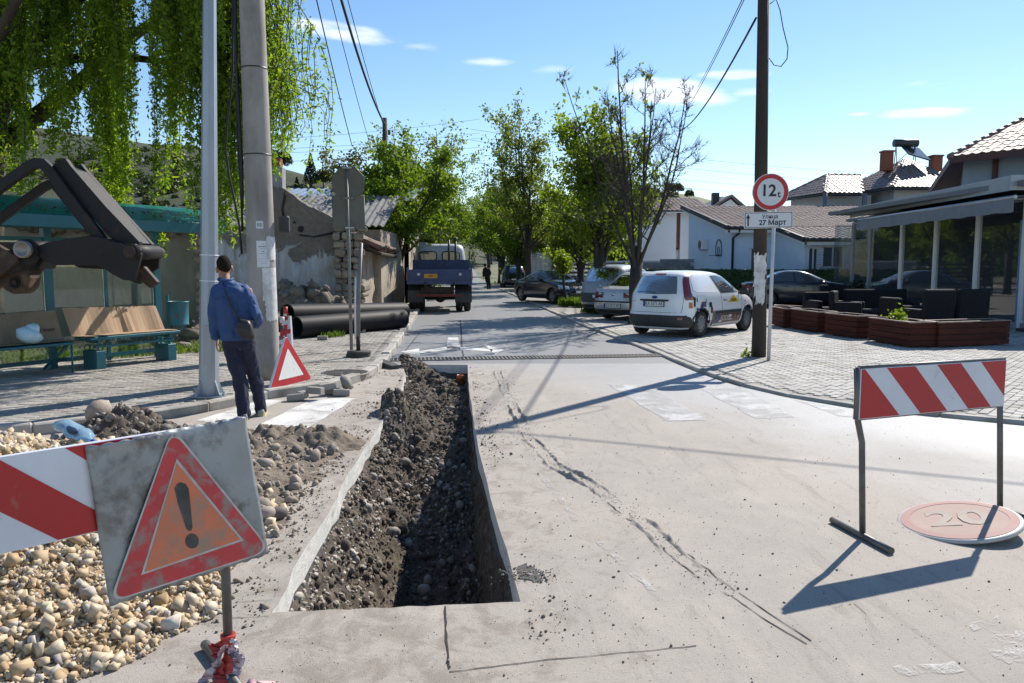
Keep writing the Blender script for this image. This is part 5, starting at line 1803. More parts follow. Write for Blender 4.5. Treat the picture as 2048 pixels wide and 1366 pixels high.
def grow_tree(seed, h, trunk_h, r0, n_limb=5, spread=.5, side=8, twig=5, lean=(0, 0), fine=0, side_len=.42, limb_len=None, wob=.10, trop=.05, lr_=(.42, .6), t0=.06):
 rg = random.Random(seed)
 mb = MB()
 tips = []
 def branch(p, d, L, r, n, segs, wob, trop):
  pts, q, dd = [Vector(p)], Vector(p), Vector(d).normalized()
  for i in range(segs):
   dd = (dd + Vector((rg.gauss(0, wob), rg.gauss(0, wob), rg.gauss(0, wob) + trop))).normalized()
   q = q + dd * (L / segs)
   pts.append(q.copy())
  rad = [r * (1 - .8 * i / segs) * (1.35 if (i == 0 and segs == 8) else 1) for i in range(segs + 1)]
  mb.tube(pts, rad, n, caps=False)
  return pts, rad
 base = [Vector((0, 0, -.1)), Vector((rg.gauss(0, .03), rg.gauss(0, .03), trunk_h * .5)) + Vector((lean[0], lean[1], 0)) * .5, Vector((lean[0], lean[1], trunk_h))]
 mb.tube([base[0], base[0] + Vector((0, 0, .35)), base[1], base[2]], [r0 * 1.45, r0 * 1.05, r0 * .95, r0 * 1.0], 12)
 mb.tube([base[2] - Vector((0, 0, .05)), base[2] + Vector((0, 0, .2)), base[2] + Vector((0, 0, .38))], [r0 * 1.0, r0 * .8, r0 * .3], 12)
 for i in range(n_limb):
  a = 2 * PI * (i + rg.uniform(-.25, .25)) / n_limb
  s = spread * rg.uniform(.4, 1.2) if i else spread * .15
  d = Vector((math.cos(a) * s, math.sin(a) * s, 1))
  L = (limb_len or (h - trunk_h)) * rg.uniform(.78, 1.0)
  p0 = base[2] - Vector((0, 0, rg.uniform(.12, .5))) + Vector((math.cos(a), math.sin(a), 0)) * r0 * .35
  lp, lr = branch(p0, d, L, r0 * rg.uniform(*lr_), 7, 8, wob, trop)
  for k in range(side):
   t = t0 + (.98 - t0) * (k + rg.random()) / side
   j = min(int(t * 8), 7)
   p = lp[j].lerp(lp[j + 1], t * 8 - j)
   ld = (lp[j + 1] - lp[j]).normalized()
   a2 = rg.uniform(0, 2 * PI)
   d2 = ld * .6 + Vector((math.cos(a2), math.sin(a2), rg.uniform(-.1, .5)))
   L2 = L * side_len * (1.15 - .75 * t) * rg.uniform(.6, 1.2)
   sp_, sr = branch(p, d2, L2, lr[j] * .5, 5, 5, .16, .06)
   for m_ in range(twig):
    t2 = .2 + .8 * (m_ + rg.random()) / twig
    j2 = min(int(t2 * 5), 4)
    p2 = sp_[j2].lerp(sp_[j2 + 1], min(t2 * 5 - j2, 1))
    d3 = (sp_[j2 + 1] - sp_[j2]).normalized() * .7 + Vector((rg.gauss(0, .6), rg.gauss(0, .6), rg.gauss(.2, .5)))
    L3 = L2 * .5 * rg.uniform(.5, 1.2)
    tp_, tr = branch(p2, d3, L3, max(sr[j2] * .5, .006), 3, 3, .2, .05)
    tips.append((tp_, L3))
    for q_ in range(fine):
     t3 = rg.random()
     j3 = min(int(t3 * 3), 2)
     d4 = (tp_[j3 + 1] - tp_[j3]).normalized() + Vector((rg.gauss(0, .5), rg.gauss(0, .5), rg.gauss(.25, .4)))
     branch(tp_[j3], d4, L3 * rg.uniform(.4, .9), .006, 3, 2, .15, .05)
 return mb, tips
def crown_mesh(name, tips, n, size, m, seed, jit=.16, keep=None):
 r = np.random.default_rng(seed)
 A = np.array([[list(p) for p in t[0]] for t in tips])
 w = np.array([t[1] for t in tips])
 if keep is not None:
  k = np.array([keep(a.mean(0)) for a in A])
  A, w = A[k], w[k]
 w = w * r.gamma(1.2, 1.0, len(w))
 pick = r.choice(len(A), n, p=w / w.sum())
 t = r.uniform(0.1, 1.1, n) * (A.shape[1] - 1)
 j = np.clip(t.astype(int), 0, A.shape[1] - 2)
 f = (t - j)[:, None]
 p = A[pick, j] * (1 - f) + A[pick, j + 1] * f + r.normal(0, jit, (n, 3)) * np.array([1, 1, .8])
 v, fc = leaf_quads(r, p, size, .5, .75)
 return np_mesh(name, v, fc, m)
def tree_thing(name, label, cat, loc, mb, crown, group=None, bark=None, rot=0, scale=1.0, trunk_mesh=None):
 t = thing(name, label, cat, loc, rot, group)
 t.scale = (scale,) * 3
 tm = trunk_mesh or mb.mesh('trunk', [bark or M_bark])
 link_mesh('trunk', tm, t)
 if crown is not None:
  link_mesh('crown', crown, t)
 return t, tm
mb1, tp1 = grow_tree(11, 7.2, 2.0, .17, 6, .46, 10, 6, lr_=(.36, .5))
c1 = crown_mesh('crown', tp1, 15000, .135, M_lime, 1)
mb2, tp2 = grow_tree(23, 9.2, 2.2, .18, 7, .42, 11, 6, lr_=(.34, .48))
c2 = crown_mesh('crown', tp2, 15000, .14, M_lime, 2)
mb3, tp3 = grow_tree(37, 6.9, 1.9, .20, 6, .34, 10, 6, lr_=(.32, .44))
c3 = crown_mesh('crown', tp3, 13000, .13, M_lime2, 3)
mb4, tp4 = grow_tree(41, 10.0, 2.3, .20, 6, .32, 11, 6, lr_=(.34, .46))
c4_ = crown_mesh('crown', tp4, 11000, .14, M_olive, 4, keep=lambda p: True)
c2s = crown_mesh('crown', tp2, 6500, .125, M_olive, 6)
tm1 = mb1.mesh('trunk', [M_bark]); tm2 = mb2.mesh('trunk', [M_bark]); tm3 = mb3.mesh('trunk', [M_bark]); tm4 = mb4.mesh('trunk', [M_bark])
Gl, Gr = 'street trees on the left side of the road', 'street trees on the right side of the road'
tree_thing('lime_tree', 'green tree whose dark trunk stands at the kerb left of the truck', 'tree', (-4.45, 31, .0), None, c1, Gl, trunk_mesh=tm1, rot=.4)
tree_thing('lime_tree', 'tall sparse topped tree rising behind the truck cab', 'tree', (-4.75, 37.5, 0), None, c2s, Gl, trunk_mesh=tm2, rot=2.2)
tree_thing('lime_tree', 'dense dark green tree with crown over the truck cab', 'tree', (-4.5, 42.5, 0), None, c1, Gl, trunk_mesh=tm1, rot=2.9, scale=1.05)
tree_thing('lime_tree', 'brownish leaved tree behind the back of the octagonal sign', 'tree', (-6.4, 34, 0), None, crown_mesh('crown', tp3, 8000, .125, mat_leaf('brown_leaf', (.07, .06, .02), (.10, .11, .03), .4), 8), Gl, trunk_mesh=tm3, rot=1.1, scale=.98)
for i, (x, y, s, r, c, tm, lab) in enumerate(((-5.4, 52, 1.0, .3, c2, tm2, 'third left kerb tree beyond the truck'), (-6.2, 63, .95, 1.9, c1, tm1, 'left kerb tree where the street starts to climb'),
           (-7.6, 76, .9, 4.1, c2, tm2, 'left tree on the far climbing street'), (-9.5, 92, 1.1, 5.1, c1, tm1, 'farthest left tree before the sunlit road'))):
 tree_thing('lime_tree', lab, 'tree', (x, y, float(rise(y))), None, c, Gl, trunk_mesh=tm, rot=r, scale=s)
tree_thing('lime_tree', 'fresh green tree with a thick trunk in front of the silver hatchback', 'tree', (2.88, 26, .05), None, c3, Gr, trunk_mesh=tm3, rot=.9)
tree_thing('lime_tree', 'tall thin topped tree above the dark coupe with a bare upper crown', 'tree', (.95, 45, .0), None, c4_, Gr, trunk_mesh=tm4, rot=.2)
for i, (x, y, s, r, c, tm, lab) in enumerate(((3.1, 35.5, .82, 2.4, c3, tm3, 'young green tree behind the sapling and the silver hatchback'), (.4, 51, .9, 4.4, c1, tm1, 'dark trunked right kerb tree beyond the tall thin topped tree'),
           (-.7, 59, 1.0, 1.4, c2, tm2, 'right kerb tree overhanging the black parked car'), (-1.1, 70, .95, 3.3, c1, tm1, 'right tree on the far climbing street'),
           (-2.6, 86, 1.1, .6, c2, tm2, 'farthest right tree before the sunlit road'), (3.8, 56, .85, 2.0, c1, tm1, 'garden tree behind the slat fence'),
           (6.6, 49.5, .62, 2.8, c3, tm3, 'bushy garden tree before the white house'))):
 tree_thing('lime_tree', lab, 'tree', (x, y, float(rise(y))), None, c, Gr, trunk_mesh=tm, rot=r, scale=s)
mbB, tpB = grow_tree(83, 7.7, 1.75, .17, 9, .52, 10, 6, fine=8, side_len=.26, limb_len=5.9, wob=.055, trop=.055, lr_=(.21, .33), t0=.16)
bare_c = crown_mesh('crown', tpB, 300, .10, M_olive, 9, .06, keep=lambda p: (p[2] > 4.8 and p[0] < -.4) or (p[2] < 3.2))
tree_thing('bare_tree', 'nearly leafless tree with many upright dark limbs behind the white van', 'tree', (3.42, 21.6, .05), mbB, bare_c, Gr, rot=.5)
mbS, tpS = grow_tree(71, 2.4, 1.5, .05, 4, .6, 5, 4, lean=(-.12, 0))
tree_thing('sapling', 'thin leaning sapling in a grass tuft between the dark coupe and the hatchback', 'tree', (2.1, 30.6, .05), mbS, crown_mesh('crown', tpS, 750, .12, M_lime2, 10, .12), None)
for i, (x, y, s, r, c, tm, lab) in enumerate(((-14, 108, 1.1, .5, c1, tm1, 'far tree left of the sunlit end of the street'), (-3.0, 112, 1.1, 2.5, c2, tm2, 'far tree right of the sunlit end of the street'),
           (-18, 128, 1.3, 1.5, c2, tm2, 'far tall tree on the left at the end of the street'), (2, 125, 1.2, 3.6, c1, tm1, 'far round tree on the right at the end of the street'),
           (-9, 150, 1.25, 4.5, c1, tm1, 'tree closing the view at the top of the street'), (-13, 158, 1.3, 5.5, c2, tm2, 'tree at the top of the street, left of the last one'),
           (-4, 156, 1.2, 5.9, c2, tm2, 'tree at the top of the street, right of the last one'), (3.2, 66, .9, 5.2, c1, tm1, 'garden tree behind the black parked car'), (4.4, 76, 1.0, 1.2, c2, tm2, 'taller garden tree behind the black parked car'),
           (-9.0, 66, 1.0, 3.9, c1, tm1, 'tree behind the left kerb row, beyond the truck'), (-8.5, 47, .9, 1.1, c1, tm1, 'garden tree left of the truck behind the mud wall'))):
 tree_thing('lime_tree', lab, 'tree', (x, y, float(rise(y))), None, c, 'trees at the far end of the street', trunk_mesh=tm, rot=r, scale=s)
mbC = MB()
mbC.tube([(0, 0, -.3), (0, 0, 3.6)], [.12, .03], 6)
r_ = np.random.default_rng(44)
n = 1500
zz = r_.uniform(.4, 4.2, n)
rr = (4.3 - zz) * .30 * np.sqrt(r_.uniform(0, 1, n))
aa = r_.uniform(0, 2 * PI, n)
v, f = leaf_quads(r_, np.stack([rr * np.cos(aa), rr * np.sin(aa), zz], -1), .28, .2, .5)
cC = np_mesh('crown', v, f, M_conifer)
tmC = mbC.mesh('trunk', [M_bark])
rr = 1.5 * r_.uniform(0, 1, n) ** .4
aa, bb2 = r_.uniform(0, 2 * PI, n), np.arccos(r_.uniform(-.3, 1, n))
v, f = leaf_quads(r_, np.stack([rr * np.sin(bb2) * np.cos(aa), rr * np.sin(bb2) * np.sin(aa), 1.6 + rr * np.cos(bb2) * (1 + .2 * np.sin(3 * aa))], -1), .3, .2, .7)
cR = np_mesh('crown', v, f, mat_leaf('scrub_leaf', (.03, .045, .015), (.06, .075, .025), .25))
def on_hill(u, Y, hf):
 x = (u - 1024) / FPX * Y
 return (x, Y, float(hf(np.array([x]), np.array([float(Y)]))[0]) - .2)
rgt = random.Random(9)
hill_l = ((572, 178, 1.6, 1, 'round bush tree on the left hill skyline right above the ruin chimney'), (600, 150, 1.3, 0, 'dark conifer below the left hill skyline'), (628, 172, 1.7, 0, 'tall dark conifer on the left hill skyline'),
  (652, 172, 1.4, 1, 'round bush on the left hill skyline by the octagonal sign'), (590, 130, 1.4, 0, 'dark conifer lower on the left hill above the tin roof'), (640, 125, 1.3, 0, 'dark conifer low on the left hill beside the octagonal sign'))
for (u, Y, s, kind, lab) in hill_l:
 tree_thing('hill_tree' if kind == 0 else 'hill_bush', lab, 'tree' if kind == 0 else 'bush', on_hill(u, Y, hl), None, cC if kind == 0 else cR, 'trees on the left hillside', trunk_mesh=tmC, rot=rgt.uniform(0, 6), scale=s)
hill_r = ((1335, 236, 1.3, 'leftmost round bush on the right ridge behind the bare tree'), (1352, 240, 1.2, 'second round bush on the right ridge'), (1374, 236, 1.0, 'third round bush on the right ridge'), (1436, 238, 1.0, 'lone round bush standing on the ridge left of the weight limit sign'))
for (u, Y, s, lab) in hill_r:
 tree_thing('hill_bush', lab, 'bush', on_hill(u, Y, hr), None, cR, 'bushes on the right ridge', trunk_mesh=tmC, rot=rgt.uniform(0, 6), scale=s)
def scrub(name, hf, u0, u1, y0, y1, n, m, label, seed, per=55, sz=.55):
 r = np.random.default_rng(seed)
 Yc = r.uniform(y0, y1, n)
 Xc = (r.uniform(u0, u1, n) - 1024) / FPX * Yc
 k = vnoise(Xc * .05, Yc * .05, 0, seed) > -.25
 Xc, Yc = Xc[k], Yc[k]
 Zc = hf(Xc, Yc)
 R = r.uniform(.5, 1.7, len(Xc))
 d = r.normal(size=(len(Xc), per, 3))
 d /= np.linalg.norm(d, axis=2, keepdims=True)
 d[:, :, 2] = np.abs(d[:, :, 2])
 p = np.stack([Xc, Yc, Zc], -1)[:, None] + d * (R[:, None] * r.uniform(.5, 1, (len(Xc), per)))[..., None]
 v, f = leaf_quads(r, p.reshape(-1, 3), sz, .4, .8)
 tag(link_mesh(name, np_mesh(name, v, f, m)), label, 'scrub', None, 'stuff')
scrub('scrub', hl, -260, 760, 84, 190, 1500, MATS['scrub_leaf'], 'dark green scrub covering the left hillside', 3)
scrub('scrub', hr, 1230, 1560, 150, 245, 260, mat_leaf('grey_scrub', (.07, .09, .03), (.11, .12, .05), .3), 'pale green scrub dotting the right hillside', 4)
cB = crown_mesh('crown', tpS, 2600, .17, M_lime, 55, .45)
for (x, y, s, lab) in ((-5.3, 49, 1.1, 'leafy kerb bush just beyond the truck cab on the left'), (-5.9, 56, 1.3, 'second leafy kerb bush beyond the truck'), (-6.9, 68, 1.5, 'leafy bush at the left kerb where the street climbs'), (-9, 84, 2.0, 'big leafy bush on the left of the climbing street'), (1.0, 64, 1.3, 'leafy bush behind the black parked car')):
 tree_thing('roadside_bush', lab, 'bush', (x, y, float(rise(y)) - .5), None, cB, 'leafy bushes along the street', trunk_mesh=tmC, rot=y, scale=s)
for (x, y, s, lab) in ((-8.2, 28, .9, 'leafy bush just right of the ruin chimney'), (-9.5, 30, 1.0, 'leafy bush left of the ruin chimney behind the concrete pole'), (-7.4, 34, 1.1, 'leafy bush behind the shed tin roof')):
 tree_thing('garden_bush', lab, 'bush', (x, y, 1.9), None, crown_mesh('crown', tpS, 1600, .16, M_lime2, int(y), .5), 'bushes behind the ruin', trunk_mesh=tmC, scale=s)
# the willow
rw = np.random.default_rng(101)
WB = Vector((-9.3, 13.6, 0))
wt = thing('willow_tree', 'large weeping willow hanging over the bus shelter on the left', 'tree', WB)
wm = MB()
limbs = [([(0, 0, -.1), (.1, 0, 1.4), (.35, -.1, 2.9), (.5, -.1, 4.0)], [.42, .34, .30, .27]),
  ([(.5, -.1, 3.9), (1.1, -.3, 4.9), (2.0, -.5, 5.7), (3.2, -.8, 6.4), (4.6, -1.1, 6.6), (5.2, -1.2, 6.4)], [.2, .17, .13, .08, .035, .012]),
  ([(.5, -.1, 4.0), (.5, -.3, 5.2), (.9, -.5, 6.4), (1.2, -.6, 7.8), (1.6, -.7, 8.8)], [.2, .16, .12, .08, .03]),
  ([(.4, 0, 3.4), (-.5, -.4, 4.4), (-1.2, -.8, 5.4), (-2.2, -1.1, 6.6)], [.18, .15, .1, .04]),
  ([(.45, 0, 3.6), (1.2, .8, 4.6), (2.2, 1.4, 5.8), (3.6, 1.8, 7.0), (4.6, 1.6, 7.3)], [.17, .14, .1, .05, .015]),
  ([(.4, -.1, 3.2), (1.0, -.9, 4.0), (1.7, -1.7, 4.9), (2.6, -2.3, 5.6), (3.8, -2.6, 5.8)], [.14, .12, .09, .05, .02]),
  ([(2.0, -.5, 5.7), (3.0, -.2, 6.9), (4.2, .1, 7.9), (5.2, .2, 8.3)], [.11, .08, .05, .02]),
  ([(1.1, -.3, 4.9), (2.4, .1, 5.2), (3.6, .3, 5.1), (4.6, .2, 4.7)], [.1, .07, .05, .02])]
for p, r in limbs:
 wm.tube(p, r, 9)
NCL = 120
clus = []
for k in range(NCL):
 x = rw.uniform(-11.2, -3.7) if k > 6 else rw.uniform(-3.95, -3.3)
 y = rw.uniform(11.9, 14.6) if x < -5 else rw.uniform(11.9, 13.6)
 clus.append((x, y, rw.uniform(), rw.uniform(.10, .24)))
NSTR = 980
lv, segp = [], []
for s in range(NSTR):
 cx_, cy_, cz_, cr_ = clus[int(rw.integers(NCL))]
 x, y = cx_ + rw.normal(0, cr_), cy_ + rw.normal(0, cr_)
 top = 9.2 - ((x + 8.0) / 4.6) ** 2 * 2.4 - ((y - 13.4) / 3.) ** 2
 z0 = top * (1 - .42 * np.clip(cz_ + rw.normal(0, .12), 0, 1) ** 1.3)
 L = rw.uniform(1.4, 3.4)
 low = 2.75 + .7 * float(vnoise(np.array([x * 1.3]), np.array([y * .8]), 0, 5)[0])
 if -6.3 < x < -4.4 and y > 12.6:
  low -= .7
 if x > -4.0:
  low = 3.3 + rw.uniform(0, 1.0)
 zend = max(low, z0 - L)
 if z0 - zend < .5:
  z0 = zend + rw.uniform(.5, 1.2)
 n = 14
 t = np.linspace(0, 1, n)
 ox, oy = rw.normal(0, .25), rw.normal(0, .2)
 ph = rw.uniform(0, 6, 2)
 arch = np.sin(np.minimum(t * 2.2, PI / 2)) * .5
 X_ = x - WB.x - ox * (1 - arch * 2) * .6 + .07 * np.sin(t * 9 + ph[0]) * t
 Y_ = y - WB.y - oy * (1 - arch * 2) * .6 + .07 * np.cos(t * 8 + ph[1]) * t
 Z_ = z0 + .25 * np.sin(np.minimum(t * 4, PI)) * .8 + (zend - z0) * t ** 1.15
 P_ = np.stack([X_, Y_, Z_], -1)
 segp.append(P_)
 dens = rw.uniform(100, 200) * (0.32 if x > -4.0 else 1)
 m = int(dens * (z0 - zend))
 tt = rw.uniform(0, 1, m) * (n - 1)
 j = np.clip(tt.astype(int), 0, n - 2)
 f_ = (tt - j)[:, None]
 lv.append(P_[j] * (1 - f_) + P_[j + 1] * f_ + rw.normal(0, .045, (m, 3)))
for P_ in segp:
 wm.tube(P_[::2], [.010 - .006 * i / 6 for i in range(len(P_[::2]))], 3, caps=False)
ends = np.array([p for l, r in limbs[1:] for p in l])
for P_ in segp[::2]:
 d = np.linalg.norm(ends - P_[0][None], axis=1)
 j = d.argmin()
 if d[j] < 2.6:
  a, b_ = Vector(ends[j]), Vector(P_[0])
  mid = (a + b_) / 2 + Vector((0, 0, .25))
  wm.tube([a, mid, b_], [.014, .010, .006], 4, caps=False)
wm.build('trunk', [M_bark2], wt)
lv = np.concatenate(lv)
v, f = leaf_quads(rw, lv, .078, -.1, .40)
link_mesh('crown', np_mesh('willow_crown', v, f, M_willow), wt)
def paint(name, col, rough=.28, metal=0.0):
 return mat(name, col, rough=rough, metal=metal, coat=.6, spec=.5, dirt=tuple(c * .75 + .05 for c in col), dsc=2.5, dramp=(.55, .8), dirt_amt=.35, space='World')
M_tyre = mat('tyre_rubber', (.022, .022, .023), rough=.85, dirt=(.09, .08, .07), dsc=6, dramp=(.5, .75))
M_rim = mat('dull_hubcap', (.26, .265, .27), (.20, .205, .21), sc=8, rough=.5, metal=.4)
M_rimd = mat('black_steel_wheel', (.03, .03, .032), rough=.6)
M_cglass = mat_glass('car_glass', (.34, .42, .42), .30)
M_cglassd = mat_glass('dark_car_glass', (.12, .15, .17), .45)
M_cglassv = mat_glass('black_tinted_glass', (.05, .07, .09), .6, .03, .75)
M_plast = mat('black_plastic', (.03, .031, .033), (.045, .045, .046), sc=6, rough=.65)
M_redl = mat('red_tail_light', (.17, .008, .014), rough=.15, coat=.8)
M_clearl = mat('clear_head_light', (.60, .64, .68), rough=.1, coat=.8)
M_plate = mat('white_plate', (.78, .78, .76), rough=.45)
M_ink = mat('black_lettering', (.02, .02, .022), rough=.6)
M_chrome = mat('chrome', (.6, .6, .62), rough=.15, metal=1.0)
M_seat = mat('car_interior', (.035, .035, .04), rough=.9)
class Body:
 def __init__(s, rows, K=44, N=112):
  rows = np.array(rows, float)
  z = rows[:, 0]
  t = np.linspace(0, 1, K)
  s.z = np.interp(t, np.linspace(0, 1, len(z)), z)
  def sm(col):
   v = np.interp(s.z, z, rows[:, col])
   for _ in range(2):
    v[1:-1] = .25 * v[:-2] + .5 * v[1:-1] + .25 * v[2:]
   return v
  s.xr, s.xf, s.w, s.n = sm(1), sm(2), sm(3), sm(4)
  s.N = N
 def row(s, z):
  return tuple(np.interp(z, s.z, a) for a in (s.xr, s.xf, s.w, s.n))
 def y(s, x, z):
  xr, xf, w, n = s.row(z)
  a, c = (xf - xr) / 2, (xf + xr) / 2
  u = np.clip(np.abs((np.asarray(x) - c) / a), 0, .999)
  return w * (1 - u ** n) ** (1 / n)
 def xrear(s, y, z):
  xr, xf, w, n = s.row(z)
  a, c = (xf - xr) / 2, (xf + xr) / 2
  u = np.clip(np.abs(np.asarray(y) / w), 0, .985)
  return c - a * (1 - u ** n) ** (1 / n)
 def xfront(s, y, z):
  xr, xf, w, n = s.row(z)
  a, c = (xf - xr) / 2, (xf + xr) / 2
  u = np.clip(np.abs(np.asarray(y) / w), 0, .985)
  return c + a * (1 - u ** n) ** (1 / n)
 def mesh(s, m, arches=(), arch_r=.34, wz=.3):
  th = np.linspace(0, 2 * PI, s.N, endpoint=False)
  V = []
  for k in range(len(s.z)):
   a, c, w, n = (s.xf[k] - s.xr[k]) / 2, (s.xf[k] + s.xr[k]) / 2, s.w[k], s.n[k]
   ct, st = np.cos(th), np.sin(th)
   r = (np.abs(ct) ** n + np.abs(st) ** n) ** (-1 / n)
   V.append(np.stack([c + a * ct * r, w * st * r, np.full(s.N, s.z[k])], -1))
  V = np.array(V)
  F = []
  for i in range(len(s.z) - 1):
   for k in range(s.N):
    k2 = (k + 1) % s.N
    cx, cz, cy = (V[i, k, 0] + V[i, k2, 0]) / 2, (s.z[i] + s.z[i + 1]) / 2, abs(V[i, k, 1])
    if cy > s.w.max() * .55 and any((cx - ax) ** 2 + (cz - wz) ** 2 < arch_r ** 2 for ax in arches):
     continue
    F.append((i * s.N + k, i * s.N + k2, (i + 1) * s.N + k2, (i + 1) * s.N + k))
  mb = MB()
  mb.add(V.reshape(-1, 3), F, 0, True)
  b = (len(s.z) - 1) * s.N
  mb.f.append([b + k for k in range(s.N)]); mb.m.append(0); mb.s.append(True)
  return mb.mesh('body', [m])
def patch(name, parent, pts_top, pts_bot, fn, m, off, nsub=4, nv=6, thick=0.0):
 """a piece lying on the body surface; fn maps (a, b) to a point and offset direction"""
 def rs_(p):
  p = [np.array(q, float) for q in p]
  out = []
  for a, b in zip(p[:-1], p[1:]):
   for k in range(nsub):
    out.append(a + (b - a) * k / nsub)
  out.append(p[-1])
  return out
 T, B = rs_(pts_top), rs_(pts_bot)
 rows = []
 for j in range(nv + 1):
  t = j / nv
  rows.append([fn(*(a * (1 - t) + b * t), off) for a, b in zip(T, B)])
 n = len(rows[0])
 mb = MB()
 mb.add([p for r in rows for p in r], [(j * n + i, (j + 1) * n + i, (j + 1) * n + i + 1, j * n + i + 1) for j in range(nv) for i in range(n - 1)], 0, True)
 return mb.build(name, [m], parent)
def wheel(parent, x, y, r, w, side, style='cap'):
 mb = MB()
 hw = w / 2
 prof = [(r * .62, -hw * .8), (r * .66, -hw), (r * .9, -hw), (r * .985, -hw * .8), (r, -hw * .5), (r, hw * .5), (r * .985, hw * .8), (r * .9, hw), (r * .66, hw), (r * .62, hw * .8)]
 mb.lathe(prof, 32, axis='y')
 o = mb.build('wheel', [M_tyre], parent, (x, y, r))
 b = MB()
 s = side
 if style == 'cap':
  b.lathe([(0, s * hw * 1.02), (r * .1, s * hw * 1.02), (r * .34, s * hw * .92), (r * .60, s * hw * .80), (r * .64, s * hw * .9), (r * .66, s * hw * .72)], 32, axis='y')
  ro = b.build('rim', [M_rim], o)
  for k in range(9):
   a = 2 * PI * k / 9
   MB().lathe([(0, s * hw * .90), (r * .055, s * hw * .90), (r * .055, s * hw * .7)], 8, c=(r * .48 * math.cos(a), 0, r * .48 * math.sin(a)), axis='y').build('vent_hole', [M_ink], o)
 else:
  b.lathe([(0, s * hw * .5), (r * .18, s * hw * .55), (r * .5, s * hw * .3), (r * .62, s * hw * .85), (r * .66, s * hw * .8)], 32, axis='y')
  b.build('rim', [M_rimd if style == 'steel' else M_rim], o)
  if style == 'alloy':
   for k in range(5):
    a = 2 * PI * k / 5
    MB().box((0, 0, 0), (r * .56, .03, r * .16), rotm(0, -a, 0)).build('spoke', [M_rim], o, (r * .33 * math.cos(a), s * hw * .7, r * .33 * math.sin(a)))
 return o
def arch_lip(parent, bd, ax, wz, R_, sgn, m):
 pts = []
 for a in np.linspace(-.25, PI + .25, 22):
  x, z = ax + R_ * math.cos(a), wz + R_ * math.sin(a)
  if z < bd.z[0] + .01:
   continue
  pts.append((x, sgn * (float(bd.y(x, z)) - .004), z))
 MB().tube(pts, .018, 6).build('arch_trim', [m], parent)
 pts2 = [(p[0], sgn * .45, p[2]) for p in pts]
 mb = MB()
 mb.add(pts + pts2, [(i, i + 1, len(pts) + i + 1, len(pts) + i) for i in range(len(pts) - 1)], 0, True)
 mb.build('arch_liner', [M_ink], parent)
def car_shell(name, label, loc, heading, bd, pm, L, wheels, r=.30, ww=.19, track=.72, lip=None, style='cap', group=None):
 """local x runs forward from the rear bumper; the thing's base sits under the car's middle"""
 t = thing(name, label, 'car', loc, heading, group)
 body = link_mesh('body', bd.mesh(pm, wheels, r + .055, r), t)
 body.location = (-L / 2, 0, 0)
 for ax in wheels:
  for s in (-1, 1):
   wheel(t, ax - L / 2, s * track, r, ww, s, style)
   o = arch_lip(body, bd, ax, r, r + .055, s, lip or pm)
 MB().box((L / 2, 0, .22), (L - .35, 1.1, .1)).build('underbody', [M_ink], body)
 MB().box((L * .5, 0, .55), (L * .45, 1.1, .5)).build('seats', [M_seat], body)
 for s in (-.35, .35):
  MB().box((L * .48, s, .95), (.14, .44, .6), rotm(0, -.2, 0), b=.05).build('headrest', [M_seat], body)
 return t, body
def side_fn(bd, s):
 def f(x, z, off):
  return (x, s * (float(bd.y(x, z)) + off), z)
 return f
def rear_fn(bd):
 def f(y, z, off):
  return (float(bd.xrear(y, z)) - off, y, z)
 return f
def front_fn(bd):
 def f(y, z, off):
  return (float(bd.xfront(y, z)) + off, y, z)
 return f
def plate(parent, body, x, z, w, h, txt, rear=True, tilt=0):
 s = -1 if rear else 1
 o = MB().box((x + s * .012, 0, z), (.014, w, h)).build('licence_plate', [M_plate], body)
 fr = MB()
 for (yy, zz, a, b_) in ((0, h / 2, w + .03, .014), (0, -h / 2, w + .03, .014), (w / 2 + .007, 0, .014, h), (-w / 2 - .007, 0, .014, h)):
  fr.box((x + s * .014, yy, z + zz), (.02, a, b_))
 fr.build('plate_frame', [M_ink], o)
 MB().box((x + s * .0195, (1 if rear else -1) * (w / 2 - .02), z), (.002, .036, h - .016)).build('blue_band', [mat('plate_blue', (.02, .05, .30), rough=.5)], o)
 if txt:
  me = text_mesh('plate_number', txt, h * .92, M_ink, .001)
  b = link_mesh('plate_number', me, o)
  b.location = (x + s * .021, -.008 if rear else .008, z)
  b.rotation_euler = (PI / 2, 0, -PI / 2 if rear else PI / 2)
  b.scale = (.80, 1, 1)
 return o
def mirror(body, bd, x, z, s, m):
 y = float(bd.y(x, z))
 b = MB()
 b.tube([(x, s * (y - .02), z - .02), (x + .02, s * (y + .08), z)], .03, 6)
 b.loft([[(x + .05 * dx + .02, s * (y + dy), z + .02 + dz * .08) for (dx, dz) in ((-1, -1), (-1, 1), (1, .8), (1.2, -.6))] for dy in (.06, .10, .20, .23)], smooth=True)
 return b.build('wing_mirror', [m], body)
def handle(body, bd, x, z, s, m):
 y = float(bd.y(x, z))
 b = MB().tube([(x - .09, s * (y - .005), z), (x - .06, s * (y + .03), z), (x + .06, s * (y + .03), z), (x + .09, s * (y - .005), z)], .014, 6)
 return b.build('door_handle', [m], body)
def seam(name, body, pts, bd, s, m, w=.006):
 """narrow shut line following the flank"""
 P = []
 for (a, b) in zip(pts[:-1], pts[1:]):
  for k in range(8):
   x, z = a[0] + (b[0] - a[0]) * k / 8, a[1] + (b[1] - a[1]) * k / 8
   P.append((x, s * (float(bd.y(x, z)) - w * .35), z))
 MB().tube(P, w, 4).build(name, [m], body)
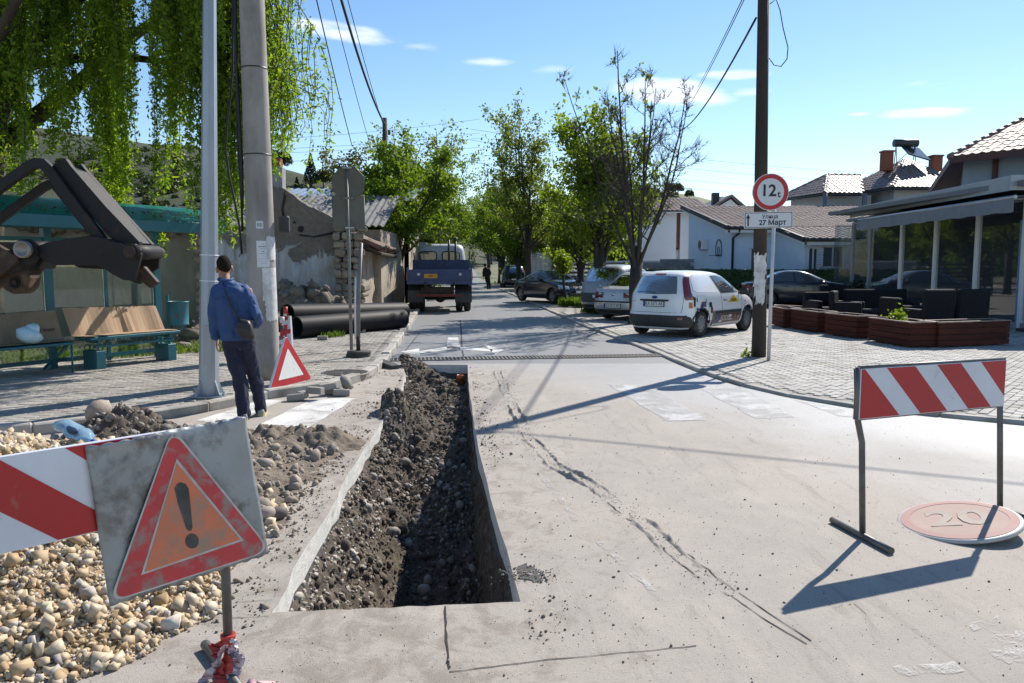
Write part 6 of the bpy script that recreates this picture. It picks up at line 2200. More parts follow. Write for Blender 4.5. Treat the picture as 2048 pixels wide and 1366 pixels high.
# white three-door van-bodied hatchback
van_rows = [(.19, .10, 3.74, .72, 6), (.26, .03, 3.86, .80, 6), (.34, .0, 3.90, .825, 6), (.45, -.01, 3.91, .84, 5.5), (.55, .0, 3.90, .84, 5), (.63, .03, 3.86, .84, 5), (.70, .045, 3.80, .84, 5), (.78, .055, 3.68, .838, 5),
   (.85, .065, 3.50, .835, 5), (.92, .08, 3.22, .825, 5), (.975, .10, 2.98, .81, 5), (1.03, .13, 2.84, .785, 5), (1.10, .165, 2.72, .755, 5), (1.18, .205, 2.58, .72, 5),
   (1.26, .25, 2.43, .68, 5), (1.33, .29, 2.29, .645, 5), (1.39, .33, 2.13, .605, 4.5), (1.43, .40, 1.98, .55, 4), (1.46, .54, 1.75, .44, 3.5), (1.478, .85, 1.4, .22, 3)]
bd = Body(van_rows)
M_vw = paint('white_car_paint', (.80, .81, .82), .25)
rl_, fw = Vector((4.27, 18.25)), Vector((6.08, 20.4))
hv = math.atan2(2.15, 1.86)
fwd = Vector((math.cos(hv), math.sin(hv)))
left = Vector((-fwd.y, fwd.x))
Lv = 3.91
rear_axle = gz(1395, 674, PZR).to_2d() + left * .72
cen = rear_axle + fwd * (Lv / 2 - .74)
van, body = car_shell('van', 'white three door van with stickers on its flank parked on the paving', (cen.x, cen.y, PZR + .004), hv, bd, M_vw, Lv, (.74, 3.10), r=.295, lip=M_plast)
van['category'] = 'van'
sf, rf_, ff_ = side_fn(bd, -1), rear_fn(bd), front_fn(bd)
patch('rear_window', body, [(-.525, 1.345), (0, 1.37), (.525, 1.345)], [(-.66, .975), (0, .955), (.66, .975)], rf_, M_cglassv, .006)
for s in (-1, 1):
 patch('tail_light', body, [(s * .53, 1.345), (s * .605, 1.33)], [(s * .69, .83), (s * .80, .84)], rf_, M_redl, .012, nv=12)
patch('brake_light', body, [(-.13, 1.415), (.13, 1.415)], [(-.14, 1.385), (.14, 1.385)], rf_, M_redl, .03)
patch('bumper', body, [(-.80, .50), (0, .505), (.80, .50)], [(-.76, .23), (0, .235), (.76, .23)], rf_, M_plast, .014, nsub=10)
for s in (-1, 1):
 b_ = patch('bumper', body, [(.02, .50), (.12, .50), (.30, .46), (.40, .33)], [(.05, .23), (.12, .23), (.30, .225), (.40, .22)], side_fn(bd, s), M_plast, .012, nsub=5)
 patch('reflector', body, [(s * .60, .46), (s * .68, .46)], [(s * .60, .41), (s * .68, .41)], rf_, M_redl, .022)
patch('plate_garnish', body, [(-.36, .845), (.36, .845)], [(-.36, .805), (.36, .805)], rf_, M_plast, .02)
plate(van, body, float(bd.xrear(0, .74)) + .0, .745, .50, .115, 'KA 5373 AB')
MB().lathe([(0, -.012), (.055, -.01), (.06, .0)], 20, axis='x').build('badge', [mat('blue_badge', (.02, .05, .22), rough=.25)], body, (float(bd.xrear(0, .89)) - .0, 0, .89)).scale = (1, 1.25, .55)
me = text_mesh('badge_lettering', 'Fiesta', .045, M_chrome)
o = link_mesh('badge_lettering', me, body, (float(bd.xrear(.52, .80)) - .008, .52, .80), (PI / 2, 0, -PI / 2))
for (a, b_) in (((-.66, .94), (-.64, .56)), ((.66, .94), (.64, .56)), ((-.64, .56), (.64, .56))):
 P = [(float(bd.xrear(a[0] + (b_[0] - a[0]) * k / 12, a[1] + (b_[1] - a[1]) * k / 12)) + .002, a[0] + (b_[0] - a[0]) * k / 12, a[1] + (b_[1] - a[1]) * k / 12) for k in range(13)]
 MB().tube(P, .006, 4).build('hatch_seam', [M_plast], body)
MB().tube([(float(bd.xrear(0, 1.0)) - .015, .0, .985), (float(bd.xrear(.2, 1.05)) - .02, .25, 1.01), (float(bd.xrear(.4, 1.02)) - .012, .45, 1.0)], .008, 5).build('wiper', [M_ink], body)
for s in (-1, 1):
 fn = side_fn(bd, s)
 patch('door_window_frame', body, [(1.36, 1.40), (1.7, 1.405), (2.02, 1.36), (2.30, 1.23), (2.62, 1.02)], [(1.62, .955), (1.9, .955), (2.2, .955), (2.5, .955), (2.74, .955)], fn, M_plast, .004)
 patch('side_window', body, [(1.45, 1.36), (1.7, 1.37), (2.0, 1.33), (2.25, 1.21), (2.42, 1.10)], [(1.68, .985), (1.9, .985), (2.1, .985), (2.35, .985), (2.46, .99)], fn, M_cglass, .008)
 seam('door_seam', body, [(1.63, .95), (1.70, .6), (1.66, .34), (1.75, .25)], bd, s, M_plast)
 seam('door_seam', body, [(2.72, .94), (2.74, .6), (2.66, .3)], bd, s, M_plast)
 seam('panel_seam', body, [(.50, 1.28), (.62, 1.37), (1.0, 1.41), (1.32, 1.40)], bd, s, M_plast, .004)
 seam('panel_seam', body, [(.50, 1.28), (.46, 1.05), (.55, 1.0), (1.55, .96)], bd, s, M_plast, .004)
 patch('rubbing_strip', body, [(1.32, .56), (2.70, .56)], [(1.32, .49), (2.70, .49)], fn, M_plast, .014)
 handle(body, bd, 1.83, .80, s, M_plast)
 mirror(body, bd, 2.62, .96, s, M_plast)
fn = side_fn(bd, -1)
M_maroon = mat('maroon_sticker', (.11, .055, .05), (.14, .08, .075), sc=4, rough=.4)
so = patch('maroon_sticker', body, [(1.32, .485), (2.72, .485)], [(1.30, .27), (2.66, .27)], fn, M_maroon, .005)
yo = patch('yellow_sticker', body, [(2.26, .905), (2.261, .905)], [(1.95, .735), (2.58, .735)], fn, mat('yellow_sticker', (.72, .52, .03), (.62, .42, .02), sc=6, rough=.4), .006)
def flank_text(parent, txt, x, z, size, m, off=.009, bold=.002, s=-1):
 me = text_mesh('sticker_lettering', txt, size, m, bold)
 o = link_mesh('sticker_lettering', me, parent)
 y = float(bd.y(x, z))
 dy = float(bd.y(x + .2, z)) - float(bd.y(x - .2, z))
 dz = float(bd.y(x, z + .05)) - float(bd.y(x, z - .05))
 o.location = (x, s * (y + off), z)
 o.rotation_euler = (PI / 2 + s * math.atan2(dz, .1) * -1, 0, s * math.atan2(dy, .4))
 return o
flank_text(yo, 'TE-TO', 2.26, .775, .085, mat('brown_ink', (.20, .05, .02), rough=.5), .011, .004)
M_pale = mat('pale_print', (.66, .64, .62), rough=.5)
flank_text(so, 'EOOD', 1.86, .375, .17, M_pale, .010, .0)
for k, (x, z, w, h, col) in enumerate(((1.44, .37, .13, .20, (.06, .09, .24)), (2.10, .42, .15, .06, (.62, .62, .64)), (2.12, .34, .18, .03, (.5, .48, .5)), (2.36, .41, .05, .08, (.45, .25, .12)), (2.55, .38, .10, .05, (.42, .3, .18)), (1.62, .31, .14, .04, (.6, .6, .6)))):
 patch('sticker_print', so, [(x - w / 2, z + h / 2), (x + w / 2, z + h / 2)], [(x - w / 2, z - h / 2), (x + w / 2, z - h / 2)], fn, mat('print_%d' % k, col, rough=.5), .010, nsub=2, nv=2)
for k, (x, z, w, h, col) in enumerate(((.33, .72, .10, .12, (.55, .17, .04)), (.45, .79, .05, .22, (.02, .02, .03)), (.53, .85, .05, .12, (.03, .05, .25)), (.33, .91, .03, .08, (.03, .05, .25)), (.55, .64, .05, .06, (.05, .07, .25)),
         (.80, .72, .22, .11, (.12, .09, .16)), (.95, .75, .10, .08, (.62, .62, .64)), (1.07, .72, .07, .12, (.02, .02, .025)), (1.14, .70, .05, .11, (.05, .06, .04)), (.72, .68, .09, .10, (.03, .04, .15)),
         (.88, .83, .04, .05, (.02, .02, .05)), (1.16, .58, .09, .12, (.20, .05, .03)), (1.26, .44, .09, .24, (.20, .17, .10)), (1.24, .30, .10, .10, (.05, .05, .09)))):
 rg = random.Random(k)
 j = lambda: rg.uniform(-.018, .018)
 patch('collage_sticker', body, [(x - w / 2 + j(), z + h / 2 + j()), (x + w / 2 + j(), z + h / 2 + j())], [(x - w / 2 + j(), z - h / 2 + j()), (x + w / 2 + j(), z - h / 2 + j())], fn, mat('collage_%d' % k, col, rough=.45), .0055 + k * .0004, nsub=2, nv=2)
MB().lathe([(0, 0), (.03, .004), (.035, .012), (0, .018)], 10, axis='y').build('side_repeater', [mat('amber_lens', (.7, .2, .03), rough=.2)], body, (2.93, -float(bd.y(2.93, .74)) - .01, .74))
patch('windscreen', body, [(-.52, 1.36), (.52, 1.36)], [(-.66, 1.0), (.66, 1.0)], ff_, M_cglass, .005)
for s in (-1, 1):
 patch('headlight', body, [(s * .50, .76), (s * .76, .80)], [(s * .52, .60), (s * .78, .64)], ff_, M_clearl, .012)
# silver saloon, rear end on
sed_rows = [(.20, .14, 4.30, .74, 6), (.28, .04, 4.40, .82, 6), (.40, .0, 4.44, .85, 6), (.55, .0, 4.44, .855, 5.5), (.66, .03, 4.38, .855, 5.5), (.76, .05, 4.20, .85, 5.5), (.84, .07, 3.95, .845, 5.5), (.90, .10, 3.65, .835, 5.5), (.935, .20, 3.45, .825, 5.5), (.96, .42, 3.3, .805, 5.5),
   (.99, .62, 3.18, .785, 5), (1.06, .76, 3.02, .75, 5), (1.15, .92, 2.84, .70, 5), (1.25, 1.12, 2.62, .65, 4.5), (1.33, 1.32, 2.42, .60, 4.5), (1.38, 1.52, 2.22, .52, 4), (1.405, 1.75, 2.0, .38, 3.5)]
def saloon(name, label, loc, heading, pm, txt, glass, cat='car', style='cap', coupe=False):
 global bd
 bd = Body(sed_rows)
 L = 4.44
 t, body = car_shell(name, label, loc, heading, bd, pm, L, (.95, 3.55), r=.31, style=style)
 rf_, ff_ = rear_fn(bd), front_fn(bd)
 patch('rear_window', body, [(-.46, 1.345), (0, 1.36), (.46, 1.345)], [(-.64, 1.0), (0, .985), (.64, 1.0)], rf_, glass, .006)
 patch('windscreen', body, [(-.48, 1.35), (0, 1.365), (.48, 1.35)], [(-.68, .995), (0, .98), (.68, .995)], ff_, glass, .006)
 for s in (-1, 1):
  fn = side_fn(bd, s)
  patch('tail_light', body, [(s * .52, .83), (s * .80, .82)], [(s * .52, .64), (s * .82, .65)], rf_, M_redl, .012)
  patch('tail_light', body, [(.02, .82), (.16, .81)], [(.02, .66), (.20, .68)], fn, M_redl, .012)
  patch('side_window', body, [(1.22, 1.26), (1.5, 1.33), (1.82, 1.355)], [(.98, 1.0), (1.4, .99), (1.86, .985)], fn, glass, .006)
  patch('side_window', body, [(1.90, 1.355), (2.2, 1.345), (2.48, 1.25), (2.80, 1.05)], [(1.93, .985), (2.2, .98), (2.5, .98), (2.86, .985)], fn, glass, .006)
  patch('rubbing_strip', body, [(1.35, .56), (3.1, .56)], [(1.35, .50), (3.1, .50)], fn, M_plast, .012)
  seam('door_seam', body, [(1.87, .98), (1.88, .5), (1.86, .28)], bd, s, M_plast)
  seam('door_seam', body, [(2.95, .95), (2.95, .6), (2.85, .28)], bd, s, M_plast)
  seam('door_seam', body, [(1.0, .98), (1.12, .75), (1.3, .55), (1.35, .28)], bd, s, M_plast)
  handle(body, bd, 1.55, .80, s, pm)
  handle(body, bd, 2.2, .80, s, pm)
  mirror(body, bd, 2.78, .98, s, pm)
  patch('headlight', body, [(s * .46, .74), (s * .76, .76)], [(s * .48, .56), (s * .79, .60)], ff_, M_clearl, .014)
 patch('bumper_strip', body, [(-.80, .575), (0, .575), (.80, .575)], [(-.80, .53), (0, .53), (.80, .53)], rf_, M_plast, .016, nsub=10)
 patch('lower_bumper', body, [(-.78, .33), (0, .33), (.78, .33)], [(-.72, .21), (0, .21), (.72, .21)], rf_, M_plast, .01, nsub=10)
 patch('grille', body, [(-.36, .72), (.36, .72)], [(-.36, .58), (.36, .58)], ff_, M_plast, .012)
 patch('lower_bumper', body, [(-.70, .42), (.70, .42)], [(-.70, .24), (.70, .24)], ff_, M_plast, .012, nsub=10)
 if txt:
  plate(t, body, float(bd.xrear(0, .44)), .435, .52, .115, txt)
  MB().lathe([(0, -.012), (.05, -.01), (.055, 0)], 12, axis='x').build('badge', [M_chrome], body, (float(bd.xrear(0, .76)), 0, .76))
 return t, body
M_silver = paint('silver_car_paint', (.50, .51, .52), .32, .45)
pl_ = gz(1220, 642, PZR)
hs = RAD(52)
fwd = Vector((math.cos(hs), math.sin(hs)))
left = Vector((-fwd.y, fwd.x))
c_ = Vector((2.88, 23.7)) - left * .74 + fwd * (2.22 - .95)
saloon('car', 'silver saloon seen from behind between the two dark tree trunks', (c_.x, c_.y, PZR + .003), hs, M_silver, 'KA 5216 AB', M_cglass)
c_ = at(1572, 575, 31.2)
M_dkb = paint('dark_blue_paint', (.022, .026, .045), .2)
saloon('car', 'dark blue saloon side on behind the wooden pole and planters', (c_.x + .3, 30.6, PZR + .003), RAD(-8), M_dkb, None, M_cglass)
saloon('car', 'pale car roof showing over the green fence', (7.45, 42.2, -.02), RAD(15), paint('pale_paint', (.72, .73, .74), .3), None, M_cglassd)
saloon('car', 'dark car in the shade left of the truck behind the tree trunk', (-6.6, 36.0, .05), RAD(80), paint('grey_dark_paint', (.07, .075, .085), .3), None, M_cglassd)
# silver tall hatchback (rear)
mpv_rows = [(.22, .12, 4.05, .76, 6), (.30, .04, 4.14, .84, 6), (.45, .0, 4.17, .86, 6), (.62, .0, 4.14, .865, 5.5), (.74, .03, 4.02, .865, 5.5), (.84, .06, 3.80, .86, 5.5), (.94, .09, 3.52, .85, 5.5), (1.02, .12, 3.25, .83, 5.5), (1.10, .17, 3.08, .81, 5.5), (1.2, .24, 2.9, .775, 5.5),
   (1.32, .33, 2.68, .735, 5), (1.42, .41, 2.48, .70, 5), (1.50, .48, 2.25, .66, 4.5), (1.56, .58, 2.05, .58, 4), (1.60, .78, 1.75, .44, 3.5), (1.62, 1.0, 1.5, .25, 3)]
bd = Body(mpv_rows)
M_grsil = paint('grey_silver_paint', (.36, .375, .38), .35, .4)
hm = RAD(58)
fwd = Vector((math.cos(hm), math.sin(hm)))
left = Vector((-fwd.y, fwd.x))
c_ = gz(1178, 626, PZR).to_2d() - left * .74 + fwd * (2.08 - .80)
mpv, body = car_shell('car', 'grey silver tall hatchback with dark rear end behind the leafy tree trunk', (c_.x, c_.y, PZR + .003), hm, bd, M_grsil, 4.17, (.80, 3.36), r=.315)
rf_, ff_ = rear_fn(bd), front_fn(bd)
patch('rear_window', body, [(-.58, 1.50), (0, 1.52), (.58, 1.50)], [(-.74, 1.08), (0, 1.07), (.74, 1.08)], rf_, M_cglassd, .006)
patch('tailgate_panel', body, [(-.80, .71), (0, .71), (.80, .71)], [(-.82, .40), (0, .40), (.82, .40)], rf_, mat('dark_grey_panel', (.06, .065, .075), rough=.5), .010, nsub=10)
patch('lower_bumper', body, [(-.80, .33), (0, .33), (.80, .33)], [(-.74, .23), (0, .23), (.74, .23)], rf_, M_plast, .01, nsub=10)
plate(mpv, body, float(bd.xrear(0, .60)) - .008, .60, .50, .11, None)
MB().lathe([(0, -.012), (.05, -.01), (.055, 0)], 12, axis='x').build('badge', [M_chrome], body, (float(bd.xrear(0, .94)), 0, .94))
for s in (-1, 1):
 fn = side_fn(bd, s)
 patch('tail_light', body, [(s * .66, 1.40), (s * .745, 1.40)], [(s * .77, .90), (s * .845, .92)], rf_, M_redl, .012, nv=10)
 patch('side_window', body, [(.80, 1.44), (1.1, 1.47), (1.45, 1.48)], [(.70, 1.08), (1.1, 1.06), (1.5, 1.05)], fn, M_cglass, .006)
 patch('side_window', body, [(1.54, 1.48), (1.9, 1.46), (2.3, 1.36), (2.75, 1.12)], [(1.58, 1.05), (1.9, 1.04), (2.3, 1.04), (2.85, 1.05)], fn, M_cglass, .006)
 seam('door_seam', body, [(1.52, 1.05), (1.54, .6), (1.5, .3)], bd, s, M_plast)
 handle(body, bd, 1.3, .9, s, M_grsil)
 mirror(body, bd, 2.7, 1.06, s, M_grsil)
patch('windscreen', body, [(-.58, 1.5), (.58, 1.5)], [(-.74, 1.08), (.74, 1.08)], ff_, M_cglass, .005)
# dark coupe, three-quarter front
cp_rows = [(.20, .16, 4.24, .74, 6), (.28, .06, 4.36, .83, 6), (.40, .0, 4.40, .86, 5.5), (.55, .0, 4.40, .87, 5), (.66, .04, 4.34, .87, 5), (.76, .08, 4.16, .865, 5), (.84, .14, 3.9, .855, 5), (.91, .26, 3.55, .84, 5), (.96, .5, 3.2, .81, 5),
  (1.0, .72, 3.05, .78, 5), (1.08, .98, 2.88, .735, 5), (1.18, 1.25, 2.66, .675, 4.5), (1.28, 1.55, 2.42, .61, 4.5), (1.36, 1.8, 2.2, .52, 4), (1.395, 1.95, 2.05, .38, 3.5)]
bd = Body(cp_rows)
M_navy = paint('black_blue_paint', (.012, .016, .024), .16)
hc_ = RAD(-60)
cpos = at(1100, 580, 33.5)
coupe, body = car_shell('car', 'black blue coupe facing half right, parked beside the sapling', (1.72, 34.2, PZR + .003), hc_, bd, M_navy, 4.40, (.92, 3.50), r=.315, style='alloy')
rf_, ff_ = rear_fn(bd), front_fn(bd)
patch('windscreen', body, [(-.48, 1.33), (0, 1.35), (.48, 1.33)], [(-.70, 1.0), (0, .98), (.70, 1.0)], ff_, M_cglass, .006)
patch('rear_window', body, [(-.44, 1.32), (.44, 1.32)], [(-.62, 1.04), (.62, 1.04)], rf_, M_cglassd, .006)
patch('grille', body, [(-.30, .72), (.30, .72)], [(-.26, .60), (.26, .60)], ff_, M_plast, .012)
patch('lower_grille', body, [(-.62, .40), (.62, .40)], [(-.62, .26), (.62, .26)], ff_, M_plast, .012, nsub=8)
MB().lathe([(0, .02), (.06, .018), (.068, .0)], 16, axis='x').build('badge', [M_chrome], body, (float(bd.xfront(0, .68)) + .012, 0, .68))
plate(coupe, body, float(bd.xfront(0, .50)), .50, .52, .115, None, rear=False)
for s in (-1, 1):
 fn = side_fn(bd, s)
 hl2 = patch('headlight', body, [(s * .48, .74), (s * .76, .79)], [(s * .50, .60), (s * .80, .63)], ff_, M_clearl, .016)
 patch('side_window', body, [(1.42, 1.23), (1.75, 1.33), (2.05, 1.345), (2.4, 1.25), (2.8, 1.05)], [(1.1, 1.02), (1.6, 1.0), (2.05, .99), (2.4, .985), (2.86, .985)], fn, M_cglass, .006)
 seam('door_seam', body, [(1.45, 1.0), (1.5, .6), (1.55, .28)], bd, s, M_plast)
 seam('door_seam', body, [(2.95, .95), (2.95, .6), (2.85, .28)], bd, s, M_plast)
 handle(body, bd, 1.7, .82, s, M_navy)
 mirror(body, bd, 2.7, .98, s, M_navy)
 MB().lathe([(0, .02), (.05, .018), (.055, 0)], 12, axis='x').build('fog_light', [M_clearl], body, (float(bd.xfront(s * .6, .34)) + .004, s * .6, .34))
# black car far up the street
bd = Body(mpv_rows)
fp_ = at(1002, 560, 55)
far, body = car_shell('car', 'black car seen from behind far up the street under the trees', (.05, 58.0, .03), RAD(94), bd, paint('black_paint', (.012, .012, .014), .25), 4.17, (.80, 3.36), r=.315)
patch('rear_window', body, [(-.58, 1.50), (.58, 1.50)], [(-.74, 1.08), (.74, 1.08)], rear_fn(bd), M_cglassd, .006)
for s in (-1, 1):
 patch('tail_light', body, [(s * .66, 1.40), (s * .745, 1.40)], [(s * .77, .90), (s * .845, .92)], rear_fn(bd), M_redl, .012)
plate(far, body, float(bd.xrear(0, .60)) - .008, .60, .50, .11, None)
# the old truck
TK = Vector((-2.52, 27.35, 0))
tk = thing('truck', 'old white cabbed truck with a blue dropside bed seen from behind', 'truck', TK, RAD(4.0))
M_tblue = mat('faded_blue_paint', (.035, .06, .15), (.05, .08, .18), sc=3, rough=.55, dirt=(.13, .09, .07), dsc=2.2, dramp=(.56, .72))
M_twhite = mat('truck_white', (.52, .55, .57), (.46, .48, .50), sc=2, rough=.4)
M_rust = mat('rusty_frame', (.07, .04, .03), (.03, .028, .027), sc=4, rough=.85, bump=.3, bsc=60)
bed = MB()
bed.box((0, 1.6, 1.06), (2.2, 3.2, .1))
bed.build('bed_floor', [M_rust], tk)
tg = MB().box((0, 0, 1.27), (2.24, .05, .44), b=.01).build('tailgate', [M_tblue], tk)
MB().box((0, -.02, 1.03), (2.26, .09, .1), b=.01).build('rear_sill', [M_tblue], tk)
MB().box((0, -.035, 1.075), (2.1, .03, .03)).build('worn_strip', [mat('scuffed_steel', (.34, .31, .28), (.12, .07, .05), sc=12, rough=.7)], tk)
for s in (-1, 1):
 MB().box((s * 1.11, 1.6, 1.27), (.05, 3.2, .44), b=.01).build('dropside', [M_tblue], tk)
 MB().box((s * 1.1, 0, 1.3), (.07, .07, .55)).build('corner_post', [M_tblue], tk)
 MB().box((s * 1.125, -.045, 1.26), (.05, .05, .26)).build('tail_light', [M_redl], tk)
 MB().lathe([(0, -.03), (.045, -.03), (.055, -.01), (.055, .0)], 16, axis='y').build('reflector', [M_pale], tk, (s * .72, -.035, 1.33))
 MB().box((s * .5, -.06, 1.0), (.06, .06, .16)).build('hinge', [M_rust], tk)
MB().box((0, 3.22, 1.45), (2.2, .05, .8)).build('headboard', [M_tblue], tk)
yp = MB().box((-.30, -.036, 1.27), (.46, .014, .15)).build('yellow_plate', [mat('yellow_plate', (.70, .33, .03), (.6, .27, .03), sc=5, rough=.5)], tk)
me = text_mesh('plate_lettering', 'FAP', .085, M_ink, .002)
link_mesh('plate_lettering', me, yp, (-.30, -.045, 1.27), (PI / 2, 0, 0))
cab = []
for (z, x0, x1, w) in ((1.15, 3.42, 5.0, 1.0), (1.6, 3.40, 5.1, 1.02), (1.75, 3.40, 5.08, 1.02), (2.2, 3.44, 4.85, .96), (2.38, 3.5, 4.7, .90), (2.45, 3.62, 4.5, .78), (2.48, 3.9, 4.3, .5)):
 sec = []
 n = 5
 for a in np.linspace(0, 2 * PI, 48, endpoint=False):
  ct, st = math.cos(a), math.sin(a)
  r = (abs(ct) ** n + abs(st) ** n) ** (-1 / n)
  sec.append((w * ct * r, (x0 + x1) / 2 + (x1 - x0) / 2 * st * r, z))
 cab.append(sec)
b = MB()
b.loft(cab)
co = b.build('cab', [M_twhite], tk, (-.06, 0, 0))
for (x, w) in ((-.46, .68), (.44, .68)):
 b = MB()
 pts = []
 for a in np.linspace(0, 2 * PI, 32, endpoint=False):
  ct, st = math.cos(a), math.sin(a)
  r = (abs(ct) ** 5 + abs(st) ** 5) ** (-1 / 5)
  pts.append((x + w / 2 * ct * r, 3.385, 2.0 + .17 * st * r))
 b.prism(pts, (0, .02, 0))
 wo = b.build('rear_window', [M_cglassd], co)
 MB().tube(pts + [pts[0]], .022, 6, caps=False).build('rubber_seal', [M_plast], wo)
for (x, w) in ((.30, .055), (.56, .06)):
 MB().tube([(x, 3.3, 1.1), (x, 3.3, 2.62)], w * .75, 10).build('exhaust_pipe', [M_dkmet], tk)
MB().lathe([(0, .12), (.075, .1), (.075, .0)], 12, c=(.56, 3.3, 2.6)).build('exhaust_cap', [M_dkmet], tk)
MB().box((-.72, 4.0, 2.5), (.3, .3, .08), b=.02).build('roof_vent', [M_twhite], tk)
for s in (-1, 1):
 MB().box((s * 1.12, 4.7, 2.0), (.05, .06, .3), b=.01).build('wing_mirror', [M_plast], tk)
for s in (-1, 1):
 MB().box((s * .42, 2.5, .82), (.09, 5.0, .2)).build('chassis_rail', [M_rust], tk)
 MB().box((s * .48, -.02, .78), (.05, .06, .45)).build('underrun_bracket', [M_rust], tk)
MB().box((0, -.05, .60), (1.6, .07, .09)).build('underrun_bar', [mat('faded_red_bar', (.22, .035, .025), (.09, .03, .025), sc=5, rough=.7)], tk)
MB().tube([(-.8, 1.0, .5), (.8, 1.0, .5)], .09, 10).build('rear_axle', [M_rust], tk)
MB().lathe([(0, -.2), (.12, -.18), (.2, -.05), (.2, .05), (.1, .2)], 16, c=(0, 1.0, .5), axis='y').build('differential', [M_rust], tk)
MB().box((-.1, .5, .72), (1.1, .9, .3)).build('spare_carrier', [M_rust], tk)
for s in (-1, 1):
 for k in (0, 1):
  xx = s * (.68 + k * .29)
  mb = MB()
  r, hw = .48, .125
  mb.lathe([(r * .6, -hw), (r * .9, -hw), (r * .99, -hw * .7), (r, 0), (r * .99, hw * .7), (r * .9, hw), (r * .6, hw), (r * .5, 0), (0, 0)], 32, axis='x')
  wo = mb.build('wheel', [M_tyre], tk, (xx, 1.0, r))
  MB().lathe([(0, s * .02), (r * .3, s * .04), (r * .58, s * hw * .9)], 20, axis='x').build('rim', [M_rimd], wo)
 MB().lathe([(.46 * .6, -.12), (.46 * .9, -.12), (.46, 0), (.46 * .9, .12), (.46 * .6, .12), (0, 0)], 28, axis='x').build('wheel', [M_tyre], tk, (s * .85, 4.3, .46))
 mud = MB()
 pts = [(s * .83, 1.0 + .58 * math.cos(a), .5 + .58 * math.sin(a)) for a in np.linspace(-.2, PI + .3, 16)]
 mud.add([(p[0] - .3, p[1], p[2]) for p in pts] + [(p[0] + .3, p[1], p[2]) for p in pts], [(i, i + 1, 17 + i, 16 + i) for i in range(15)], 0, True)
 mud.build('mudguard', [M_dkmet], tk)
MB().box((-.86, .36, .55), (.54, .02, .42)).build('mud_flap', [M_dkmet], tk)
M_galv = mat('galvanised', (.40, .43, .47), (.30, .325, .36), sc=3, rough=.45, metal=.55, bump=.12, bsc=150, bdist=.003, stretch=(1, 1, .25))
M_conc = mat('pole_concrete', (.36, .335, .31), (.28, .26, .24), sc=2.5, rough=.85, bump=.35, bsc=70, bdist=.005, stretch=(1, 1, .4), dirt=(.20, .18, .155), dsc=2.2, dramp=(.5, .7))
M_paper = mat('paper_notice', (.72, .73, .75), (.62, .63, .65), sc=7, rough=.8, bump=.2, bsc=40)
M_paperw = mat('torn_paper', (.74, .74, .74), (.50, .49, .47), sc=9, rough=.85, bump=.5, bsc=35, bdist=.01)
M_ptext = mat('notice_print', (.10, .10, .11), (.35, .35, .36), sc=40, rough=.8)
M_red = mat('sign_red', (.42, .022, .025), (.33, .02, .022), sc=5, rough=.38, dirt=(.30, .15, .13), dsc=6, dramp=(.6, .75))
M_swhite = mat('sign_white', (.66, .68, .72), (.58, .60, .64), sc=4, rough=.38, dirt=(.40, .38, .35), dsc=5, dramp=(.62, .78))
M_signgrey = mat('sign_back', (.15, .15, .14), (.125, .125, .115), sc=3, rough=.6, metal=.3)
M_poleg = mat('grey_pole_paint', (.23, .235, .24), (.17, .17, .17), sc=5, rough=.55, metal=.4, bump=.15, bsc=80)
M_teal = mat('teal_paint', (.010, .125, .155), (.009, .10, .125), sc=4, rough=.4, dirt=(.03, .06, .06), dsc=5, dramp=(.6, .8))
M_wire = mat('cable_black', (.012, .012, .014), rough=.6)
M_rubber = mat('dusty_rubber', (.05, .048, .045), (.09, .085, .075), sc=6, rough=.9, bump=.3, bsc=60)
M_wood = mat('tarred_wood', (.06, .042, .032), (.032, .024, .02), sc=4, rough=.85, bump=.8, bsc=22, bdist=.01, stretch=(1, 1, .12), dirt=(.13, .10, .08), dsc=3, dramp=(.55, .75))
M_tape_r = mat('red_tape', (.55, .05, .035), (.42, .04, .03), sc=9, rough=.45)
M_tape_w = mat('white_tape', (.72, .68, .68), (.6, .5, .5), sc=9, rough=.45)
def bar(b, p, q, r, n=8):
 return b.tube([p, q], r, n)
# lamp post
lp = gz(418, 792, PZL)
t = thing('lamp_post', 'octagonal galvanised lamp post beside the walking man', 'lamp post', lp, RAD(12))
t.rotation_euler = (0, RAD(2.1), RAD(12))
MB().tube([(0, 0, 0), (0, 0, 2.7), (0, 0, 6.2), (0, 0, 8.2)], [.118, .090, .060, .048], 8, smooth=False).build('pole', [M_galv], t)
bp_ = MB().box((0, 0, .01), (.36, .36, .022), b=.004).build('base_plate', [M_galv], t)
for k in range(4):
 a = k * PI / 2 + PI / 4
 c, s = math.cos(a), math.sin(a)
 b = MB()
 b.prism([(.11, -.006, .02), (.21, -.006, .02), (.115, -.006, .2)], (0, .012, 0))
 b.build('gusset', [M_galv], t, None, (0, 0, a))
 MB().lathe([(0, .075), (.014, .075), (.014, .045), (.022, .045), (.022, .022), (0, .022)], 6, c=(.205 * c - .05 * s, .205 * s + .05 * c, 0), smooth=False).build('bolt', [M_galv], t)
for z in (1.66, 1.36):
 MB().tube([(0, 0, z), (0, 0, z + .012)], [.108, .108], 8, smooth=False).build('tape_band', [M_pvc], t)
MB().box((0, -.106, .62), (.085, .01, .46), b=.003).build('access_door', [M_galv], t)
MB().tube([(0, 0, 8.15), (.5, -.4, 8.5), (1.0, -.8, 8.6)], .04, 8).build('bracket_arm', [M_galv], t)
MB().box((1.25, -1.0, 8.6), (.7, .26, .12), RAD(-39), b=.03).build('lamp_head', [M_galv], t)
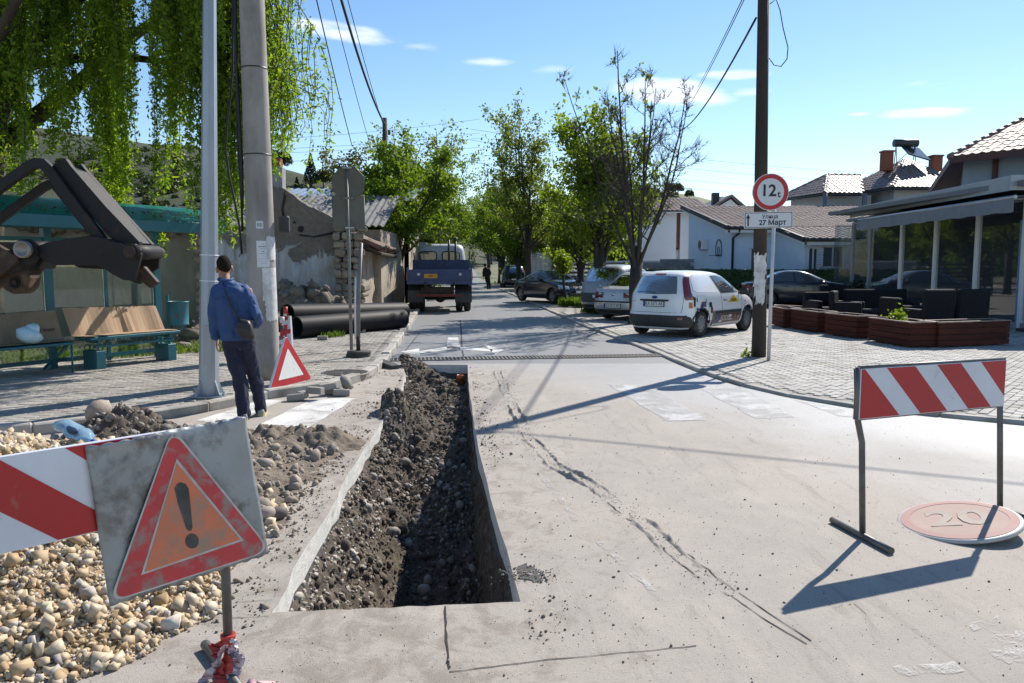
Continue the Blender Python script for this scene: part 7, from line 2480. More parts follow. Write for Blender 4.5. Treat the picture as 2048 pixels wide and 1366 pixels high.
# concrete pole
cp = gz(531, 757, PZL)
t = thing('concrete_pole', 'thick round concrete utility pole with notices, behind the walking man', 'utility pole', cp)
t.rotation_euler = (0, RAD(-.3), 0)
MB().tube([(0, 0, -.05), (0, 0, .25), (0, 0, 4.5), (0, 0, 9.3)], [.200, .196, .164, .128], 28).build('pole', [M_conc], t)
rp = lambda z: float(np.interp(z, [0, .25, 4.5, 9.3], [.200, .196, .164, .128]))
for z in (4.12, 3.0):
 MB().tube([(0, 0, z), (0, 0, z + .018)], [rp(z) + .003] * 2, 28).build('joint_ring', [M_dkmet], t)
def wrap(name, parent, a0, a1, z0, z1, m, off=.004, na=10, nz_=8, wav=0.0, seed=0):
 rg_ = np.random.default_rng(seed)
 mb = MB()
 vs = []
 for j in range(nz_ + 1):
  for i in range(na + 1):
   a = a0 + (a1 - a0) * i / na
   z = z0 + (z1 - z0) * j / nz_
   e = (wav * rg_.uniform(-1, 1)) if (i in (0, na) or j in (0, nz_)) else 0
   r = rp(z) + off + abs(e) * .2
   vs.append((r * math.cos(a + e * 3), r * math.sin(a + e * 3), z + e))
 mb.add(vs, [(j * (na + 1) + i, j * (na + 1) + i + 1, (j + 1) * (na + 1) + i + 1, (j + 1) * (na + 1) + i) for j in range(nz_) for i in range(na)], 0, True)
 return mb.build(name, [m], parent)
A = RAD(-72)      # direction of the camera seen from the pole
n1 = wrap('number_plate', t, A - .28, A + .22, 2.03, 2.13, M_swhite)
for k in range(4):
 wrap('number_digit', n1, A - .19 + k * .09, A - .14 + k * .09, 2.055, 2.105, M_ptext, .0055, 2, 2)
n2 = wrap('notice', t, A - .3, A + .62, 1.52, 1.87, M_paper)
for k in range(9):
 z = 1.83 - k * .032
 w = (.1, .35, .2, .1, .3, .12, .36, .3, .2)[k]
 wrap('print_line', n2, A + .16 - w, A + .16 + w * .9, z - (.010 if k in (1, 3) else .005), z, M_ptext if k < 5 else mat('notice_print_faint', (.45, .45, .46), rough=.8), .0055, 6, 1)
wrap('torn_notice', t, A + .02, A + 1.25, 1.08, 1.51, M_paperw, .004, 12, 10, .012, 3)
wrap('torn_notice', t, A + .15, A + 1.2, .80, 1.10, M_paperw, .006, 12, 8, .02, 4)
wrap('torn_notice', t, A + .4, A + 1.3, 1.62, 1.93, M_paperw, .007, 10, 8, .012, 5)
for k in range(3):
 rgx = random.Random(20 + k)
 pts = []
 for z in np.linspace(9.0, 2.3 - .3 * k, 22):
  pts.append((-(rp(z) + .025) - .03 * k - .03 * math.sin(z * (1.1 + k * .3)) ** 2 - (.16 * math.exp(-((z - 3.2) / .8) ** 2) if k == 2 else 0), -.05 + .05 * k, z))
 MB().tube(pts, .016 if k else .024, 6).build('cable', [M_wire], t)
MB().box((.30, .1, 2.1), (.14, .1, .22), b=.02).build('junction_box', [M_plast], t)
# folding triangle sign and taped posts behind it
B_, C_ = gz(540, 779, PZL), gz(624, 758, PZL)
AP_ = at(572, 671, (B_.y + C_.y) / 2 + .12)
t = thing('warning_triangle', 'white triangle road sign with red border standing on the pavement by the concrete pole', 'road sign', B_)
B0_, C0_, A0_ = Vector((0, 0, 0)), C_ - B_, AP_ - B_
nrm = (C0_ - B0_).cross(A0_ - B0_).normalized()
if nrm.y > 0:
 nrm = -nrm
def tri_off(k, off):
 g = (A0_ + B0_ + C0_) / 3
 return [g + (p - g) * k + nrm * off for p in (A0_, B0_, C0_)]
def clip_tri(pts, c=.10):
 out = []
 for i in range(3):
  p, a, b_ = pts[i], pts[i - 1], pts[(i + 1) % 3]
  out += [p + (a - p) * c, p + (b_ - p) * c]
 return out
b = MB(); b.prism(clip_tri(tri_off(1, -.035), .04), nrm * .035); b.build('board', [M_pvc], t)
b = MB(); b.prism(clip_tri(tri_off(.985, .0005), .04), nrm * .002); b.build('red_border', [M_red], t)
b = MB(); b.prism(clip_tri(tri_off(.60, .003), .02), nrm * .0015); b.build('white_panel', [mat('triangle_white', (.66, .66, .65), (.60, .60, .58), sc=4, rough=.5, dirt=(.35, .33, .3), dsc=9, dramp=(.63, .72))], t)
leg = MB()
leg.tube([A0_ + nrm * -.04, (B0_ + C0_) / 2 + Vector((.1, .42, 0))], .014, 6)
leg.build('stay', [M_poleg], t)
p0 = gz(566, 724, PZL)
t = thing('folded_triangle', 'folded red and white reflective triangle stand seen edge on behind the white triangle', 'road sign', p0)
for k, (x0, x1, m) in enumerate(((-.10, .02, M_tape_r), (.02, .12, M_tape_w))):
 b = MB()
 b.prism([(x0 * 1.3, 0, .0), (x1 * 1.3, .0, .0), (.02 + x1 * .25, .28, .72), (.02 + x0 * .25, .28, .72)], (.02, .03, 0))
 b.build('panel', [m], t)
for k in range(4):
 b = MB()
 z = .12 + k * .15
 b.prism([(-.12 + k * .018, -.004 + z * .38, z), (.13 - k * .02, -.004 + z * .38, z + .03), (.13 - k * .02, -.004 + (z + .07) * .38, z + .10), (-.12 + k * .018, -.004 + (z + .07) * .38, z + .07)], (0, -.003, 0))
 b.build('stripe', [M_tape_w if k % 2 else M_tape_r], t)
for (u, v, h, lab) in ((565, 712, .66, 'short dark post with a pale taped cap nearer the concrete pole'), (572, 700, .78, 'short dark post wound with red and white tape at its top')):
 p = gz(u, v, PZL)
 t = thing('marker_post', lab, 'post', p, 0, 'taped marker posts by the pipes')
 MB().tube([(0, 0, 0), (.01, 0, h)], .036, 10).build('post', [mat('dark_post', (.10, .098, .095), (.07, .068, .065), sc=5, rough=.7)], t)
 MB().tube([(.01, 0, h * .86), (.01, 0, h + .01)], .041, 10).build('red_tape', [M_tape_r if v < 705 else M_tape_w], t)
 b = MB()
 b.tube([(.01, 0, h * .80), (.01, 0, h * .86)], .042, 10)
 b.build('white_tape', [M_tape_w if v < 705 else M_tape_r], t)
 if v < 705:
  b = MB()
  strip_poly(b, [(.04, -.03, h * .95), (.08, -.05, h * .85), (.09, -.05, h * .7)], [(.04, -.03, h * .82), (.06, -.04, h * .72), (.085, -.05, h * .62)])
  b.build('tape_tail', [M_tape_r], t)
# backs of the octagonal and square signs
sb = gz(703, 700, PZL)
t = thing('stop_sign', 'grey back of an octagonal sign above a square one on a thin leaning pole', 'road sign', sb)
tp_ = at(693, 332, sb.y + .05) - sb
MB().tube([(0, 0, -.02), tp_], .030, 12).build('pole', [M_poleg], t)
k0 = at(695, 366, sb.y - .0) - sb
b = MB()
b.prism([(k0.x + .305 * math.cos(PI / 8 + i * PI / 4), .045, k0.z + .325 * math.sin(PI / 8 + i * PI / 4)) for i in range(8)], (0, .012, 0))
so = b.build('octagon_panel', [M_signgrey], t)
MB().tube([(k0.x + .30 * math.cos(PI / 8 + i * PI / 4), .048, k0.z + .32 * math.sin(PI / 8 + i * PI / 4)) for i in range(9)], .012, 6, caps=False).build('folded_rim', [M_signgrey], so)
k1 = at(696, 424, sb.y) - sb
qo = MB().box((k1.x, .05, k1.z), (.585, .012, .60), b=.004).build('square_panel', [M_signgrey], t)
sq = [(k1.x + sx * .285, .048, k1.z + sz * .293) for sx, sz in ((-1, -1), (1, -1), (1, 1), (-1, 1), (-1, -1))]
MB().tube(sq, .011, 6, caps=False).build('folded_rim', [M_signgrey], qo)
for z in (k0.z + .27, k0.z - .27, k1.z + .25, k1.z - .28):
 MB().box((k0.x + (k0.z - z) * .03, .02, z), (.16, .07, .03), b=.004).build('clamp', [M_steel], t)
fb_ = gz(717, 713, PZL)
t = thing('sign_stand', 'thin galvanised sign pole standing on stacked round rubber feet', 'sign stand', fb_)
for k, (z, r, dx) in enumerate(((.0, .21, 0), (.052, .205, .012))):
 MB().lathe([(0, z), (r * .95, z), (r, z + .012), (r, z + .036), (r * .94, z + .05), (0, z + .05)], 28, c=(dx, 0, 0)).build('rubber_foot', [M_rubber], t)
tq_ = at(722, 486, fb_.y) - fb_
MB().tube([(0, 0, .1), (.02, 0, 1.0), (tq_.x, 0, tq_.z)], .032, 12).build('pole', [M_poleg], t)
MB().tube([(-.04, -.01, .3), (-.035, -.01, .9), (-.02, -.01, 1.35)], .018, 8).build('clip_rail', [M_pvc], t)
MB().tube([(0, 0, .1), (0, 0, .34)], .036, 12).build('rusty_socket', [M_rust], t)
# loose paving blocks and a stone
rgb = random.Random(31)
for (u, v, z, r, lab) in ((592, 802, 0, .2, 'first loose grey paving block beside the zebra stripe'), (630, 788, PZL - .03, -.25, 'loose paving block lying on the kerb between two others'),
      (655, 780, PZL - .03, .5, 'loose paving block under the rounded stone'), (683, 792, 0, .15, 'loose paving block at the right end of the row'), (664, 789, 0, -.5, 'half hidden loose paving block behind the right one'),
      (606, 796, 0, .9, 'small broken paving block next to the first loose one'),
      (645, 680, PZL, .1, 'paving block lying alone in front of the black pipes'), (722, 665, PZL, .2, 'paving block behind the thin sign pole'), (803, 655, PZL, .3, 'paving block at the kerb end of the black pipes')):
 p = gz(u, v, z)
 half = 'small' in lab
 o = MB().box((0, 0, .04), (.11 if half else .205, .105, .08), b=.006).build('paving_block', [M_paver_w], None, p, (rgb.uniform(-.08, .08), rgb.uniform(-.1, .1), r))
 o.location.z += .005
 tag(o, lab, 'paving block', 'loose paving blocks')
p = gz(690, 774, PZL)
v1, f1 = stones(np.random.default_rng(5), np.zeros((1, 3)), np.array([.13]), .30, False, .6)
o = link_mesh('stone', np_mesh('kerb_rock', v1, f1, mat('kerb_rock', (.27, .25, .22), (.19, .175, .155), sc=6, rough=.9, bump=.4, bsc=60)), None, (p.x, p.y + .08, PZL + .04))
tag(o, 'rounded grey rock sitting on the loose paving blocks', 'stone')
# big black pipes
M_pipe = mat('black_polyethylene', (.013, .014, .016), (.018, .018, .02), sc=2, rough=.58, spec=.15, dirt=(.035, .033, .03), dsc=3, dramp=(.6, .8))
M_pipei = mat('pipe_inside', (.01, .03, .035), rough=.6)
def pipe(label, p, q, r):
 p, q = Vector(p), Vector(q)
 t = thing('pipe', label, 'pipe', p, 0, 'black drain pipes lying on the pavement')
 d = q - p
 b = MB()
 n = 40
 b.tube([(0, 0, 0), d * .25, d * .6, d], r, n, caps=False)
 k = len(b.v)
 b.build('pipe_wall', [M_pipe], t)
 b = MB()
 b.tube([d, d * .6, (0, 0, 0)], r * .90, n, caps=False)
 b.build('bore', [M_pipei], t)
 for e, s in ((Vector((0, 0, 0)), -1), (d, 1)):
  dn = d.normalized()
  up = Vector((0, 0, 1))
  sd = dn.cross(up).normalized()
  o_, i_ = [], []
  for k in range(n):
   a = 2 * PI * k / n
   vv_ = sd * math.cos(a) + up * math.sin(a)
   o_.append(e + vv_ * r)
   i_.append(e + vv_ * r * .90)
  rb_ = MB()
  rb_.add(o_ + i_, [(k, (k + 1) % n, n + (k + 1) % n, n + k) for k in range(n)])
  rb_.build('rim', [M_pipe], t)
 return t
a = gz(592, 677, PZL)
q_ = gz(812, 656, PZL)
PR = .235
pipe('front lower black pipe, its right end beside the kerb', (a.x, a.y, PZL + PR), (q_.x - .1, q_.y, PZL + PR), PR)
a2, q2 = at(575, 640, a.y + .45), at(806, 622, q_.y + .9)
pipe('upper black pipe resting behind the front one', (a2.x, a2.y, PZL + PR + .24), (q2.x, q2.y, PZL + PR + .12), PR)
pipe('third black pipe at the back with its open end by the concrete pole', (-5.75, a.y + .95, PZL + PR), (-4.6, q_.y + 1.8, PZL + PR), PR)
# striped barriers
M_stripe_r = mat('barrier_red', (.47, .02, .022), (.40, .018, .02), sc=3, rough=.35, dirt=(.30, .16, .14), dsc=7, dramp=(.66, .78))
M_board = mat('barrier_white', (.70, .72, .77), (.62, .64, .69), sc=3, rough=.35, dirt=(.42, .38, .33), dsc=6, dramp=(.64, .78))
M_tube = mat('grey_steel_tube', (.16, .16, .155), (.10, .098, .095), sc=8, rough=.5, metal=.5, bump=.2, bsc=90, dirt=(.20, .13, .09), dsc=9, dramp=(.62, .75))
def barrier(label, pl, pr, top, bh, stripes, lean, bend=True, group=None, flip=False, end_frame=True, sl=.57, lean_x=0.0):
 """pl, pr: feet of the two posts on the ground"""
 pl, pr = Vector(pl), Vector(pr)
 d = pr - pl
 W = math.hypot(d.x, d.y)
 t = thing('barrier', label, 'barrier', pl, math.atan2(d.y, d.x), group)
 b = MB()
 if bend:
  b.tube([(0, 0, 0), (lean_x * .3, 0, .42), (lean_x * .42, .0, top - bh - .15), (lean_x * .85, 0, top - bh - .02), (-.012 + lean_x, 0, top)], .0185, 10)
 else:
  b.tube([(0, 0, 0), (0, 0, top)], .0185, 10)
 b.build('post', [M_tube], t)
 MB().tube([(W, 0, 0), (W + lean_x, .0, top)], .0185, 10).build('post', [M_tube], t)
 for x in (0, W):
  MB().tube([(x + .04, .02 if (bend and x) else .29, .02), (x - .06 + (.12 if bend and x else 0), -.27, .02)], .021, 12).build('foot', [M_tube], t)
 x0, x1 = (-.02 if bend else -.065) + lean_x, W + .01 + lean_x
 z0, z1 = top - bh, top
 MB().box(((x0 + x1) / 2, -.03, (z0 + z1) / 2), (x1 - x0, .018, bh), b=.002).build('board', [M_board], t)
 if end_frame:
  MB().tube([(x0 - .01, -.025, z1 + .006), (x1, -.025, z1 + .006)], .010, 6).build('frame_rail', [M_tube], t)
  MB().tube([(x0 - .012, -.025, z0 - .0), (x0 - .012, -.025, z1 + .01)], .014, 6).build('frame_rail', [M_tube], t)
  MB().tube([(x0, -.025, z0 - .004), (x1, -.025, z0 - .004)], .006, 6).build('frame_rail', [M_tube], t)
 L_ = x1 - x0
 sg = -1 if flip else 1
 for (a, c) in stripes:                      # fractions along the top edge; stripes slope down to the right
  pts = [(a, 1), (c, 1), (c + sl * sg, 0), (a + sl * sg, 0)]
  def clip(poly, lim, keep_less):
   out = []
   for i in range(len(poly)):
    p, q = poly[i], poly[(i + 1) % len(poly)]
    ip, iq = (p[0] <= lim) == keep_less or p[0] == lim, (q[0] <= lim) == keep_less or q[0] == lim
    if ip:
     out.append(p)
    if ip != iq:
     f = (lim - p[0]) / (q[0] - p[0])
     out.append((lim, p[1] + f * (q[1] - p[1])))
   return out
  pts = clip(pts, .995, True)
  pts = clip(pts, .005, False) if pts else pts
  if len(pts) < 3:
   continue
  b = MB()
  b.prism([(x0 + p[0] * L_, -.0393, z0 + .004 + p[1] * (bh - .008)) for p in pts], (0, -.0012, 0))
  b.build('stripe', [M_stripe_r], t)
 return t
pl1, pr1 = gz(1725, 1076), gz(2000, 1030)
rbar = barrier('red and white striped barrier on thin posts standing alone on the right', pl1, pr1, 1.045, .30, [(-.42, .025), (.165, .35), (.50, .665), (.81, 1.2)], 0, True, sl=.235, lean_x=-.09)
prL = gz(459, 1352)
dL = Vector((.51, .55)).normalized()
plL = Vector((prL.x - dL.x * 1.15, prL.y - dL.y * 1.15, 0))
brL = barrier('red and white striped barrier half hidden behind the dirty warning plate', plL, prL, 1.045, .315, [(-.05, .02), (.20, .37), (.53, .705), (.875, 1.2)], 0, False, end_frame=False, sl=.30)
tt = thing('barrier_tape', 'torn red and white tape knotted round the foot of the barrier post', 'tape', prL)
b = MB()
for k in range(3):
 b.tube([(0, 0, .13 + k * .016), (0, 0, .145 + k * .016)], .026 + .002 * k, 12)
b.build('knot', [M_tape_r], tt)
rgt = random.Random(77)
M_tape_p = mat('pink_tape', (.62, .30, .34), (.70, .55, .52), sc=12, rough=.5)
def ribbon(name, parent, pts, w, m, seed):
 rg_ = random.Random(seed)
 p = [Vector(q) for q in pts]
 out = []
 for a, c in zip(p[:-1], p[1:]):
  for k in range(8):
   out.append(a.lerp(c, k / 8) + Vector((rg_.gauss(0, .004), rg_.gauss(0, .004), rg_.gauss(0, .004))))
 out.append(p[-1])
 A_, B_ = [], []
 for i, q in enumerate(out):
  an = rg_.uniform(0, .5) + i * .16 + seed
  o_ = Vector((math.cos(an), math.sin(an) * .5, .25 * math.sin(an * 1.7))) * w / 2 * min(1, .25 + i / 8)
  A_.append(q + o_)
  B_.append(q - o_)
 b = MB()
 strip_poly(b, A_, B_)
 o = b.build(name, [m], parent)
 for pg in o.data.polygons:
  pg.use_smooth = True
 return o
for k, (pts, w, m) in enumerate((([(0, -.02, .15), (-.03, -.05, .09), (-.07, -.07, .02), (-.12, -.09, .005)], .07, M_tape_p), ([(0, -.02, .15), (.01, -.05, .08), (.0, -.08, .015), (-.03, -.14, .005)], .06, M_tape_r),
        ([(.01, -.02, .14), (.05, -.03, .09), (.04, -.06, .02), (.1, -.1, .01)], .06, M_tape_w), ([(.01, -.01, .15), (.035, -.03, .11), (.05, -.04, .07), (.03, -.07, .01), (.14, -.08, .012), (.2, -.06, .008)], .055, M_tape_p),
        ([(.0, -.03, .12), (-.02, -.07, .05), (.02, -.1, .01), (.07, -.13, .006)], .05, M_tape_r), ([(-.01, -.02, .16), (-.05, -.02, .13), (-.03, -.05, .10)], .045, M_tape_r), ([(.0, -.02, .17), (.04, -.02, .15), (.06, -.03, .10)], .04, M_tape_w))):
 ribbon('tape_strip', tt, pts, w, m, k)
# dirty warning plate hung on the barrier
dn = Vector((dL.y, -dL.x, 0))            # towards the camera
P0 = plL + dn * .062
def on_plate(u, v):
 d = ray(u, v)
 o = Vector((0, 0, CAMH))
 tpar = (P0 - o).dot(dn) / d.dot(dn)
 return o + d * tpar
M_plateg = mat('dirty_zinc_plate', (.34, .365, .375), (.27, .29, .295), sc=3, rough=.42, metal=.35, bump=.25, bsc=14, bdist=.01, dirt=(.075, .058, .04), dsc=4.2, dramp=(.47, .64))
M_pred = mat('scuffed_red', (.58, .055, .06), (.48, .05, .052), sc=8, rough=.5, dirt=(.30, .22, .195), dsc=12, dramp=(.49, .65))
M_porange = mat('faded_orange', (.70, .20, .095), (.60, .185, .095), sc=6, rough=.5, dirt=(.36, .235, .17), dsc=9, dramp=(.51, .67))
M_pwhite = mat('scuffed_white_line', (.58, .56, .52), (.42, .40, .37), sc=16, rough=.55)
M_pblack = mat('scuffed_black', (.035, .035, .037), (.07, .068, .065), sc=10, rough=.55, dirt=(.16, .14, .12), dsc=12, dramp=(.55, .7))
tw = thing('warning_plate', 'dirty dented metal plate with a red triangle and exclamation mark hung on the barrier', 'warning sign', P0)
corn = [on_plate(u, v) - P0 for (u, v) in ((172, 895), (490, 832), (537, 1108), (221, 1213))]
N_ = 40
gridv = []
for j in range(N_ + 1):
 for i in range(N_ + 1):
  a, c = i / N_, j / N_
  p = corn[0] * (1 - a) * (1 - c) + corn[1] * a * (1 - c) + corn[2] * a * c + corn[3] * (1 - a) * c
  e = .006 * float(vnoise(np.array([a * 5.0]), np.array([c * 5.0]), 0, 3)[0]) * (1 if 0 < i < N_ else 1)
  e += .012 * max(0, (.06 - c) / .06) * math.sin(a * 6 + .6)
  lip = .010 * max(0, .03 - a) / .03
  if i in (0, N_) or j in (0, N_):
   p = p + Vector((0, 0, .004 * math.sin(i * 1.7 + j * 2.3)))
  gridv.append(p + dn * (e * .8 - lip))
fcs = [(j * (N_ + 1) + i, j * (N_ + 1) + i + 1, (j + 1) * (N_ + 1) + i + 1, (j + 1) * (N_ + 1) + i) for j in range(N_) for i in range(N_)]
b = MB()
b.add(gridv, fcs, 0, True)
po = b.build('plate', [M_plateg], tw)
sm_ = po.modifiers.new('thick', 'SOLIDIFY')
sm_.thickness = .003
sm_.offset = -1 if po.data.polygons[0].normal.dot(dn) > 0 else 1
def plate_piece(name, uvs, m, off, arc=0):
 pts = [on_plate(u, v) - P0 for (u, v) in uvs]
 b = MB()
 b.prism([p + dn * off for p in pts], dn * .0012)
 return b.build(name, [m], tw)
def round_poly(uvs, r, n=6):
 out = []
 k = len(uvs)
 for i in range(k):
  p, a, c = [Vector(x) for x in (uvs[i], uvs[i - 1], uvs[(i + 1) % k])]
  d1, d2 = (a - p).normalized(), (c - p).normalized()
  s, e = p + d1 * r, p + d2 * r
  for j in range(n + 1):
   t_ = j / n
   out.append(tuple(s * (1 - t_) ** 2 + p * 2 * t_ * (1 - t_) + e * t_ * t_))
 return out
plate_piece('white_edge', round_poly([(342, 853), (541, 1100), (215, 1205)], 36), M_pwhite, .0105)
plate_piece('red_triangle', round_poly([(342, 860), (535, 1099), (222, 1199)], 34), M_pred, .0118)
plate_piece('white_line', [(350, 916), (484, 1079), (279, 1148)], M_pwhite, .0132)
plate_piece('orange_triangle', [(350, 925), (477, 1077), (286, 1142)], M_porange, .0146)
el = [(345, 975), (350, 966), (358, 963), (367, 966), (373, 975), (375, 990), (381, 1052), (379, 1058), (374, 1060), (369, 1056), (352, 1005)]
plate_piece('exclamation_bar', el, M_pblack, .016)
plate_piece('exclamation_dot', [(380 + 13.5 * math.cos(a), 1080 + 15 * math.sin(a)) for a in np.linspace(0, 2 * PI, 20)[:-1]], M_pblack, .016)
for (u, v) in ((311, 873), (347, 869)):
 p = on_plate(u, v) - P0 + dn * .012
 MB().tube([p, p + dn * .016], .006, 6, smooth=False).build('bolt', [M_steel], tw)
# fallen speed sign
fs = gz(1916, 1055)
t = thing('fallen_speed_sign', 'faded pink round twenty speed sign lying on the road at the barrier foot', 'road sign', (fs.x, fs.y, .055))
t.rotation_euler = (RAD(-1.0), RAD(-9), RAD(8))
RR = .355
MB().lathe([(0, .0), (RR * .5, .004), (RR * .93, .0), (RR * .985, -.004), (RR, -.014), (RR * .99, -.024), (RR * .9, -.02), (0, -.016)], 64).build('disc', [mat('pale_rim', (.55, .54, .51), (.42, .41, .39), sc=8, rough=.5)], t)
MB().lathe([(0, .0012), (RR * .5, .0052), (RR * .93, .0012)], 64).build('pink_face', [mat('faded_pink', (.39, .275, .23), (.42, .31, .265), sc=3, rough=.7, spec=.2, dirt=(.46, .34, .28), dsc=4, dramp=(.5, .7))], t)
MB().lathe([(RR * .78, .0046), (RR * .93, .0022)], 64).build('border_ring', [mat('faded_pink_ring', (.42, .24, .215), (.43, .285, .25), sc=3, rough=.7, spec=.2)], t)
me = text_mesh('numeral', '20', .36, mat('faded_grey_print', (.27, .215, .185), (.33, .26, .22), sc=6, rough=.7), .010, .0004)
link_mesh('numeral', me, t, (0, 0, .0068), (0, 0, RAD(-24)))
# plastic bottle on the gravel
bt_ = at(150, 876, 5.7)
t = thing('plastic_bottle', 'crushed clear blue plastic water bottle lying behind the striped barrier', 'bottle', (bt_.x, bt_.y, .43), RAD(-20))
m_, nt_, bs_, out_ = mat_new('blue_plastic')
bs_.inputs['Base Color'].default_value = (.42, .66, .86, 1)
bs_.inputs['Roughness'].default_value = .12
bs_.inputs['Transmission Weight'].default_value = .6
bs_.inputs['IOR'].default_value = 1.2
b = MB()
secs = []
for i, (x, r) in enumerate(((-.15, .02), (-.145, .055), (-.10, .06), (-.05, .05), (0, .061), (.05, .052), (.10, .06), (.14, .045), (.17, .018), (.20, .016))):
 secs.append([(x, r * math.cos(a) * (1.15 + .1 * math.sin(i * 2)), r * math.sin(a) * (.75 + .2 * math.cos(i * 1.9 + a))) for a in np.linspace(0, 2 * PI, 16, endpoint=False)])
b.loft(secs)
b.build('bottle_body', [m_], t)
MB().lathe([(0, .2), (.018, .2), (.018, .225), (0, .225)], 12, axis='x').build('cap', [mat('blue_cap', (.03, .10, .40), rough=.4)], t)
MB().box((.06, -.05, .03), (.09, .03, .06), rotm(.4, 0, .1), b=.008).build('label_sleeve', [mat('dark_blue_label', (.03, .06, .16), rough=.4)], t)
t.rotation_euler = (0, RAD(14), RAD(-30))
t.scale = (1.1, 1.1, 1.1)
# bus shelter
SR = Vector((-6.0, 13.25, PZL))
ddir = Vector((-.5, -.866))
t = thing('bus_shelter', 'teal bus shelter with curved green roof and glass back wall', 'bus shelter', SR, math.atan2(ddir.y, ddir.x))
M_sglass = mat_glass('shelter_glass', (.86, .90, .84), .05)
for x in (0, 1.8, 3.7):
 MB().box((x, 0, 1.08), (.11, .11, 2.16), b=.006).build('post', [M_teal], t)
for x in (.9, 2.75):
 MB().box((x, 0, .98), (.05, .05, 1.9)).build('mullion', [M_teal], t)
for z in (.12, 1.93, 2.12):
 MB().box((1.85, 0, z), (3.8, .06, .06)).build('rail', [M_teal], t)
for (a, c) in ((.06, .87), (.93, 1.74), (1.86, 2.72), (2.78, 3.64)):
 MB().box(((a + c) / 2, 0, 1.02), (c - a, .012, 1.76)).build('glass_pane', [M_sglass], t)
for x in (-.02, 1.8, 3.7):
 b = MB()
 b.tube([(x, -.1, 2.16), (x, .55, 2.17), (x, 1.1, 2.14)], .04, 6)
 b.build('roof_arm', [M_teal], t)
MB().box((1.7, 1.14, 2.14), (4.5, .07, .17), b=.008).build('front_beam', [M_teal], t)
MB().box((1.7, -.2, 2.2), (4.5, .06, .1), b=.008).build('back_beam', [M_teal], t)
for x in (-.52, 3.92):
 MB().box((x, .47, 2.17), (.05, 1.36, .1)).build('side_beam', [M_teal], t)
b = MB()
arc_ = [(1.16 - 1.4 * k / 12, 2.23 + .30 * math.sin(PI * (k / 12) * .62)) for k in range(13)]
up_ = [(-.55, y, z) for (y, z) in arc_]
dn_ = [(3.95, y, z) for (y, z) in arc_]
b.add(up_ + dn_ + [(p[0], p[1], p[2] - .02) for p in up_] + [(p[0], p[1], p[2] - .02) for p in dn_],
 [(i, i + 1, 13 + i + 1, 13 + i) for i in range(12)] + [(26 + i, 39 + i, 39 + i + 1, 26 + i + 1) for i in range(12)], 0, True)
m_, nt_, bs_, out_ = mat_new('green_roof_sheet')
bs_.inputs['Base Color'].default_value = (.01, .22, .16, 1)
bs_.inputs['Roughness'].default_value = .35
tr_ = nt_.nodes.new('ShaderNodeBsdfTranslucent')
tr_.inputs['Color'].default_value = (.02, .42, .26, 1)
mx_ = nt_.nodes.new('ShaderNodeMixShader')
mx_.inputs[0].default_value = .45
nt_.links.new(bs_.outputs[0], mx_.inputs[1])
nt_.links.new(tr_.outputs[0], mx_.inputs[2])
nt_.links.new(mx_.outputs[0], out_.inputs[0])
b.build('roof_sheet', [m_], t)
lpz = np.stack([rs.uniform(-.4, 3.9, 500), rs.uniform(.6, 1.1, 500), rs.uniform(2.27, 2.36, 500)], -1)
v, f = leaf_quads(rs, lpz, .05, 1.5, .6)
o = link_mesh('leaf_litter', np_mesh('roof_litter', v, f, mat_leaf('dead_leaf', (.06, .045, .02), (.12, .09, .03), .2)), t)
o['kind'] = 'stuff'
def shelter_pt(x, y, z):
 a = math.atan2(ddir.y, ddir.x)
 return Vector((SR.x + x * math.cos(a) - y * math.sin(a), SR.y + x * math.sin(a) + y * math.cos(a), SR.z + z))
def bench(label, x0, x1, kind):
 an = math.atan2(ddir.y, ddir.x)
 t = thing('bench', label, 'bench', shelter_pt((x0 + x1) / 2, .5, 0), an, 'teal benches in the bus shelter')
 W = x1 - x0
 if kind:
  MB().box((0, .12, .46), (W + .22, .12, .045), b=.006).build('seat_slat', [M_teal], t)
  MB().box((0, -.02, .46), (W + .22, .12, .045), b=.006).build('seat_slat', [M_teal], t)
  MB().box((0, -.16, .46), (W + .22, .12, .045), b=.006).build('seat_slat', [M_teal], t)
  MB().box((0, .12, .335), (W, .03, .03)).build('lower_rail', [M_teal], t)
  z_ = MB()
  n = 14
  z_.tube([(-W / 2 + W * i / (2 * n), .12, .35 if i % 2 else .435) for i in range(2 * n + 1)], .007, 5)
  z_.build('lattice', [M_teal], t)
  for s in (-1, 1):
   MB().box((s * (W / 2 - .05), 0, .135), (.15, .34, .27), b=.006).build('leg', [M_teal], t)
   for k in (-1, 1):
    for d_ in (-.035, .035):
     MB().tube([(s * (W / 2 - .05) + d_ + .045 * math.cos(a), .11 * k, .315 + .045 * math.sin(a)) for a in np.linspace(0, 2 * PI, 14)], .007, 5, caps=False).build('ring', [M_teal], t)
   MB().box((s * (W / 2 - .05), 0, .41), (.05, .3, .05)).build('seat_bracket', [M_teal], t)
 else:
  for y in (.12, -.02, -.16):
   MB().box((0, y, .42), (W, .12, .035), b=.005).build('seat_slat', [M_teal], t)
  for s in (-1, 1):
   b = MB()
   b.tube([(s * (W / 2 - .03), .15, 0), (s * (W / 2 - .03), .15, .4)], .016, 6)
   b.build('leg', [M_teal], t)
   b = MB()
   b.tube([(s * (W / 2 - .25), -.2, .05), (s * (W / 2 - .05), .1, .4)], .02, 6)
   b.build('brace', [M_teal], t)
 return t
bench('teal bench with lattice and box feet under a long cardboard sheet', .18, 1.50, 1)
bench('lower teal bench at the left edge of the photo', 1.85, 3.4, 0)
M_card = mat('cardboard', (.42, .285, .175), (.36, .24, .15), sc=3, rough=.85, bump=.25, bsc=40, stretch=(1, 1, .3), dirt=(.27, .18, .11), dsc=3, dramp=(.56, .72))
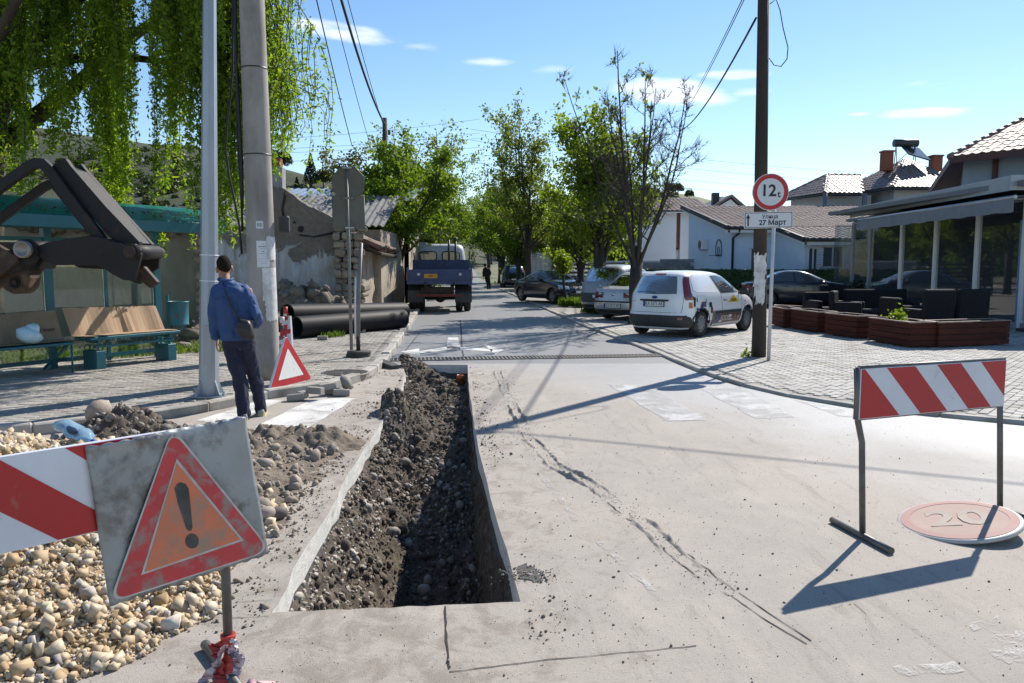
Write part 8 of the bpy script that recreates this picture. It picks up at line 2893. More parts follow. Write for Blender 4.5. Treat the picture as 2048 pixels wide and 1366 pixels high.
M_card2 = mat('dark_cardboard', (.28, .20, .125), (.23, .16, .10), sc=3, rough=.85, dirt=(.18, .12, .08), dsc=3, dramp=(.56, .72))
def cardboard(label, x0, x1, z0, z1, y0, y1, m, seed, txt=None):
 an = math.atan2(ddir.y, ddir.x)
 t = thing('cardboard_sheet', label, 'cardboard', shelter_pt(x0, 0, 0), an)
 W = x1 - x0
 n = 24
 rg_ = random.Random(seed)
 A_, B_ = [], []
 for i in range(n + 1):
  x = W * i / n
  w_ = .018 * math.sin(i * .9 + seed) + (.03 if i in (9, 10) else 0)
  A_.append((x + .02 * (seed % 2), y0 + w_ * .5, z1 + .035 * (i / n - .5) * (1 if seed % 2 else -1) + rg_.uniform(-.004, .004)))
  B_.append((x, y1 + w_, z0))
 b = MB()
 strip_poly(b, A_, B_)
 o = b.build('panel', [m], t)
 so_ = o.modifiers.new('thick', 'SOLIDIFY')
 so_.thickness = .006
 b = MB()
 C_ = [(p[0], p[1] + .34, p[2] + .008) for p in B_]
 strip_poly(b, B_, C_)
 o2 = b.build('flap', [m], t)
 so_ = o2.modifiers.new('thick', 'SOLIDIFY')
 so_.thickness = .006
 if seed % 2:
  for xx in (W * .45, W * .87):
   MB().tube([(xx, (y0 + y1) / 2 + .02, z0), (xx + .01, y0 + .012, z1 - .01)], .006, 5).build('fold', [m], t)
  MB().tube([(W * .36, y0 + .016, z1), (W * .35, y0 + .024, z1 - .06), (W * .37, y0 + .03, z1 - .10), (W * .345, y0 + .04, z1 - .17), (W * .32, y0 + .05, z1 - .2)], .008, 5).build('tear', [mat('torn_edge', (.16, .11, .07), rough=.9)], t)
 if txt:
  me = text_mesh('printed_text', txt, .085, mat('brown_print', (.10, .065, .04), rough=.8), .001)
  q = link_mesh('printed_text', me, t, (W * .18, (y0 + y1) / 2 + .036, z0 + .16), (PI / 2 + .12, 0, PI))
 return t
cardboard('long torn cardboard sheet leaning on the lattice bench',   .10, 1.66, .485, .89, .12, .30, M_card, 1)
cardboard('darker cardboard sheet with faint upside print on the left bench', 1.78, 3.3, .45, .86, .10, .26, M_card2, 2, 'insert toast')
bgp = shelter_pt(2.42, .55, .46)
t = thing('plastic_bag', 'pale blue plastic bag on the left bench at the photo edge', 'bag', bgp, 0)
v1, f1 = stones(np.random.default_rng(8), np.array([[0, 0, .11], [.05, .03, .2]]), np.array([.15, .10]), .22, True, 1.1)
link_mesh('bag', np_mesh('bag', v1, f1, mat('pale_blue_plastic', (.45, .66, .74), (.6, .75, .8), sc=8, rough=.35)), t)
bn = at(358, 650, 14.3)
t = thing('litter_bin', 'round teal metal litter bin with a red scratch beside the bus shelter', 'litter bin', (bn.x, bn.y, PZL))
zb = bn.z - PZL
MB().lathe([(0, zb), (.175, zb), (.178, zb + .02), (.172, zb + .03), (.178, zb + .40), (.192, zb + .42), (.192, zb + .435), (.17, zb + .435), (.165, zb + .05), (0, zb + .05)], 28).build('drum', [mat('bin_teal', (.04, .17, .21), (.03, .13, .165), sc=4, rough=.45, dirt=(.10, .12, .12), dsc=6, dramp=(.6, .75))], t)
MB().box((-.2, .02, .5), (.04, .04, 1.0)).build('post', [M_teal], t)
b = MB()
b.prism([(.02, -.182, zb + .22), (.035, -.182, zb + .225), (.09, -.160, zb + .12), (.075, -.165, zb + .115)], (0, -.004, 0))
b.build('red_scratch', [M_red], t)
# excavator arm reaching in from the left
EY = 5.6
z2 = lambda zx, zy, Y=EY: at(zx * .3368, 300 + zy * .3368, Y)
e0 = z2(200, 600)
t = thing('excavator_arm', 'dark worn excavator bucket linkage reaching in from the left edge', 'excavator', e0)
M_exc = mat('worn_dark_steel', (.010, .0095, .011), (.016, .014, .0145), sc=4, rough=.6, metal=.1, spec=.35, bump=.25, bsc=60, dirt=(.036, .026, .02), dsc=5, dramp=(.58, .76))
M_rustb = mat('brown_rust_steel', (.055, .032, .021), (.03, .021, .017), sc=5, rough=.7, metal=.2, bump=.3, bsc=70, dirt=(.15, .09, .05), dsc=6, dramp=(.55, .7))
def ex_plate(name, pts, y0, th, m=None, bevel=.006):
 b = MB()
 b.prism([z2(x, y) - e0 + Vector((0, y0, 0)) for x, y in pts], (0, th, 0))
 o = b.build(name, [m or M_exc], t)
 if bevel:
  bv = o.modifiers.new('bevel', 'BEVEL')
  bv.width = bevel
  bv.segments = 2
  bv.limit_method = 'ANGLE'
 return o
def ex_bar(name, pts, w, y0, th, m=None):
 """flat bar of width w (zoom px) along a polyline"""
 P = [Vector(p) for p in pts]
 L_, R_ = [], []
 for i, p in enumerate(P):
  d1 = (P[min(i + 1, len(P) - 1)] - P[max(i - 1, 0)]).normalized()
  n = Vector((-d1.y, d1.x)) * w / 2
  L_.append(tuple(p + n))
  R_.append(tuple(p - n))
 return ex_plate(name, L_ + R_[::-1], y0, th, m)
ex_bar('tipping_link', [(-120, 330), (60, 195), (195, 100), (235, 82), (275, 85), (310, 120), (420, 270), (540, 430), (620, 540)], 62, -.06, .05)
ex_bar('tipping_link', [(-120, 440), (60, 310), (190, 215), (235, 192), (270, 200), (305, 240), (420, 385), (520, 500), (560, 560)], 52, .10, .05)
ex_plate('bucket_link', [(318, 95), (385, 47), (400, 55), (430, 98), (640, 340), (835, 545), (832, 600), (760, 610), (640, 500), (470, 300), (345, 140)], -.02, .05)
ex_plate('bucket_link', [(318, 105), (385, 57), (425, 108), (640, 350), (825, 555), (822, 600), (760, 610), (640, 510), (470, 310), (345, 150)], .20, .05)
b = MB()
b.prism([z2(*p) - e0 + Vector((0, .03, 0)) for p in ((365, 85), (425, 112), (640, 350), (815, 552), (700, 560), (560, 420), (400, 230), (345, 140))], (0, .17, 0))
b.build('web_plate', [M_exc], t)
ex_plate('side_plate', [(272, 570), (330, 548), (565, 510), (640, 520), (760, 560), (835, 558), (868, 590), (872, 625), (862, 665), (832, 778), (765, 770), (700, 735), (640, 695), (600, 684), (360, 684), (325, 672), (270, 632)], -.09, .035)
ex_plate('side_plate', [(278, 648), (335, 690), (365, 702), (560, 712), (620, 728), (680, 785), (735, 803), (752, 770), (850, 700), (860, 600), (560, 520), (300, 570)], .24, .035)
for (x, y, r, w, m) in ((826, 606, 34, .46, M_rustb), (826, 606, 44, .40, M_exc), (210, 592, 52, .44, M_exc)):
 c = z2(x, y) - e0
 rr = r * .3368 / FPX * EY
 y_ = -.15 if r == 34 else -.13
 MB().tube([c + Vector((0, y_, 0)), c + Vector((0, -.13 + w, 0))], rr, 24).build('pin', [m], t)
c = z2(212, 592) - e0
rr = 50 * .3368 / FPX * EY
MB().lathe([(0, -.158), (rr * .7, -.158), (rr * .8, -.165), (rr, -.162), (rr, -.13)], 28, c=c, axis='y').build('pin_cap', [mat('bright_pin', (.27, .25, .23), (.16, .15, .14), sc=9, rough=.4, metal=.6)], t)
ex_plate('end_lug', [(140, 560), (175, 535), (230, 530), (270, 565), (280, 610), (262, 660), (215, 690), (150, 660), (110, 610)], -.115, .04)
ex_plate('dipper_end', [(-130, 500), (0, 530), (180, 632), (184, 660), (120, 720), (0, 790), (-130, 800)], -.15, .05, M_rustb)
ex_plate('dipper_end', [(-130, 540), (160, 545), (200, 640), (120, 740), (-130, 800)], .2, .05, M_rustb)
hk = [(70, 735), (210, 705), (218, 760), (205, 815), (170, 850), (120, 855), (80, 835), (40, 800), (-60, 840), (-130, 850), (-130, 770)]
ex_plate('hook_plate', hk, -.08, .14, M_rustb, .01)
c = z2(134, 786) - e0
for (r, dy, m) in ((42, -.086, M_rustb), (30, -.092, M_exc), (15, -.098, M_rustb)):
 rr = r * .3368 / FPX * EY
 MB().lathe([(0, dy + .003), (rr * .82, dy + .003), (rr * .9, dy - .004), (rr, dy), (rr, dy + .02)], 24, c=c, axis='y').build('bush_ring', [m], t)
ex_bar('coupler_bar', [(842, 705), (925, 800)], 46, -.02, .05, M_rustb)
ex_bar('coupler_bar', [(775, 760), (840, 812)], 36, .16, .05, M_rustb)
ex_bar('cross_strut', [(262, 640), (225, 700)], 30, -.02, .2)
# wooden pole, signs on the right
wp_ = gz(1517, 713, PZR)
t = thing('wooden_pole', 'tall dark wooden utility pole with torn white paper on the right pavement', 'utility pole', wp_)
top_ = at(1530, 0, wp_.y) - wp_
k_ = 6.95 / top_.z
tp3 = Vector((top_.x * k_ - .03, 0, 6.95))
MB().tube([(0, 0, -.1), (0, 0, .4), tp3 * .5, tp3], [.128, .122, .108, .088], 16).build('pole', [M_wood], t)
wx = lambda z: tp3.x * z / tp3.z
for k, (z0, z1, a0, a1, sd) in enumerate(((1.45, 1.78, -2.7, -1.0, 1), (1.05, 1.5, -2.6, -1.15, 2), (.95, 1.25, -2.3, -1.3, 3))):
 rg_ = np.random.default_rng(sd)
 mb = MB()
 vs = []
 na, nz_ = 12, 10
 for j in range(nz_ + 1):
  for i in range(na + 1):
   e = rg_.uniform(-.05, .05) if i in (0, na) or j in (0, nz_) else 0
   a, z = a0 + (a1 - a0) * i / na + e * 3, z0 + (z1 - z0) * j / nz_ + e
   r = .122 + .004 * k + abs(e) * .4 + rg_.uniform(0, .006)
   vs.append((wx(z) + r * math.cos(a), r * math.sin(a), z))
 mb.add(vs, [(j * (na + 1) + i, j * (na + 1) + i + 1, (j + 1) * (na + 1) + i + 1, (j + 1) * (na + 1) + i) for j in range(nz_) for i in range(na)], 0, False)
 mb.build('torn_paper', [M_paperw], t)
MB().tube([(wx(2.38) - .14, -.10, 2.38), (wx(2.38), -.135, 2.38), (wx(2.38) + .2, -.06, 2.38)], .012, 6).build('steel_strap', [M_steel], t)
MB().box((wx(2.4) - .15, -.05, 2.36), (.06, .05, .1)).build('bracket', [M_dkmet], t)
for z in (6.3, 6.6):
 MB().box((wx(z) + .12, -.02, z), (.12, .06, .08)).build('insulator_bracket', [M_dkmet], t)
loop = [at(u, v, wp_.y - .05) - wp_ for (u, v) in ((1540, 8), (1552, -2), (1560, 20), (1566, 55), (1576, 95), (1574, 118), (1562, 133), (1548, 130), (1538, 116))]
MB().tube(loop, .009, 6).build('loop_cable', [M_wire], t)
ms = gz(1537, 721, PZR)
t = thing('weight_limit_sign', 'round red rimmed twelve tonne limit sign on a thin white post', 'road sign', ms)
MB().tube([(0, 0, -.02), (.02, 0, 2.9)], .030, 14).build('post', [mat('white_post', (.55, .57, .60), (.48, .50, .52), sc=4, rough=.45, metal=.2)], t)
cs = at(1541, 384, ms.y - .05) - ms
R_ = 36 * (ms.y - .05) / FPX * 1.0
FRONT = -.055
MB().lathe([(0, FRONT + .012), (R_, FRONT + .012), (R_, FRONT), (0, FRONT)], 56, c=(cs.x, 0, cs.z), axis='y', smooth=False).build('disc', [M_swhite], t)
MB().lathe([(0, FRONT - .0015), (R_ * .965, FRONT - .0015), (R_ * .965, FRONT - .0004)], 56, c=(cs.x, 0, cs.z), axis='y', smooth=False).build('red_ring', [mat('clean_sign_red', (.45, .016, .022), rough=.35)], t)
MB().lathe([(0, FRONT - .003), (R_ * .735, FRONT - .003), (R_ * .735, FRONT - .0016)], 56, c=(cs.x, 0, cs.z), axis='y', smooth=False).build('white_face', [mat('clean_sign_white', (.62, .63, .65), rough=.4)], t)
M_sblk = mat('sign_black', (.015, .015, .017), rough=.5)
link_mesh('numeral', text_mesh('numeral', '12', R_ * .88, M_sblk, .006), t, (cs.x - R_ * .12, FRONT - .0045, cs.z + R_ * .05), (PI / 2, 0, 0))
link_mesh('numeral', text_mesh('numeral', 't', R_ * .5, M_sblk, .003), t, (cs.x + R_ * .46, FRONT - .0045, cs.z - R_ * .12), (PI / 2, 0, 0))
for dz in (-.08, .08):
 MB().box((cs.x, -.02, cs.z + dz), (.12, .06, .03)).build('clamp', [M_steel], t)
cn = at(1537, 440, ms.y - .05)
t = thing('street_name_sign', 'white street name sign with an up arrow under the weight limit sign', 'street sign', (cn.x, cn.y, cn.z))
W_, H_ = 96 * ms.y / FPX, 32 * ms.y / FPX
t.rotation_euler = (0, RAD(-1.2), 0)
def rrect(w, h, r, n=5):
 out = []
 for (sx, sz, a0) in ((1, 1, 0), (-1, 1, PI / 2), (-1, -1, PI), (1, -1, 3 * PI / 2)):
  for k in range(n + 1):
   a = a0 + PI / 2 * k / n
   out.append((sx * (w / 2 - r) + r * math.cos(a), sz * (h / 2 - r) + r * math.sin(a)))
 return out
for (nm, w, h, y, th, m) in (('panel', W_, H_, 0, .012, MATS['clean_sign_white']), ('black_border', W_ * .97, H_ * .92, -.0015, .0012, M_sblk), ('white_face', W_ * .945, H_ * .85, -.003, .0012, MATS['clean_sign_white'])):
 b = MB()
 b.prism([(x, y, z) for x, z in rrect(w, h, .02)], (0, th, 0))
 b.build(nm, [m], t)
link_mesh('lettering', text_mesh('lettering', 'Улица', H_ * .34, M_sblk, .0012), t, (W_ * .03, -.0045, H_ * .20), (PI / 2, 0, 0))
link_mesh('lettering', text_mesh('lettering', '27 Март', H_ * .44, M_sblk, .0032), t, (W_ * .08, -.0045, -H_ * .17), (PI / 2, 0, 0))
b = MB()
b.prism([(-W_ * .435, -.0042, -H_ * .36), (-W_ * .405, -.0042, -H_ * .36), (-W_ * .405, -.0042, H_ * .12), (-W_ * .375, -.0042, H_ * .12), (-W_ * .42, -.0042, H_ * .38), (-W_ * .465, -.0042, H_ * .12), (-W_ * .435, -.0042, H_ * .12)], (0, -.001, 0))
b.build('arrow', [M_sblk], t)
v, f = leaf_quads(rs, np.stack([wp_.x - .22 + rs.normal(0, .05, 60), wp_.y - .05 + rs.normal(0, .05, 60), PZR + np.abs(rs.normal(0, .06, 60))], -1), .06, .5, .6)
tag(link_mesh('weeds', np_mesh('weed', v, f, M_lime)), 'small green weeds at the foot of the wooden pole', 'weeds', None, 'stuff')
fp_ = at(775, 600, 34.0)
t = thing('wooden_pole', 'thin dark wooden pole rising through the trees left of the truck', 'utility pole', (fp_.x, 34.0, 0))
ht = at(775, 236, 34.0).z
MB().tube([(0, 0, -.1), (0, 0, ht)], [.16, .10], 10).build('pole', [M_wood], t)
MB().box((.18, 0, ht - .6), (.1, .1, .2)).build('insulator', [M_dkmet], t)
# wires
def wire(label, a, c, sag, r, group, n=24, name='wire'):
 a, c = Vector(a), Vector(c)
 pts = []
 for i in range(n + 1):
  s = i / n
  p = a.lerp(c, s)
  p.z -= sag * 4 * s * (1 - s)
  pts.append(p)
 o = MB().tube(pts, r, 5).build(name, [M_wire])
 tag(o, label, 'wire', group)
PT = Vector((cp.x, cp.y, 9.2))
fpt = Vector((fp_.x, 34.0, ht - .25))
gq = 'wires from the concrete pole to the far left pole'
wire('thick twisted cable, the right one of the wires dropping to the far left pole', (PT.x + .15, PT.y, 9.1), fpt, .75, .038, gq, 40)
wire('left straight wire dropping from the top edge toward the far left trees', (PT.x + .02, PT.y, 9.0), (fpt.x - .9, 31.5, 6.3), .25, .016, gq)
wire('thin middle wire dropping toward the far left trees', (PT.x + .08, PT.y, 9.2), (fpt.x - .35, 33.0, 6.2), .3, .011, gq)
wire('thin right hand wire meeting the far left pole below its top', (PT.x + .22, PT.y, 9.35), (fpt.x, 34, ht - .5), .35, .012, gq)
WT = wp_ + tp3
gq = 'wires from the right wooden pole'
wire('thick service cable running from the right wooden pole down behind the bare tree', (WT.x - .1, WT.y, at(1518, 36, WT.y).z), at(1352, 262, 42), .5, .020, gq)
wire('upper thin wire from the right wooden pole toward the bare tree', (WT.x - .05, WT.y, 6.75), at(1395, 175, 42), .1, .011, gq)
wire('lower thin wire from the right wooden pole toward the bare tree', (WT.x - .08, WT.y, 6.6), at(1345, 255, 46), .35, .010, gq)
wire('black cable leaving the top of the right wooden pole overhead toward the near right', (WT.x + .1, WT.y, 6.55), (WT.x + 15, WT.y - 7.5, 6.9), .25, .016, gq, 20)
gq = 'distant transmission lines'
for k, (v0, v1, w0_, w1_, lab) in enumerate(((272, 244, 318, 344, 'uppermost'), (290, 272, 340, 364, 'second'), (298, 282, 366, 385, 'third'), (315, 300, 384, 400, 'lowest'))):
 wire('%s thin distant power line over the left roofs' % lab, at(440, v0 + 10, 260), at(960, v1 - 6, 260), 1.2, .045, gq)
 wire('%s thin distant power line over the bungalow' % lab, at(940, w0_ - 60, 240), at(1760, w1_ + 4, 240), 1.5, .045, gq)
# cafe terrace: planters and dark wicker seats
M_plank = mat('red_brown_plank', (.085, .020, .012), (.055, .014, .010), sc=5, rough=.7, spec=.2, bump=.3, bsc=50, stretch=(.3, .3, 2), objvar=.12)
M_potsoil = mat('potting_soil', (.16, .135, .11), (.24, .21, .18), sc=8, rough=.95, bump=.5, bsc=60)
def planter(label, corner, other, depth, h=.50, plant=None, group='red brown planter boxes'):
 c, o_ = Vector((corner.x, corner.y)), Vector((other.x, other.y))
 d = o_ - c
 W = d.length
 an = math.atan2(d.y, d.x)
 n = Vector((-d.y, d.x)).normalized()
 if n.dot(c) < 0:
  sgn = -1
 else:
  sgn = 1
 t = thing('planter', label, 'planter', (c.x, c.y, PZR + .004), an, group)
 D = depth * sgn
 nb = 4
 bh = (h - .03) / nb
 for k in range(nb):
  z = .015 + bh * (k + .5)
  MB().box((W / 2, sgn * .014, z), (W, .028, bh - .012), b=.004).build('plank', [M_plank], t)
  MB().box((W / 2, D - sgn * .014, z), (W, .028, bh - .012), b=.004).build('plank', [M_plank], t)
  MB().box((.014, D / 2, z), (.028, abs(D) - .06, bh - .012), b=.004).build('plank', [M_plank], t)
  MB().box((W - .014, D / 2, z), (.028, abs(D) - .06, bh - .012), b=.004).build('plank', [M_plank], t)
 MB().box((W / 2, D / 2, h / 2 - .02), (W - .07, abs(D) - .07, h - .10)).build('inner_liner', [M_ink], t)
 MB().box((W / 2, D / 2, h - .05), (W - .065, abs(D) - .065, .02)).build('soil', [M_potsoil], t)
 for (x, y, a, b_) in ((W / 2, 0, W + .02, .05), (W / 2, D, W + .02, .05), (0, D / 2, .05, abs(D)), (W, D / 2, .05, abs(D))):
  MB().box((x, y, h - .005), (a, b_, .022), b=.004).build('rim', [mat('weathered_rim', (.30, .24, .21), (.18, .10, .08), sc=6, rough=.6)], t)
 if plant:
  v, f = leaf_quads(rs, np.stack([W * plant + rs.normal(0, .10, 260), D / 2 + rs.normal(0, .08, 260), h - .02 + np.abs(rs.normal(0, .09, 260))], -1), .07, .7, .6)
  p = link_mesh('planter_plant', np_mesh('planter_plant', v, f, M_lime2), None, t.location, (0, 0, an))
  tag(p, 'bushy green seedling growing in the planter nearest the corner' if plant > .4 else 'small green plant in a planter', 'plant')
 return t
planter('long planter box facing the road at the cafe end of the row', gz(1876, 696, PZR), gz(2018, 690, PZR), .5)
planter('planter box with a green seedling, beside the long one', gz(1818, 696, PZR), gz(1736, 682, PZR), .58, plant=.62)
planter('middle planter box of the row, nearly empty, left of the seedling box', gz(1712, 678, PZR), gz(1649, 669, PZR), .5)
planter('second planter box from the wooden pole', gz(1634, 666, PZR), gz(1581, 657, PZR), .5)
planter('planter box closest to the wooden pole', gz(1566, 656, PZR), gz(1541, 650, PZR), .45)
planter('back planter box in front of the dark blue saloon', gz(1626, 614, PZR) , gz(1548, 610, PZR), .45, plant=.3)
M_wick = mat('dark_wicker', (.016, .016, .019), (.010, .010, .012), sc=30, rough=.7, spec=.2, bump=.5, bsc=140, bdist=.004)
M_cush = mat('dark_cushion', (.022, .024, .03), rough=.85)
def wicker(name, label, c, an, W, hb, ha=.64, D=.78, group='dark wicker terrace seats'):
 t = thing(name, label, 'seat', (c[0], c[1], PZR + .004), an, group)
 b = MB()
 b.box((0, D / 2 - .07, hb / 2 + .02), (W, .14, hb), rotm(-.05, 0, 0), b=.03)
 b.build('backrest', [M_wick], t)
 for s in (-1, 1):
  MB().box((s * (W / 2 - .08), -.06, ha / 2), (.16, D - .12, ha), b=.025).build('arm', [M_wick], t)
 MB().box((0, -.06, .18), (W - .34, D - .16, .32), b=.02).build('seat_base', [M_wick], t)
 MB().box((0, -.06, .40), (W - .36, D - .2, .12), b=.03).build('cushion', [M_cush], t)
 return t
def pat(u, Y):
 return ((u - 1024) / FPX * Y * 1.0, Y)
wicker('armchair', 'dark wicker armchair with its tall back to the long planter, left of two', pat(1856, 17.3), RAD(190), .74, 1.06)
wicker('armchair', 'dark wicker armchair with its tall back turned, nearest the cafe door', pat(1925, 17.5), RAD(186), .74, 1.06)
wicker('armchair', 'dark wicker armchair side on between sofa and tall backed chairs', pat(1806, 19.0), RAD(100), .74, .80)
wicker('sofa', 'dark wicker sofa in the middle of the terrace group', pat(1762, 20.8), RAD(2), 1.7, .94)
wicker('armchair', 'dark wicker armchair left of the wicker sofa', pat(1694, 20.6), RAD(60), .78, .90)
wicker('armchair', 'leftmost dark wicker armchair by the back planter', pat(1646, 21.6), RAD(10), .80, .84)
wicker('armchair', 'dark wicker armchair behind the leftmost one', pat(1672, 24.0), RAD(0), .80, .98)
sh = pat(1712, 28.5)
t = thing('potted_shrub', 'round dark potted shrub at the far corner of the cafe', 'potted plant', (sh[0], sh[1], PZR + .004))
MB().lathe([(0, 0), (.18, 0), (.24, .4), (.26, .42), (.22, .42), (0, .38)], 16).build('pot', [M_greyd], t)
rr = .34 * rs.uniform(0, 1, 700) ** .4
aa, bb2 = rs.uniform(0, 2 * PI, 700), np.arccos(rs.uniform(-1, 1, 700))
v, f = leaf_quads(rs, np.stack([rr * np.sin(bb2) * np.cos(aa), rr * np.sin(bb2) * np.sin(aa), .72 + rr * np.cos(bb2)], -1), .09, .2, .6)
link_mesh('foliage', np_mesh('shrub', v, f, M_conifer), t)
def remeshed(mb, name, voxel, smooth, m, parent, wrinkle=0.0, wsc=9, seed=0, thick_fn=None):
 me = mb.mesh('tmp', [m])
 o = bpy.data.objects.new('tmp', me)
 COL.objects.link(o)
 r = o.modifiers.new('r', 'REMESH')
 r.mode = 'VOXEL'
 r.voxel_size = voxel
 r.use_smooth_shade = True
 s = o.modifiers.new('s', 'SMOOTH')
 s.iterations = smooth
 s.factor = .5
 out = evaluated_mesh(o)
 bpy.data.objects.remove(o)
 out.name = name
 out.materials.clear()
 out.materials.append(m)
 if wrinkle:
  n = len(out.vertices)
  co = np.empty(n * 3, np.float32)
  out.vertices.foreach_get('co', co)
  co = co.reshape(-1, 3)
  no = np.array([v.normal[:] for v in out.vertices])
  f = np.abs(fbm(co[:, 0] * wsc, co[:, 1] * wsc, co[:, 2] * wsc * .55, 3, seed))
  co = co + no * ((f - .3) * wrinkle)[:, None]
  out.vertices.foreach_set('co', co.astype(np.float32).ravel())
  out.update()
 for p in out.polygons:
  p.use_smooth = True
 return link_mesh(name, out, parent)
def capsule(mb, pts, rad, n=14, squash=None):
 """tube with rounded ends"""
 P = [Vector(p) for p in pts]
 r0, r1 = rad[0], rad[-1]
 d0, d1 = (P[0] - P[1]).normalized(), (P[-1] - P[-2]).normalized()
 path = [P[0] + d0 * r0 * .95, P[0] + d0 * r0 * .6] + P + [P[-1] + d1 * r1 * .6, P[-1] + d1 * r1 * .95]
 rr = [r0 * .25, r0 * .8] + list(rad) + [r1 * .8, r1 * .25]
 mb.tube(path, rr, n, squash=squash)
def ell(mb, c, r, n=16, k=10, rot=None):
 secs = []
 for i in range(k + 1):
  a = -PI / 2 + PI * i / k
  secs.append([(r[0] * math.cos(a) * math.cos(b) + 1e-5, r[1] * math.cos(a) * math.sin(b), r[2] * math.sin(a)) for b in np.linspace(0, 2 * PI, n, endpoint=False)])
 V = np.array([p for s in secs for p in s])
 if rot is not None:
  V = V @ np.array(rot).T
 V = V + np.array(c)
 F = []
 for i in range(k):
  for j in range(n):
   F.append((i * n + j, i * n + (j + 1) % n, (i + 1) * n + (j + 1) % n, (i + 1) * n + j))
 F.append(list(range(n))[::-1])
 F.append([k * n + j for j in range(n)])
 mb.add(V, F, 0, True)
def hand(mb, wrist, d, palm_n, side, L=.185, curl=.5):
 """palm and five separate bent fingers; d: direction down the hand, palm_n: way the palm faces, side: towards the thumb"""
 d, pn, sd = Vector(d).normalized(), Vector(palm_n).normalized(), Vector(side).normalized()
 w = Vector(wrist)
 for k in range(4):
  o = sd * (.028 - .019 * k)
  base = w + d * .085 + o
  capsule(mb, [w + d * .01 + o * .8, base], [.0135, .0125], 8)
  ln = (.072, .08, .074, .058)[k]
  a = curl * (1 + .12 * k)
  p, dd = base, (d + pn * .15).normalized()
  pts = [p]
  for s_, fr in enumerate((.45, .32, .25)):
   p = p + dd * ln * fr
   pts.append(p)
   dd = (dd * math.cos(a * .7) + pn * math.sin(a * .7)).normalized()
  capsule(mb, pts, [.0105, .0098, .009, .008], 8)
 p0 = w + d * .025 + sd * .028
 capsule(mb, [p0, p0 + d * .03 + sd * .022 + pn * .012, p0 + d * .062 + sd * .026 + pn * .028, p0 + d * .085 + sd * .018 + pn * .038], [.014, .0125, .011, .009], 8)
def person(label, loc, rotz, mats, bag=True, pose=1.0):
 skin, hairm, jack, trou, shoe = mats
 t = thing('person', label, 'person', loc, rotz)
 # ---- body: head, neck, lower arms, hands and core as one skin surface
 b = MB()
 H = Vector((-.235, .075, 1.615))
 yaw = rotm(RAD(-6), RAD(-5), RAD(28))
 hv = lambda p: tuple(Vector(H) + Vector(np.array(p) @ yaw.T))
 ell(b, hv((0, -.005, .022)), (.080, .099, .108), rot=yaw)
 ell(b, hv((0, .03, -.05)), (.058, .062, .065), rot=yaw)
 ell(b, hv((0, .075, -.08)), (.03, .025, .025), rot=yaw)
 ell(b, hv((0, .096, -.012)), (.014, .02, .026), rot=yaw)
 ell(b, hv((0, .082, .03)), (.05, .016, .014), rot=yaw)
 for s in (-1, 1):
  ell(b, hv((s * .087, -.008, -.012)), (.014, .024, .036), rot=yaw)
  ell(b, hv((s * .036, .062, -.022)), (.025, .02, .02), rot=yaw)
 capsule(b, [(-.19, -.005, 1.40), (-.205, .01, 1.47), hv((0, -.012, -.05))], [.062, .056, .054])
 ell(b, (-.12, 0, 1.2), (.15, .09, .25))
 ell(b, (-.08, 0, .92), (.15, .1, .15))
 capsule(b, [(-.155, 0, .83), (-.085, -.01, .47), (-.033, -.048, .10)], [.07, .055, .04])
 capsule(b, [(.01, .01, .83), (.055, .12, .48), (.110, .178, .12)], [.07, .055, .04])
 capsule(b, [(-.10, 0, 1.36), (-.31, 0, 1.38), (-.335, -.02, 1.14), (-.345, .05, .92), (-.352, .07, .86)], [.05, .05, .04, .032, .027])
 hand(b, (-.352, .072, .865), (-.02, .08, -1), (.75, .25, .1), (-.25, .95, 0), curl=.55)
 capsule(b, [(-.14, 0, 1.36), (.06, 0, 1.37), (.13, -.03, 1.13), (.12, .14, 1.02), (.06, .20, 1.0)], [.05, .05, .04, .032, .027])
 hand(b, (.06, .20, 1.0), (-.75, .3, -.25), (0, -.6, -.5), (-.1, .5, .8), curl=.8)
 body = remeshed(b, 'body', .008, 3, skin, t)
 for s in (-1, 1):
  e = MB()
  ell(e, hv((s * .034, .081, -.012)), (.011, .009, .009), 10, 6)
  e.build('eye', [mat('eye_dark', (.03, .02, .015), rough=.2)], t)
 e = MB()
 e.tube([hv((-.024, .088, -.062)), hv((0, .097, -.060)), hv((.024, .088, -.062))], .005, 6)
 e.build('mouth', [mat('lip', (.25, .09, .07), rough=.5)], t)
 # ---- hair: short, greying dark
 h = MB()
 n, k = 40, 18
 secs = []
 V, F = [], []
 rgh = random.Random(4)
 for i in range(k + 1):
  a = PI / 2 - (PI * .75) * i / k
  for j in range(n):
   bb = 2 * PI * j / n
   fy = math.sin(bb)
   aa_ = a if fy < 0 else max(a, .35 + .45 * fy)
   if fy < 0:
    aa_ = max(a, -.78 + (.62 * (1 - abs(fy)) ** .7) + .05 * math.sin(j * 2.7))
   r = 1.055 - .06 * (i / k) ** 4 + rgh.uniform(-.012, .012)
   V.append(hv((.081 * r * math.cos(aa_) * math.cos(bb), -.006 +   .100 * r * math.cos(aa_) * math.sin(bb), .024 + .109 * r * math.sin(aa_))))
 for i in range(k):
  for j in range(n):
   F.append((i * n + j, (i + 1) * n + j, (i + 1) * n + (j + 1) % n, i * n + (j + 1) % n))
 h.add(V, F, 0, True)
 h.build('hair', [hairm], t)
 # ---- trousers
 b = MB()
 secs = []
 for (z, cx, cy, rx, ry) in ((.78, -.075, 0, .165, .125), (.84, -.082, 0, .178, .13), (.90, -.09, 0, .175, .122), (.99, -.10, 0, .165, .115)):
  secs.append([(cx + rx * math.cos(a), cy + ry * math.sin(a), z) for a in np.linspace(0, 2 * PI, 24, endpoint=False)])
 b.loft(secs)
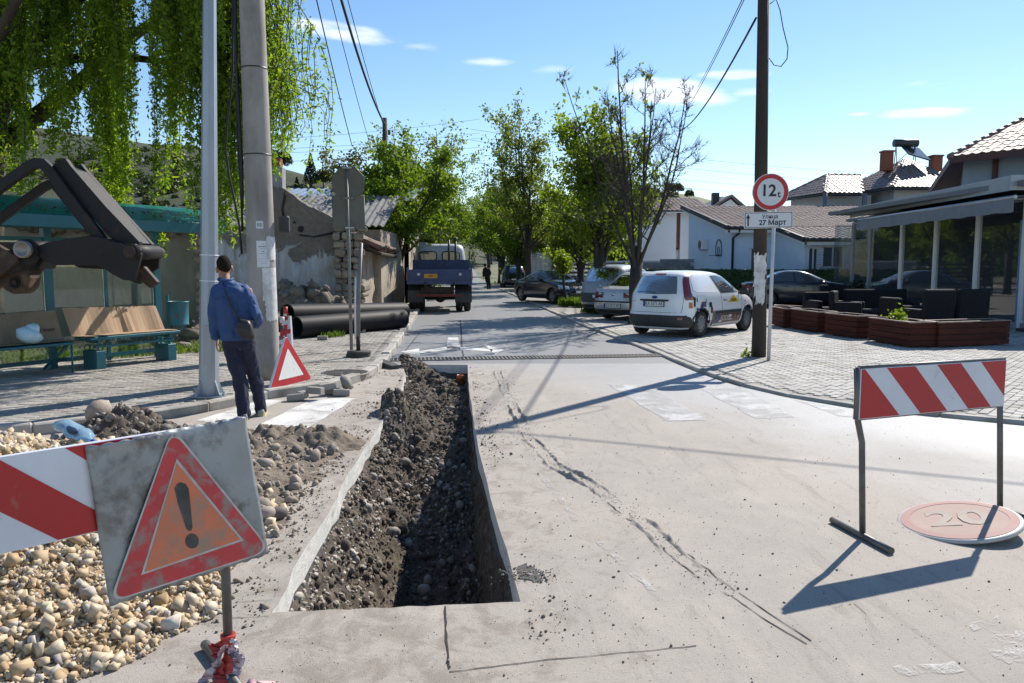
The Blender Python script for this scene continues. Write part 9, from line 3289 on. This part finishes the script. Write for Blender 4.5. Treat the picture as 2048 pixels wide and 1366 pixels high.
 capsule(b, [(-.165, 0, .83), (-.125, .0, .62), (-.085, -.01, .47), (-.055, -.03, .28), (-.035, -.045, .13), (-.03, -.05, .055)], [.108, .098, .084, .078, .074, .078], 18)
 capsule(b, [(.01, .01, .83), (.035, .06, .62), (.055, .12, .48), (.085, .15, .30), (.105, .175, .16), (.112, .18, .075)], [.105, .095, .082, .075, .070, .074], 18)
 remeshed(b, 'trousers', .011, 4, trou, t, .020, 10, 5)
 # ---- shoes
 for (x, y, an) in ((-.03, -.02, .15), (.115, .21, .12)):
  s_ = MB()
  c, s2 = math.cos(an), math.sin(an)
  secs = []
  for (yy, w, z1) in ((-.105, .028, .07), (-.09, .040, .09), (-.04, .044, .10), (.04, .047, .09), (.10, .052, .065), (.145, .046, .055), (.175, .025, .045)):
   secs.append([(x + w * q * c - yy * s2, y + w * q * s2 + yy * c, z) for (q, z) in ((-1, .012), (-1.04, .03), (-.85, z1 * .8), (0, z1), (.85, z1 * .8), (1.04, .03), (1, .012))])
  s_.loft(secs)
  so_ = s_.build('shoe', [shoe], t)
  s_ = MB()
  secs = []
  for (yy, w) in ((-.11, .03), (-.09, .044), (0, .048), (.10, .056), (.15, .05), (.182, .026)):
   secs.append([(x + w * q * c - yy * s2, y + w * q * s2 + yy * c, z) for (q, z) in ((-1, 0), (-1.02, .026), (1.02, .026), (1, 0))])
  s_.loft(secs, smooth=False)
  s_.build('sole', [mat('pale_sole', (.62, .52, .28), (.5, .42, .22), sc=8, rough=.7)], so_)
 # ---- jacket
 b = MB()
 secs = []
 for (z, cx, cy, rx, ry) in ((.865, -.092, .0, .183, .13), (.90, -.095, .0, .192, .138), (1.0, -.105, .0, .198, .142), (1.15, -.118, -.008, .205, .142), (1.28, -.130, -.012, .212, .138), (1.38, -.14, -.01, .205, .122), (1.44, -.155, 0, .165, .102), (1.475, -.178, .005, .095, .082), (1.505, -.20, .012, .070, .070)):
  secs.append([(cx + rx * math.cos(a), cy + ry * math.sin(a), z) for a in np.linspace(0, 2 * PI, 28, endpoint=False)])
 b.loft(secs)
 capsule(b, [(-.285, 0, 1.375), (-.325, -.015, 1.27), (-.345, -.025, 1.13), (-.352, .01, 1.02), (-.352, .05, .90)], [.082, .078, .070, .064, .060], 16)
 capsule(b, [(.01, 0, 1.375), (.07, -.015, 1.27), (.125, -.035, 1.13), (.135, .05, 1.07), (.10, .15, 1.01)], [.082, .078, .072, .064, .056], 16)
 capsule(b, [(-.09, 0, .885), (-.09, 0, .90)], [.17, .17], 20, squash=.72)
 jo = remeshed(b, 'jacket', .010, 3, jack, t, .024, 8, 2)
 MB().tube([(-.205 + .078 * math.cos(a), .010 + .078 * math.sin(a), 1.500 + .012 * math.sin(a)) for a in np.linspace(0, 2 * PI, 25)], .016, 8, caps=False, squash=1.0).build('collar', [jack], jo)
 y_ = []
 for x in np.linspace(-.30, .03, 14):
  y_.append((x, -.146 + 1.3 * (x + .135) ** 2, 1.305 + .015 * math.cos((x + .13) * 10)))
 MB().tube(y_, .006, 6).build('yoke_seam', [jack], jo)
 cf = MB()
 cf.tube([(-.352, .045, .905), (-.352, .058, .872)], .056, 16)
 cf.build('cuff', [jack], jo)
 hm = MB()
 hm.loft([[(-.092 + (.188 + e) * math.cos(a), (.134 + e) * math.sin(a), z) for a in np.linspace(0, 2 * PI, 28, endpoint=False)] for (z, e) in ((.855, .0), (.86, .006), (.895, .006), (.90, .0))], caps=False)
 hm.build('hem_band', [jack], jo)
 return t
M_skin = mat('weathered_skin', (.36, .19, .125), (.30, .15, .095), sc=9, rough=.55, space='Object')
M_hair = mat('dark_hair', (.016, .011, .008), (.026, .019, .014), sc=60, rough=.95, spec=.08, bump=.6, bsc=160, space='Object')
M_jack = mat('blue_work_jacket', (.020, .058, .17), (.026, .072, .205), sc=6, rough=.75, bump=.3, bsc=90, bdist=.004, space='Object', stretch=(1, 1, .5))
M_trou = mat('navy_trousers', (.012, .014, .035), (.018, .02, .045), sc=7, rough=.85, bump=.3, bsc=90, bdist=.004, space='Object')
M_shoe = mat('grey_trainer', (.42, .40, .36), (.28, .27, .25), sc=14, rough=.7, space='Object')
ft = gz(488, 838)
man = person('man in a blue work jacket and navy trousers walking away, bag at his side', (ft.x + .035, ft.y + .02, 0.0), RAD(6), (M_skin, M_hair, M_jack, M_trou, M_shoe))
M_leather = mat('dark_leather', (.028, .02, .022), (.04, .03, .03), sc=8, rough=.45, bump=.3, bsc=90, bdist=.003)
man.scale = (.90, 1, 1)
bg = thing('shoulder_bag', 'dark leather shoulder bag hanging at the hip of the man in blue', 'bag', man.location, RAD(6))
bg.scale = (.90, 1, 1)
b = MB()
secs = []
for (z, w, d_) in ((.885, .075, .05), (.90, .092, .062), (.97, .092, .064), (1.05, .078, .05), (1.085, .06, .03)):
 secs.append([(.055 + w * math.copysign(abs(math.cos(a)) ** .5, math.cos(a)) * .95 + (1.0 - z) * .12, -.175 + d_ * math.copysign(abs(math.sin(a)) ** .6, math.sin(a)), z + .03 * math.cos(a) * -.6) for a in np.linspace(0, 2 * PI, 28, endpoint=False)])
b.loft(secs)
bo = b.build('bag_body', [M_leather], bg)
b = MB()
secs = []
for (z, y, w) in ((1.09, -.195, .06), (1.06, -.232, .075), (1.0, -.245, .084), (.95, -.247, .084)):
 secs.append([(.05 - w + (1.0 - z) * .12, y, z), (.05 + w + (1.0 - z) * .12, y, z - .03), (.05 + w + (1.0 - z) * .12, y + .012, z - .03), (.05 - w + (1.0 - z) * .12, y + .012, z)])
b.loft(secs, smooth=False)
b.build('flap', [M_leather], bo)
MB().tube([(.0, -.255, .96), (.10, -.255, .925)], .005, 5).build('zip', [M_dkmet], bo)
st = [(-.165, .10, 1.435), (-.195, .02, 1.49), (-.21, -.07, 1.455), (-.185, -.125, 1.38), (-.13, -.158, 1.27), (-.06, -.168, 1.16), (-.005, -.175, 1.075)]
b = MB()
b.tube(st, .019, 8, squash=.35)
b.build('strap', [M_leather], bg)
st = [(-.165, .10, 1.435), (-.10, .145, 1.3), (.0, .16, 1.15), (.08, .11, 1.08), (.115, -.08, 1.06), (.11, -.15, 1.06)]
b = MB()
b.tube(st, .012, 6)
b.build('strap', [M_leather], bg)
fp2 = gz(978, 575)
person('distant pedestrian in dark clothes walking on the road beside the black car', (-1.60, 53.5, 0), RAD(2), (M_skin, M_hair, mat('black_coat', (.012, .012, .015), rough=.85), mat('black_trousers', (.010, .010, .012), rough=.85), mat('black_shoe', (.015, .015, .015), rough=.6)))
